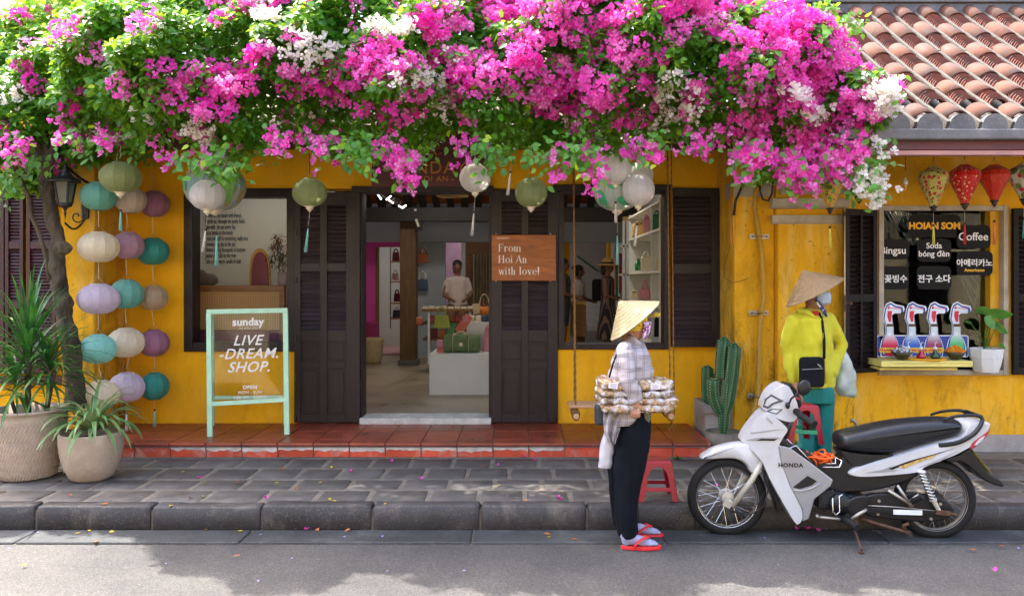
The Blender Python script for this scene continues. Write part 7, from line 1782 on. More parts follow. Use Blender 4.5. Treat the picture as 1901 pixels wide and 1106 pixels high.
# ================================================================== red stools
def stool(name,label,loc,k=1.0,rot=None,mat=None,mat2=None):
    L=Vector(loc);r_=thing(name,label,'stool',L);mat=mat or M['stool'];h, t, b=.255, .095, .135
    q=MB();q.box(-t,t,-t,t,h-.022,h);q.v=[tuple(Vector(v)+L) for v in q.v];q.build('seat',mat,r_,bevel=.012)
    q=MB();q.box(-t*.8,t*.8,-t*.8,t*.8,h-.001,h+.003);q.v=[tuple(Vector(v)+L) for v in q.v];q.build('seat_recess',pmat('stool_dark',srgb(120,30,26),.5),r_,bevel=.002)
    def pt(u,side,z):
        w=b + (t-b) * z / h
        return {0:Vector((u*w,-w,z)),1:Vector((w,u*w,z)),2:Vector((-u*w,w,z)),3:Vector((-w,-u*w,z))}[side]
    def plate(pts2,side,name):
        q=MB();n_={0:Vector((0,1,0)),1:Vector((-1,0,0)),2:Vector((0,-1,0)),3:Vector((1,0,0))}[side] * .006
        a=[L+pt(u,side,z) for u,z in pts2];n=len(a);q.add(a+[p+n_ for p in a],[tuple(range(n)),tuple(range(2*n-1,n-1,-1))]+[(i,(i+1) % n,(i+1) % n+n,i+n) for i in range(n)]);return q.build(name,mat,r_,bevel=.002)
    for sd in range(4):
        arch=[(math.cos(a)*.60,.155+math.sin(a)*.065) for a in [PI-PI*i/12 for i in range(13)]]
        plate([(-1,.15),(-1,h-.01),(1,h-.01),(1,.15)]+arch[::-1],sd,'apron')
        for sg_ in (-1,1): plate([(sg_*1,0.0),(sg_*1,.155),(sg_*.60,.155),(sg_*.72,0.0)],sd,'leg')
        plate([(-.68,.065),(-.68,.090),(.68,.090),(.68,.065)],sd,'rail')
    return r_
M['stool']=pmat('red_plastic',srgb(160,22,44),.4,var=.1,scale=8,dirt=srgb(120,30,36),dirt_amt=.4,dscale=8)
st1=stool('plastic_stool','low red plastic stool with arched sides standing on the kerb behind the woman',Vector((W(1216,0,-2.13).x,-2.16,.165)))
st1.scale=(1,.8,1.04)
st2=stool('plastic_stool','scuffed red and green stool standing on the footboard behind the handlebars',Vector((0,0,0)),mat=M['stool'])
st2.location=W(1482,818,-2.2);st2.rotation_euler=(0,math.radians(4),math.radians(8));st2.scale=(.95,.8,1)
for ch_ in st2.children:
    if ch_.name.startswith('rail'): ch_.data.materials[0]=pmat('green_plastic',srgb(48,140,96),.5,var=.25) if 'green_plastic' not in bpy.data.materials else bpy.data.materials['green_plastic']
# ================================================================== people
def loft(mb,secs,n=20,caps=True):
    """secs: (centre, rx, ry) horizontal ellipses, bottom to top or top to bottom"""
    b=len(mb.v)
    for c, rx, ry in secs:
        for k in range(n): a=2 * PI * k / n;mb.v.append((c[0]+math.cos(a)*rx,c[1]+math.sin(a)*ry,c[2]))
    for i in range(len(secs)-1):
        for k in range(n): mb.f.append((b+i*n+k,b+i*n+(k+1) % n,b+(i+1)*n+(k+1) % n,b+(i+1)*n+k));mb.m.append(0)
    if caps: mb.f += [tuple(b+k for k in range(n))[::-1],tuple(b+(len(secs)-1)*n+k for k in range(n))];mb.m += [0,0]
def cap_ball(mb,p,r): mb.ell(p,(r,r,r),10,8)
def limb(mb,pts,rad):
    mb.tube(pts,rad,12)
    for p, r in zip(pts,rad): cap_ball(mb,p,(r if not isinstance(r,tuple) else min(r))*.98)
def hat_mesh(apex,rim_c,R,name,parent,mat,n=40):
    ax=(apex-rim_c).normalized();Rm_=ax.to_track_quat('Z','Y').to_matrix();H_=(apex-rim_c).length;q=MB()
    prof=[(R,-.004),(R,0),(R*.75,H_*.26),(R*.5,H_*.515),(R*.25,H_*.765),(R*.04,H_*.985),(.001,H_)]
    prof += [(R*.04,H_*.965),(R*.5,H_*.49),(R*.98,-.004)]
    q.lathe(prof,rim_c,n,Rm_);o=q.build(name,mat,parent,smooth=True);autosmooth(o,35)
    q=MB()
    for k in range(9): rr=R * (1-k/9.5);hh=H_ * (k/9.5) * 1.01 + .0015;q.tube([rim_c+Rm_ @ Vector((math.cos(a)*(rr+.001),math.sin(a)*(rr+.001),hh)) for a in [2*PI*j/40 for j in range(40)]],.0009,4,closed=True)
    q.build('bamboo_hoops',mat,parent,kind='stuff');return o
def straw(name,c):
    m=NT(name);p=m.pos('Generated');f=m.noise(m.pos('Object'),26,5,.6)
    cc=m.mix(m.ramp(f,[(.3,0.0),(.7,1.0)]),dk(c,.86),dk(c,1.1))
    g=m.n('ShaderNodeTexCoord').outputs['Object'];
    w=m.n('ShaderNodeTexNoise');w.inputs['Scale'].default_value=90;w.inputs['Detail'].default_value=2;m.l(m.pos('Object',(1,1,.12)),w.inputs[0])
    cc=m.mix(m.ramp(w.outputs[0],[(.4,0.0),(.62,.55)]),cc,dk(c,.68))
    m.l(cc,m.b.inputs['Base Color']);m.b.inputs['Roughness'].default_value=.7;m.bump(w.outputs[0],.002,.5)
    t=m.n('ShaderNodeBsdfTranslucent');m.l(cc,t.inputs[0]);x=m.n('ShaderNodeMixShader');x.inputs[0].default_value=.15
    m.l(m.b.outputs[0],x.inputs[1]);m.l(t.outputs[0],x.inputs[2]);m.l(x.outputs[0],m.out.inputs[0]);return m.mat
M['straw1']=straw('pale_palm_leaf',srgb(188,170,128));M['straw2']=straw('tan_palm_leaf',srgb(176,144,104))
def plaid():
    m=NT('plaid_cotton');p=m.pos('Object')
    z=m.n('ShaderNodeSeparateXYZ');m.l(p,z.inputs[0])
    def lines(v,fr,wd):
        a=m.math('FRACT',m.math('MULTIPLY',v,fr));return m.ramp(a,[(0,1.0),(wd,1.0),(wd+.01,0.0)],'CONSTANT')
    wob=m.noise(p,5,2);vz=m.math('ADD',z.outputs[2],m.math('MULTIPLY',wob,.03));ang=m.math('ARCTAN2',z.outputs[1],z.outputs[0]);vx=m.math('ADD',m.math('MULTIPLY',z.outputs[0],1.0),m.math('MULTIPLY',wob,.04))
    h1=lines(vz,15,.05);h2=lines(m.math('ADD',vz,.009),15,.045);h3=lines(m.math('ADD',vz,.018),15,.045);v1=lines(vx,19,.05);v2=lines(m.math('ADD',vx,.009),19,.045)
    s=m.math('MAXIMUM',m.math('MAXIMUM',h1,h2),m.math('MAXIMUM',v1,m.math('MAXIMUM',v2,h3)))
    c=m.mix(m.math('MULTIPLY',s,.6),srgb(172,162,164),srgb(60,58,74));m.l(c,m.b.inputs['Base Color']);m.b.inputs['Roughness'].default_value=.85;m.bump(m.noise(p,14,5,.6),.006,.6);return m.mat
M['plaid']=plaid()
M['trs']=pmat('black_trousers',(.004,.005,.009,1),.85,spec=.15,var=.25,scale=8,bump=.002,bscale=30)
M['sock']=pmat('lilac_sock',srgb(150,150,180),.9,var=.08,scale=30,bump=.0008,bscale=200);M['flip']=pmat('red_flip_flop',srgb(220,44,48),.5,var=.06)
WY=-2.60
def wp_(px,py,y=0.0): return W(px,py,WY+y)
ws_=S(WY)
def sec(py,xl,xr,ry,y=0.0): c=wp_((xl+xr)/2,py,y);return (c,(xr-xl)/2*ws_,ry)
lady=thing('person','woman in pale conical hat, plaid shirt and black trousers carrying bagged snacks on a tray','person',(W(1180,0,WY).x,WY,0.0))
body=MB()
hd=wp_(1180,600,0)
body.ell(hd,(.082,.070,.100),18,14);body.ell(wp_(1189,613,0),(.050,.052,.050),12,10);body.ell(wp_(1203,603,0),(.014,.012,.016),8,6)
limb(body,[wp_(1175,612),wp_(1170,632),wp_(1170,648)],[.052,.054,.062])
loft(body,[sec(645,1154,1192,.09),sec(690,1142,1196,.09),sec(740,1146,1192,.09),sec(775,1156,1196,.09),sec(800,1158,1192,.08)])
for yy, a, kx in ((-.075,0,0),(.075,1,0)):
    fx, fz=(1180,1000) if a == 0 else (1178,968)
    limb(body,[wp_(1176,800,yy*.8),wp_(1170 if a == 0 else 1158,880,yy),wp_(1166 if a == 0 else 1154,940,yy),wp_(1166 if a == 0 else 1160,985 if a == 0 else 965,yy)],[.055,.045,.038,.034])
# near arm to the hand; far arm
limb(body,[wp_(1163,655,-.15),wp_(1166,706,-.19),wp_(1180,742,-.17),wp_(1183,750,-.17)],[.045,.040,.029,.027])
limb(body,[wp_(1178,655,.15),wp_(1192,702,.19),wp_(1222,742,.10)],[.045,.038,.028])
o=body.build('body',M['skin'],lady);blend(o,.009,3)
# near hand: palm and five fingers curling under the tray edge
hand=MB();hc=wp_(1180,753,-.178)
hand.ell(hc+Vector((0,0,-.004)),(.030,.017,.036),14,10,Matrix.Rotation(.15,3,'Y'));limb(hand,[wp_(1181,742,-.17),hc],[.026,.024])
for k, (dx,L) in enumerate(((-.026,.040),(-.011,.052),(.005,.054),(.020,.048))):
    a=hc + Vector((dx*.9,-.004,-.022));limb(hand,[a,a+Vector((-.002+dx*.12,-.010,-L*.45)),a+Vector((-.002+dx*.2,-.004,-L*.80)),a+Vector((dx*.2,.014,-L*.95))],[.0100,.0092,.0084,.0074])
limb(hand,[hc+Vector((.018,-.002,.006)),hc+Vector((.042,-.008,-.010)),hc+Vector((.064,-.006,-.020)),hc+Vector((.080,-.002,-.024))],[.0125,.0110,.0098,.0080])
o=hand.build('hand',M['skin'],lady);blend(o,.0036,2)
hand=MB();hc2=wp_(1230,750,.09);hand.ell(hc2,(.036,.03,.015),12,8)
for k in range(4): a=hc2 + Vector((.03,-.024+.016*k,0));limb(hand,[a,a+Vector((.025,0,.004)),a+Vector((.035,0,.018))],[.009,.0085,.0075])
limb(hand,[hc2+Vector((0,-.03,0)),hc2+Vector((.02,-.045,.01)),hc2+Vector((.035,-.05,.02))],[.011,.010,.009]);o=hand.build('hand',M['skin'],lady);blend(o,.0045,2)
# shirt
sh_=MB()
loft(sh_,[sec(628,1157,1186,.062),sec(640,1149,1199,.115),sec(652,1142,1203,.165),sec(668,1136,1207,.165),sec(685,1131,1213,.16),sec(698,1128,1213,.155),sec(715,1127,1207,.15),sec(745,1126,1203,.15),sec(770,1124,1198,.15),sec(785,1122,1180,.145)])
limb(sh_,[wp_(1160,651,-.14),wp_(1162,675,-.175),wp_(1165,706,-.195),wp_(1173,724,-.185),wp_(1178,737,-.175)],[.056,.052,.048,.045,.043])
limb(sh_,[wp_(1176,651,.14),wp_(1190,702,.19),wp_(1214,735,.12)],[.060,.052,.044])
sh_.tube([wp_(1176,738,-.176),wp_(1178.5,744,-.174)],[.050,.050],14)
o=sh_.build('shirt',M['plaid'],lady);blend(o,.009,2,(.013,8,15))
q=MB();q.tube([wp_(1165,626,-.05),wp_(1176,632,-.09),wp_(1190,645,-.09),wp_(1199,656,-.06)],[(.006,.028),(.006,.026),(.005,.022),(.004,.006)],8);q.build('collar',M['plaid'],lady,smooth=True)
# hanging tail of the shirt behind
tail=MB();vs=[];n=12
for j, (py,xl,xr) in enumerate(((765,1122,1160),(780,1121,1156),(795,1121,1151),(808,1123,1146),(818,1130,1142),(824,1137,1141))):
    for i in range(n+1): u=i / n;vs.append(wp_(xl+(xr-xl)*u,py,-.13+.03*math.sin(u*14+j*.5)))
tail.add(vs,[(j*(n+1)+i,j*(n+1)+i+1,(j+1)*(n+1)+i+1,(j+1)*(n+1)+i) for j in range(5) for i in range(n)])
o=tail.build('shirt_tail',M['plaid'],lady,smooth=True);md=o.modifiers.new('t','SOLIDIFY');md.thickness=.004
# trousers
tr_=MB()
loft(tr_,[sec(752,1154,1200,.13),sec(775,1151,1205,.145),sec(800,1146,1205,.15),sec(830,1140,1203,.145),sec(845,1137,1200,.14)],24)
loft(tr_,[sec(790,1148,1204,.080,-.07),sec(830,1141,1202,.080,-.07),sec(870,1139,1197,.078,-.07),sec(910,1142,1191,.075,-.07),sec(950,1146,1188,.073,-.07),sec(980,1149,1187,.072,-.07),sec(992,1150,1186,.072,-.07)],20)
loft(tr_,[sec(790,1144,1196,.075,.07),sec(830,1134,1186,.075,.07),sec(870,1128,1180,.07,.07),sec(910,1129,1176,.065,.07),sec(945,1133,1174,.06,.07),sec(972,1137,1176,.058,.07)],20)
o=tr_.build('trousers',M['trs'],lady);blend(o,.010,2,(.020,11,2.2))
q=MB();q.ell(wp_(1196,772,-.05),(.045,.06,.05),10,8);q.build('blouse_hem',pmat('speckled_cloth',srgb(112,116,96),.9,var=.6,scale=90),lady,smooth=True)
# feet: socks and flip-flops
for (px,py,yy,gz) in ((1184,1011,-.10,0.0),(1190,984,.12,0.0)):
    b=W(px,py,WY+yy);b.z=0.026
    q=MB();limb(q,[b+Vector((-.075,0,.115)),b+Vector((-.07,0,.05)),b+Vector((-.072,0,.020))],[.036,.038,.028]);limb(q,[b+Vector((-.06,0,.035)),b+Vector((0,0,.030)),b+Vector((.055,0,.016)),b+Vector((.095,0,.010))],[.034,.032,.028,.018])
    q.ell(b+Vector((.075,.002,.012)),(.045,.042,.017),12,8);q.ell(b+Vector((.105,-.022,.012)),(.020,.013,.013),8,6)
    for k in range(4): q.ell(b+Vector((.108-.008*k,-.002+.015*k,.009)),(.014,.009,.010),8,6)
    o=q.build('sock',M['sock'],lady);blend(o,.006,2)
    q=MB();n=24;ol=[(b.x+.02+math.cos(t)*.125,b.y+math.sin(t)*(.040+.010*math.cos(t))) for t in [2*PI*k/n for k in range(n)]]
    q.add([(x,y,.002) for x,y in ol]+[(x,y,.024) for x,y in ol],[tuple(range(n))[::-1],tuple(range(n,2*n))]+[(i,(i+1) % n,(i+1) % n+n,i+n) for i in range(n)]);q.build('flip_flop',M['flip'],lady,bevel=.004)
    for sd in (-1,1): q=MB();q.tube([b+Vector((.068,-.006,.045)),b+Vector((.035,sd*.030,.052)),b+Vector((-.01,sd*.044,.028)),b+Vector((-.03,sd*.042,-.002))],[(.011,.003),(.013,.003),(.012,.003),(.010,.003)],8);q.build('strap',M['flip'],lady,smooth=True)
# hat, cap brim, mask
hat_mesh(wp_(1149,559),wp_(1178.5,595),.193,'conical_hat',lady,M['straw1'])
fl=NT('yellow_floral');p=fl.pos('Object');fl.l(fl.mix(fl.ramp(fl.noise(p,60,3),[(.55,0.0),(.6,1.0)]),srgb(214,178,40),srgb(110,84,30)),fl.b.inputs['Base Color']);fl.b.inputs['Roughness'].default_value=.8
q=MB();vs=[];n=14
for j in range(4):
    t=j / 3
    for i in range(n+1): a=-1.15 + 2.3 * i / n;r=.080 + .052 * t;vs.append(wp_(1187,590)+Vector((math.cos(a)*r,math.sin(a)*r*.95,.012+.012*t+.012*math.sin(i*1.4)*t)))
q.add(vs,[(j*(n+1)+i,j*(n+1)+i+1,(j+1)*(n+1)+i+1,(j+1)*(n+1)+i) for j in range(3) for i in range(n)]);o=q.build('cap_brim',fl.mat,lady,smooth=True);o.modifiers.new('t','SOLIDIFY').thickness=.004
q=MB();q.ell(wp_(1177,597),(.090,.078,.088),18,12);o=q.build('head_scarf',fl.mat,lady,smooth=True);q=MB();q.ell(wp_(1179,610),(.060,.075,.022),14,8);q.build('scarf_edge',fl.mat,lady,smooth=True)
pu=NT('purple_floral');p=pu.pos('Object');pu.l(pu.mix(pu.ramp(pu.noise(p,55,3),[(.5,0.0),(.54,1.0)]),srgb(130,50,126),srgb(226,206,226)),pu.b.inputs['Base Color']);pu.b.inputs['Roughness'].default_value=.8
q=MB();vs=[];n=12
for j in range(7):
    t=j / 6;
    for i in range(n+1): a=-1.35 + 2.7 * i / n;r=.078 - .012 * t + .008 * math.sin(t*PI);vs.append(wp_(1184,596+32*t)+Vector((math.cos(a)*r*(1 if t<.3 else 1-.2*t)+.006,math.sin(a)*r,0)))
q.add(vs,[(j*(n+1)+i,j*(n+1)+i+1,(j+1)*(n+1)+i+1,(j+1)*(n+1)+i) for j in range(6) for i in range(n)]);o=q.build('face_mask',pu.mat,lady,smooth=True);o.modifiers.new('t','SOLIDIFY').thickness=.004
q=MB();q.tube([wp_(1146,655,-.1),wp_(1138,675,-.165),wp_(1131,700,-.15)],.006,6);q.build('bag_strap',M['black_cloth'],lady,smooth=True)
bb=thing('shoulder_bag','small dark navy shoulder bag hanging behind the woman with the tray','bag',wp_(1118,785,-.05));q=MB();q.obox(wp_(1117,769,-.05),(.085,.10,.125));q.build('body',pmat('navy_leather',(.016,.020,.035,1),.5,var=.2),bb,bevel=.02)
def plastic_bag(name,label,secs,mat,yy,WYv,dispv=(.010,16,10),vox=.007):
    q=MB();s=S(WYv+yy);lst_=[]
    for py, xl, xr, ry in secs: c=W((xl+xr)/2,py,WYv+yy);lst_.append((c,(xr-xl)/2*s,ry))
    loft(q,lst_,20);c0=lst_[-1][0];o=q.build(name,mat,None,at=c0);blend(o,vox,2,dispv);return tag(o,label,'bag')
M['plastic']=pmat('milky_plastic',srgb(214,212,220),.25,var=.05,scale=12,transl=.3,coat=.4)
plastic_bag('plastic_bag','white plastic carrier bag hanging at the hip of the woman with the tray',[(785,1126,1132,.015),(795,1123,1134,.03),(815,1118,1137,.04),(840,1113,1139,.045),(858,1110,1137,.045),(868,1109,1133,.03)],M['plastic'],-.04,WY)
# tray and snack bags
ty_=thing('oval_tray','shallow oval steel tray carried under the snack bags','tray',wp_(1181,762,-.0));c=wp_(1181,760,.02);q=MB();n=40
for r, z in ((.001,0),(.9,.0),(1.0,.012),(1.03,.013),(.9,.004),(.001,.004)):
    for k in range(n): a=2 * PI * k / n;q.v.append((c.x+math.cos(a)*.235*r,c.y+math.sin(a)*.165*r,c.z+z+math.cos(a)*.006))
for j in range(5):
    for k in range(n): q.f.append((j*n+k,j*n+(k+1) % n,(j+1)*n+(k+1) % n,(j+1)*n+k));q.m.append(0)
q.build('plate',M['chrome'],ty_,smooth=True)
def snack(name,c1_,c2_):
    m=NT(name);p=m.pos('Object');v=m.n('ShaderNodeTexVoronoi');v.inputs['Scale'].default_value=70;m.l(p,v.inputs[0])
    sp_=m.n('ShaderNodeSeparateColor');m.l(v.outputs['Color'],sp_.inputs[0])
    c=m.mix(sp_.outputs[0],c1_,c2_);c=m.mix(m.ramp(v.outputs['Distance'],[(.3,0.0),(.6,.8)]),c,dk(c1_,.4))
    f=m.noise(p,9,4,.6,1.5);k=m.ramp(f,[(.50,0.0),(.60,.8)]);c=m.mix(k,c,srgb(206,204,212))  # pale patches paint glossy highlights of the plastic into the colour
    m.l(c,m.b.inputs['Base Color']);m.b.inputs['Roughness'].default_value=.22;m.b.inputs['Coat Weight'].default_value=.7;m.b.inputs['Coat Roughness'].default_value=.12
    m.bump(m.noise(p,26,4,.7,1.2),.02,.9);return m.mat
SN=[snack('bagged_nuts',srgb(206,168,118),srgb(150,100,64)),snack('bagged_crackers',srgb(214,184,140),srgb(186,140,90)),snack('bagged_seeds',srgb(170,140,104),srgb(110,84,60))]
ly=[(1118,1178,752,16),(1172,1243,751,16),(1114,1180,739,15),(1172,1247,739,15),(1116,1178,726,15),(1174,1241,727,14),(1118,1176,711,18),(1178,1240,712,19)]
lb_=['bottom left snack bag on the tray','bottom right snack bag on the tray, beside her thumb','third snack bag down on the left of the tray','third snack bag down on the right of the tray','second snack bag down on the left of the tray','second snack bag down on the right of the tray','top left bag of pale crackers with a white label','top right bag of mixed nuts with a white label']
for i, (xl,xr,py,hh) in enumerate(ly):
    c=wp_((xl+xr)/2+random.uniform(-3,3),py,-.065);a_, b_, h_=(xr-xl+random.uniform(4,20)) / 2 * ws_, random.uniform(.115,.145), hh / 2 * ws_ * 1.0
    q=MB();n=28
    for j in range(7):
        t=-1 + 2 * j / 6;k2=(1-abs(t) ** 3) ** .45
        for k in range(n): an=2 * PI * k / n;ca, sa=math.cos(an), math.sin(an);q.v.append((c.x+math.copysign(abs(ca) ** .45,ca)*a_*(.86+.14*k2 if abs(t)<1 else .8),c.y+math.copysign(abs(sa) ** .45,sa)*b_*(.86+.14*k2 if abs(t)<1 else .8),c.z+t*h_ ))
    for j in range(6):
        for k in range(n): q.f.append((j*n+k,j*n+(k+1) % n,(j+1)*n+(k+1) % n,(j+1)*n+k));q.m.append(0)
    q.f += [tuple(range(n))[::-1],tuple(6*n+k for k in range(n))];q.m += [0,0]
    o=q.build('snack_bag',SN[i % 3],None,at=c-Vector((0,0,h_)));blend(o,.006,1,(.013,20,30));o.rotation_euler=(0,random.uniform(-.05,.05),random.uniform(-.06,.06));tag(o,lb_[i],'snack bag','bagged snacks on the tray')
    if i >= 6:
        q=MB();f_=c + Vector((-.04 if i == 6 else-.005,-b_-.006,.002));q.obox(f_,(.055,.002,.034),Matrix.Rotation(.08,3,'Y'));oo=q.build('label',M['print_w'],o)
        for k in range(4): q=MB();q.obox(f_+Vector((0,-.0014,.010-.007*k)),(.04-.006*(k % 2),.001,.0022),Matrix.Rotation(.08,3,'Y'));q.build('print_line',pmat('label_print',srgb(150,90,110),.6) if 'label_print' not in bpy.data.materials else bpy.data.materials['label_print'],o)
# ------------------------------------------------------------------ woman in the yellow jacket behind the motorbike
VY=-1.72;vs_s=S(VY)
def vp_(px,py,y=0.0): return W(px,py,VY+y)
def vsec(py,xl,xr,ry,y=0.0): c=vp_((xl+xr)/2,py,y);return (c,(xr-xl)/2*vs_s,ry)
lady2=thing('person','woman in tan conical hat, yellow zip jacket and teal trousers standing behind the motorbike','person',(W(1510,0,VY).x,VY,PZ))
q=MB();q.ell(vp_(1514,552),(.078,.09,.105),18,14);q.ell(vp_(1522,566,-.02),(.05,.05,.05),12,8);limb(q,[vp_(1511,562),vp_(1508,578,.01),vp_(1507,590,.02)],[.054,.055,.07])
loft(q,[vsec(585,1484,1534,.09),vsec(620,1480,1538,.11),vsec(680,1482,1536,.10),vsec(730,1478,1542,.12)])
gz=520 + (CAMZ-PZ) / vs_s
for px in (1494,1530): limb(q,[vp_(px,735),vp_(px,790),vp_(px+1,850),vp_(px+1,gz-14)],[.082,.06,.045,.035]);q.ell(vp_(px+4,gz-7,-.05),(.045,.11,.032),12,8)
limb(q,[vp_(1474,598),vp_(1468,648,.02),vp_(1474,700,-.04)],[.045,.038,.028]);limb(q,[vp_(1538,598),vp_(1562,640,.02),vp_(1546,690,-.06)],[.045,.038,.028])
o=q.build('body',M['skin'],lady2);blend(o,.009,3)
for (px,py,sx_) in ((1476,712,1),(1545,700,-1)):
    q=MB();hc=vp_(px,py,-.06);q.ell(hc,(.024,.026,.036),12,8)
    for k in range(4): a=hc + Vector((0,-.024+.016*k,-.026));limb(q,[a,a+Vector((.006*sx_,0,-.025)),a+Vector((.016*sx_,0,-.042))],[.009,.0085,.0075])
    limb(q,[hc+Vector((.012*sx_,-.02,0)),hc+Vector((.026*sx_,-.03,-.02)),hc+Vector((.028*sx_,-.03,-.04))],[.010,.009,.008]);o=q.build('hand',M['skin'],lady2);blend(o,.0045,2)
M['jack']=pmat('yellow_green_jacket',srgb(186,178,22),.8,var=.06,scale=5,bump=.003,bscale=14,sheen=.15)
q=MB();loft(q,[vsec(572,1489,1528,.075,.01),vsec(581,1479,1534,.11,.01),vsec(592,1470,1540,.135),vsec(615,1472,1543,.14),vsec(650,1474,1543,.14),vsec(680,1470,1545,.145),vsec(705,1468,1546,.15),vsec(717,1468,1546,.15)],24)
limb(q,[vp_(1475,594),vp_(1466,625),vp_(1465,655,.01),vp_(1469,685,-.03),vp_(1474,706,-.05)],[.058,.058,.054,.050,.042])
limb(q,[vp_(1536,594),vp_(1551,618),vp_(1560,640,.02),vp_(1555,662,-.02),vp_(1547,688,-.07)],[.056,.052,.050,.046,.042])
o=q.build('jacket',M['jack'],lady2);blend(o,.009,3,(.018,9,6))
q=MB();q.tube([vp_(1527,585,-.10),vp_(1528,620,-.148),vp_(1531,680,-.152),vp_(1533,712,-.155)],.004,5);q.build('zip',pmat('brown_zip',srgb(140,110,30),.5),lady2)
q=MB();q.tube([vp_(1482,582,.03),vp_(1488,576,-.05),vp_(1500,580,-.10),vp_(1514,590,-.12)],[.022,.024,.02,.01],8);q.tube([vp_(1482,582,.03),vp_(1490,576,.07),vp_(1520,577,.07),vp_(1534,583,.0)],[.022,.024,.022,.016],8);o=q.build('hood',M['jack'],lady2);blend(o,.007,2,(.004,20,20))
q=MB();q.add([vp_(1506,577,-.085),vp_(1520,577,-.085),vp_(1519,600,-.138),vp_(1514,592,-.125)],[(0,1,2,3)]);q.build('undershirt',pmat('red_shirt',srgb(200,50,30),.8),lady2)
q=MB();M['teal_c']=pmat('teal_cloth',srgb(18,112,104),.8,var=.12,scale=8,bump=.003,bscale=20)
loft(q,[vsec(705,1474,1545,.13),vsec(730,1476,1548,.13),vsec(745,1478,1549,.125)]);
loft(q,[vsec(730,1477,1512,.10),vsec(780,1480,1511,.09),vsec(830,1483,1511,.08),vsec(gz-16,1484,1510,.075)]);loft(q,[vsec(730,1512,1549,.10),vsec(780,1513,1547,.09),vsec(830,1514,1544,.08),vsec(gz-16,1514,1541,.075)])
o=q.build('trousers',M['teal_c'],lady2);blend(o,.010,2,(.015,12,2.5))
for px in (1498,1531): q=MB();b=vp_(px,gz-5,-.07);q.ell(b,(.050,.125,.034),14,8);q.build('shoe',M['bblack'],lady2,smooth=True)
hat_mesh(vp_(1490,502),vp_(1512.5,542,-.01),.226,'conical_hat',lady2,M['straw2'])
q=MB();vs=[];n=14
for j in range(6):
    t=j / 5
    for i in range(n+1): a=-PI / 2 + .55 + (-1.25+2.5*i/n);r=.088 + .018 * math.sin(t*PI) * (1-abs(2*i/n-1));vs.append(vp_(1518,541+24*t,-.0)+Vector((math.cos(a)*r*.95,math.sin(a)*r,0)))
q.add(vs,[(j*(n+1)+i,j*(n+1)+i+1,(j+1)*(n+1)+i+1,(j+1)*(n+1)+i) for j in range(5) for i in range(n)]);o=q.build('face_mask',pmat('white_mask',srgb(168,180,196),.8,var=.05,bump=.001),lady2,smooth=True);o.modifiers.new('t','SOLIDIFY').thickness=.003
nv=NT('navy_scarf');p=nv.pos('Object');nv.l(nv.mix(nv.ramp(nv.noise(p,40,2),[(.55,0.0),(.58,1.0)]),srgb(34,46,96),srgb(206,190,160)),nv.b.inputs['Base Color']);nv.b.inputs['Roughness'].default_value=.8
q=MB();q.tube([vp_(1512,549,-.10),vp_(1519,562,-.125),vp_(1528,575,-.13),vp_(1535,588,-.145)],[(.010,.006),(.022,.012),(.026,.014),(.012,.006)],8);o=q.build('scarf',nv.mat,lady2,smooth=True)
q=MB();q.ell(vp_(1512,546,.02),(.088,.088,.085),14,10);q.build('hair',M['hair'],lady2,smooth=True)
cbg=thing('crossbody_bag','black fabric crossbody bag with zip pocket on the front of the yellow jacket','bag',vp_(1509,718,-.18))
q=MB();a, b=vp_(1487,719,-.20), vp_(1532,663,-.20);q.prism([(x,z) for x,z in rrect(a.x,b.x,a.z,b.z,.03)],VY-.20,VY-.145);q.build('body',M['black_cloth'],cbg,bevel=.012)
q=MB();q.tube([vp_(1489,686,-.204),vp_(1528,684,-.204)],.003,4);q.tube([vp_(1518,676,-.204),vp_(1524,681,-.206)],.005,5);q.build('zip',M['steel'],cbg)
q=MB();q.tube([vp_(1530,666,-.17),vp_(1530,630,-.152),vp_(1526,596,-.135),vp_(1520,580,-.08)],[(.010,.003)]*4,6);q.build('strap',M['black_cloth'],cbg,smooth=True)
plastic_bag('plastic_bag','translucent white plastic bag with green contents hanging from her right arm',[(636,1557,1563,.015),(650,1557,1569,.03),(670,1554,1580,.05),(695,1552,1588,.06),(718,1551,1590,.06),(730,1554,1590,.05),(736,1560,1588,.03)],pmat('bag_film',srgb(206,212,210),.25,var=.16,scale=6,transl=.35,coat=.4,dirt=srgb(130,176,150),dirt_amt=.6,dscale=5),.0,VY,(.012,14,8))
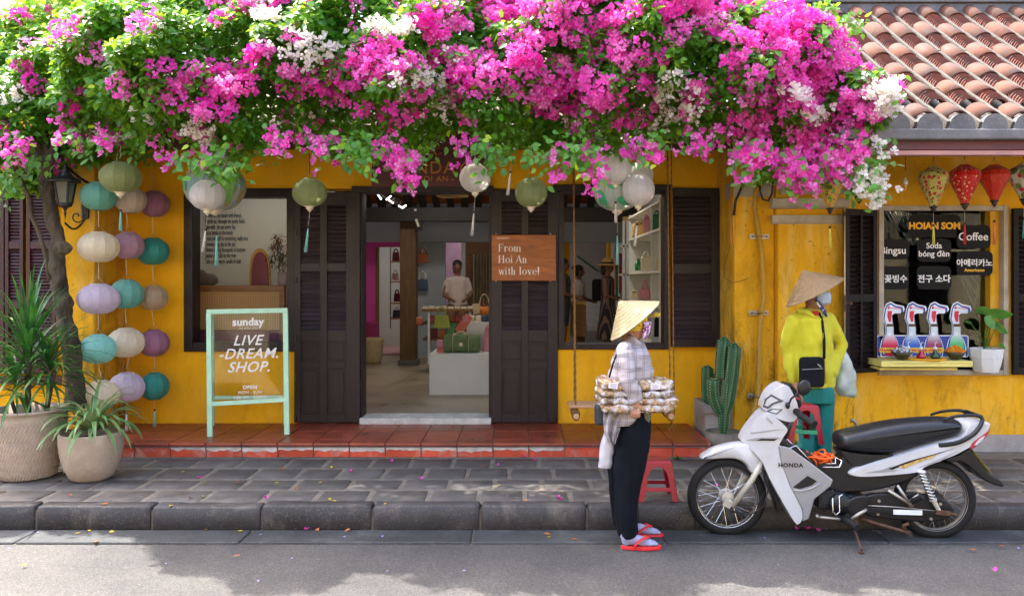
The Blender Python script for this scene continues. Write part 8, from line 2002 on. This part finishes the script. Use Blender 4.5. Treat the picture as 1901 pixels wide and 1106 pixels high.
# ------------------------------------------------------------------ people inside the shop
def figure(label,px,pyhead,y,h,rot,skin,hair,top,bottom,kind='shirt',arms='down',bun=False,hat=None,pack=False):
    k=h / 1.62;base=Vector((W(px,0,y).x,y,W(0,pyhead,y).z-1.62*k));base.z=max(base.z,FZ)
    r_=thing('person',label,'person',base)
    def L(x,yy,z): return base + Vector((x*k,yy*k,z*k))
    q=MB()
    for s_ in (-1,1):
        limb(q,[L(.085*s_,0,.86),L(.09*s_,-.01,.48),L(.085*s_,.02,.09)],[.085*k,.055*k,.036*k]);q.ell(L(.088*s_,-.05,.04),(.042*k,.11*k,.035*k),10,6)
        if arms == 'down': ap=[L(.17*s_,0,1.32),L(.21*s_,.02,1.07),L(.19*s_,-.05,.84)]
        else: ap=[L(.17*s_,0,1.32),L(.215*s_,-.02,1.07),L(.10*s_,-.24,1.0)]
        limb(q,ap,[.045*k,.036*k,.026*k]);hc=ap[-1] + (ap[-1]-ap[-2]).normalized() * .05 * k;q.ell(hc,(.03*k,.03*k,.035*k),8,6);d=(ap[-1]-ap[-2]).normalized()
        for f_ in range(4): a=hc + Vector(((-.02+.013*f_)*k,0,0));limb(q,[a,a+d*.06*k],[.009*k,.008*k])
        limb(q,[hc,hc+Vector((-.035*s_*k,-.02*k,-.01))],[.011*k,.009*k])
    loft(q,[(L(0,0,.82),.15*k,.10*k),(L(0,0,.95),.15*k,.105*k),(L(0,0,1.08),.12*k,.09*k),(L(0,0,1.24),.15*k,.10*k),(L(0,0,1.33),.165*k,.09*k),(L(0,0,1.38),.09*k,.06*k)])
    limb(q,[L(0,.01,1.37),L(0,.0,1.45)],[.05*k,.046*k]);q.ell(L(0,-.01,1.53),(.07*k,.085*k,.098*k),16,12);q.ell(L(0,-.05,1.475),(.04*k,.04*k,.035*k),10,8);q.ell(L(0,-.098,1.515),(.012*k,.018*k,.02*k),8,6)
    for s_ in (-1,1): q.ell(L(.07*s_,.0,1.53),(.012*k,.02*k,.028*k),8,6)
    o=q.build('body',skin,r_);blend(o,.013,2)
    for s_ in (-1,1): q=MB();q.ell(L(.028*s_,-.088,1.535),(.012*k,.006*k,.007*k),8,6);q.build('eye',M['hair'],r_)
    q=MB();q.ell(L(0,-.088,1.478),(.022*k,.006*k,.006*k),8,6);q.build('mouth',M['wine'],r_)
    q=MB();q.ell(L(0,.014,1.578),(.081*k,.096*k,.080*k),14,10);q.ell(L(0,.045,1.53),(.080*k,.07*k,.09*k),12,8)
    if bun: q.ell(L(0,.10,1.60),(.04*k,.04*k,.04*k),10,8)
    else: q.ell(L(0,.07,1.47),(.065*k,.045*k,.08*k),10,8)
    q.build('hair',hair,r_,smooth=True)
    q=MB();loft(q,[(L(0,0,.90),.165*k,.12*k),(L(0,0,1.08),.15*k,.115*k),(L(0,0,1.24),.165*k,.12*k),(L(0,0,1.34),.18*k,.105*k),(L(0,0,1.385),.09*k,.07*k)])
    if kind == 'shirt':
        for s_ in (-1,1): limb(q,[L(.155*s_,0,1.31),L(.195*s_,.01,1.13)],[.062*k,.062*k])
    if kind == 'dress': loft(q,[(L(0,0,.36),.24*k,.19*k),(L(0,0,.6),.21*k,.16*k),(L(0,0,.9),.165*k,.12*k)])
    o=q.build('dress' if kind == 'dress' else 'top',top,r_);blend(o,.013,2,(.010,9,5))
    if kind != 'dress':
        q=MB();lo=.55 if kind == 'shorts' else .12
        for s_ in (-1,1): loft(q,[(L(.088*s_,0,lo),.075*k,.085*k),(L(.088*s_,0,.70),.09*k,.10*k),(L(.085*s_,0,.93),.095*k,.115*k)])
        o=q.build('shorts' if kind == 'shorts' else 'trousers',bottom,r_);blend(o,.013,2)
    if hat:
        q=MB();q.lathe([(.21*k,-.01),(.20*k,.0),(.10*k,.02),(.095*k,.09),(.06*k,.115),(.001,.12)],L(0,0,1.57),24);q.build('sun_hat',hat,r_,smooth=True)
        q=MB();q.lathe([(.103*k,.022),(.1*k,.045)],L(0,0,1.57),20);q.build('hat_band',M['black_cloth'],r_,smooth=True)
    if pack: q=MB();q.obox(L(0,.17,1.16),(.26*k,.14*k,.36*k));q.build('backpack',M['black_cloth'],r_,bevel=.04)
    r_.rotation_euler=(0,0,rot);return r_
M['tee']=pmat('cream_tee',srgb(196,180,176),.85,var=.06);M['khaki']=pmat('khaki',srgb(130,96,76),.85,var=.1);M['denim']=pmat('dark_denim',srgb(44,50,62),.85,var=.2)
st_=NT('striped_dress');p=st_.n('ShaderNodeSeparateXYZ');st_.l(st_.pos('Object'),p.inputs[0]);st_.l(st_.mix(st_.ramp(st_.math('FRACT',st_.math('MULTIPLY',p.outputs[0],22)),[(0,0.0),(.62,0.0),(.64,1.0)]),(.016,.015,.02,1),srgb(120,96,84)),st_.b.inputs['Base Color']);st_.b.inputs['Roughness'].default_value=.85
pt_=NT('patterned_top');st2_=pt_.voro(pt_.pos('Object'),34);pt_.l(pt_.mix(pt_.ramp(st2_,[(.3,1.0),(.36,0.0)]),(.012,.012,.014,1),srgb(140,110,90)),pt_.b.inputs['Base Color'])
figure('shop clerk with tied hair and pale T-shirt standing behind the display table',849,486,5.0,1.58,.15,M['skin_dark'],M['hair'],M['tee'],M['khaki'],arms='front')
figure('customer in a dark patterned sleeveless top and denim shorts at the window post',1046,482,5.2,1.62,1.5,M['skin_dark'],M['hair'],pt_.mat,M['denim'],kind='shorts',arms='front')
figure('customer in cream T-shirt and khaki trousers with a hair bun',1075,495,6.0,1.55,1.7,M['skin_dark'],M['hair'],M['tee'],M['khaki'],arms='front',bun=True)
figure('customer in straw sun hat, dark striped dress and black backpack',1128,487,5.3,1.62,1.25,M['skin_dark'],M['hair'],st_.mat,M['khaki'],kind='dress',arms='front',hat=M['gold'],pack=True)

# ================================================================== fallen petals and leaves, weeds
def pbits(n,xr,yr,z,cols,szs):
    for i in range(n):
        x=random.uniform(*xr);y=random.uniform(*yr);c_, nm_, cat_=random.choice(cols)
        yield x, y, z, c_, nm_, cat_, random.uniform(*szs)
pe=MB();petals=thing('x','','');bpy.data.objects.remove(petals)
M['pet']=pmat('fallen_bract',srgb(226,70,176),.6,var=.2,scale=30,transl=.2);M['yl']=pmat('yellow_leaf',srgb(206,176,40),.6,var=.2,scale=20,transl=.2);M['bl']=pmat('brown_leaf',srgb(150,88,40),.7,var=.25,scale=20);M['vio']=pmat('violet_petal',srgb(170,130,214),.6,var=.1)
def petal_mesh(nm,mat,k,seed):
    rng=random.Random(seed);q=MB()
    if k == 'bract':
        for j in range(3):
            a=2 * PI * j / 3 + rng.uniform(-.3,.3);R=Matrix.Rotation(a,3,'Z') @ Matrix.Rotation(-.6+rng.uniform(-.3,.3),3,'Y');q.add([R @ Vector(v)*.030+Vector((0,0,.006)) for v in ((0,0,0),(.5,.4,.1),(1,0,.15),(.5,-.4,.1),(.5,0,0))],[(0,4,1),(1,4,2),(0,3,4),(3,2,4)])
    else: R=Matrix.Rotation(rng.uniform(-.2,.2),3,'X');q.add([R @ Vector((v[0]-.5,v[1],v[2]+.12*abs(v[0]-.5)))*(.048 if k == 'leaf' else .02)+Vector((0,0,.008)) for v in LEAF_V],LEAF_F)
    return q.mesh(nm,mat,fix=False)
pm_={'pink':[petal_mesh('fallen_blossom',M['pet'],'bract',i) for i in range(3)],'yel':[petal_mesh('fallen_leaf',M['yl'],'leaf',i) for i in range(3)],'brn':[petal_mesh('fallen_leaf',M['bl'],'leaf',i) for i in range(3)],'vio':[petal_mesh('fallen_petal',M['vio'],'petal',i) for i in range(2)]}
def place(kind,px,py,zg,sc_=1.0):
    d=F * (CAMZ-zg) / (py-HZ);y=d - D;x=(px-CX) * d / F
    nm_={'pink':'fallen_blossom','yel':'fallen_leaf','brn':'fallen_leaf','vio':'fallen_petal'}[kind]
    o=link(nm_,random.choice(pm_[kind]),None,(x,y,zg+.001),(random.uniform(-.2,.2),random.uniform(-.2,.2),random.uniform(0,6.28)),(sc_,)*3)
    sf='porch tiles' if zg > .25 else 'pavement slabs' if zg > .1 else 'gutter strip' if py < 1012 else 'road'
    FB.setdefault((kind,sf),[]).append(o);o['category']={'pink':'blossom','vio':'petal'}.get(kind,'leaf');o['group']={'pink':'fallen bougainvillea blossoms','yel':'fallen yellow leaves','brn':'fallen brown leaves','vio':'fallen violet petals'}[kind]
FB={};ORD='first second third fourth fifth sixth seventh eighth ninth tenth eleventh twelfth thirteenth fourteenth fifteenth sixteenth seventeenth eighteenth nineteenth twentieth'.split()
for (k,px,py,z) in (('pink',242,848,PZ),('pink',294,847,PZ),('pink',370,889,PZ),('pink',493,927,PZ),('pink',727,859,PZ),('pink',650,877,PZ),('pink',781,891,PZ),('pink',938,844,PZ),('pink',924,866,PZ),('pink',973,850,PZ),('pink',993,856,PZ),('pink',1034,925,PZ),('pink',1040,930,PZ),('pink',568,985,.01),('pink',1846,1062,.01),('pink',1330,904,PZ),('pink',1480,985,.01),('pink',1500,984,.01),('pink',1520,988,.01),
    ('yel',615,868,PZ),('yel',612,928,PZ),('yel',620,931,PZ),('yel',787,847,PZ),('yel',767,852,PZ),('yel',925,902,PZ),('yel',940,869,PZ),('yel',514,897,PZ),('yel',594,897,PZ),('yel',382,898,PZ),('yel',376,922,PZ),('yel',317,940,PZ),('yel',715,937,PZ),('yel',1020,998,.01),('yel',165,986,.01),('yel',208,988,.01),('yel',145,991,.01),('yel',748,792,PORZ),('yel',45,1050,.01),('yel',380,985,.01),('yel',445,987,.01),('yel',1124,907,PZ),('yel',340,877,PZ),
    ('brn',382,847,PZ),('brn',317,868,PZ),('brn',295,880,PZ),('brn',273,899,PZ),('brn',353,925,PZ),('brn',553,908,PZ),('brn',440,897,PZ),('brn',194,937,PZ),('brn',130,920,PZ),('brn',975,931,PZ),('brn',1033,909,PZ),('brn',897,868,PZ),('brn',438,1034,.01),('brn',590,985,.01),('brn',549,984,.01),('brn',178,1007,.01),('brn',1016,993,.01),('brn',1067,1003,.01),('brn',1860,1015,.01),('brn',1805,1022,.01),('brn',1285,900,PZ),('brn',523,872,PZ),('brn',645,986,.01),('brn',840,793,PORZ),
    ('vio',308,1048,.01),('vio',480,1080,.01),('vio',720,1062,.01),('vio',862,1061,.01),('vio',640,998,.01),('vio',484,994,.01),('vio',542,1038,.01),('vio',1445,1050,.01),('vio',1420,1000,.01),('vio',1890,1019,.01),('vio',798,923,PZ),('vio',942,922,PZ),('vio',17,1020,.01),('vio',70,990,.01),('vio',710,997,.01),('vio',1535,984,.01)):
    place(k,px,py,z,1.0 if k != 'yel' else .8)
for (k,sf), l in FB.items():
    l.sort(key=lambda o:o.location.x/(o.location.y+D));w_={'pink':'magenta blossom','yel':'yellow leaf','brn':'dry brown leaf','vio':'violet petal'}[k]
    for i, o in enumerate(l): o['label']='%s fallen on the %s, %s' % (w_,sf,('%s from the left' % ORD[i]) if len(l)>1 else 'the only one there')
for (px,py) in ((1205,847),(1257,846)):
    w_=MB();b=W(px,py,-.965);b.z=PZ
    for k in range(26): a=random.random() * 6.28;e=random.uniform(.2,1.3);strip_leaf(w_,b+Vector((random.gauss(0,.015),random.gauss(0,.005),0)),Vector((math.cos(a)*math.cos(e),-abs(math.sin(a)*math.cos(e)),math.sin(e))),random.uniform(.02,.05),.006,1.0,2)
    tag(w_.build('weed',M['broad'],None,at=b),'small green weed growing at the foot of the step, %s' % ('nearer the woman' if px<1230 else 'nearer the motorbike'),'weed')
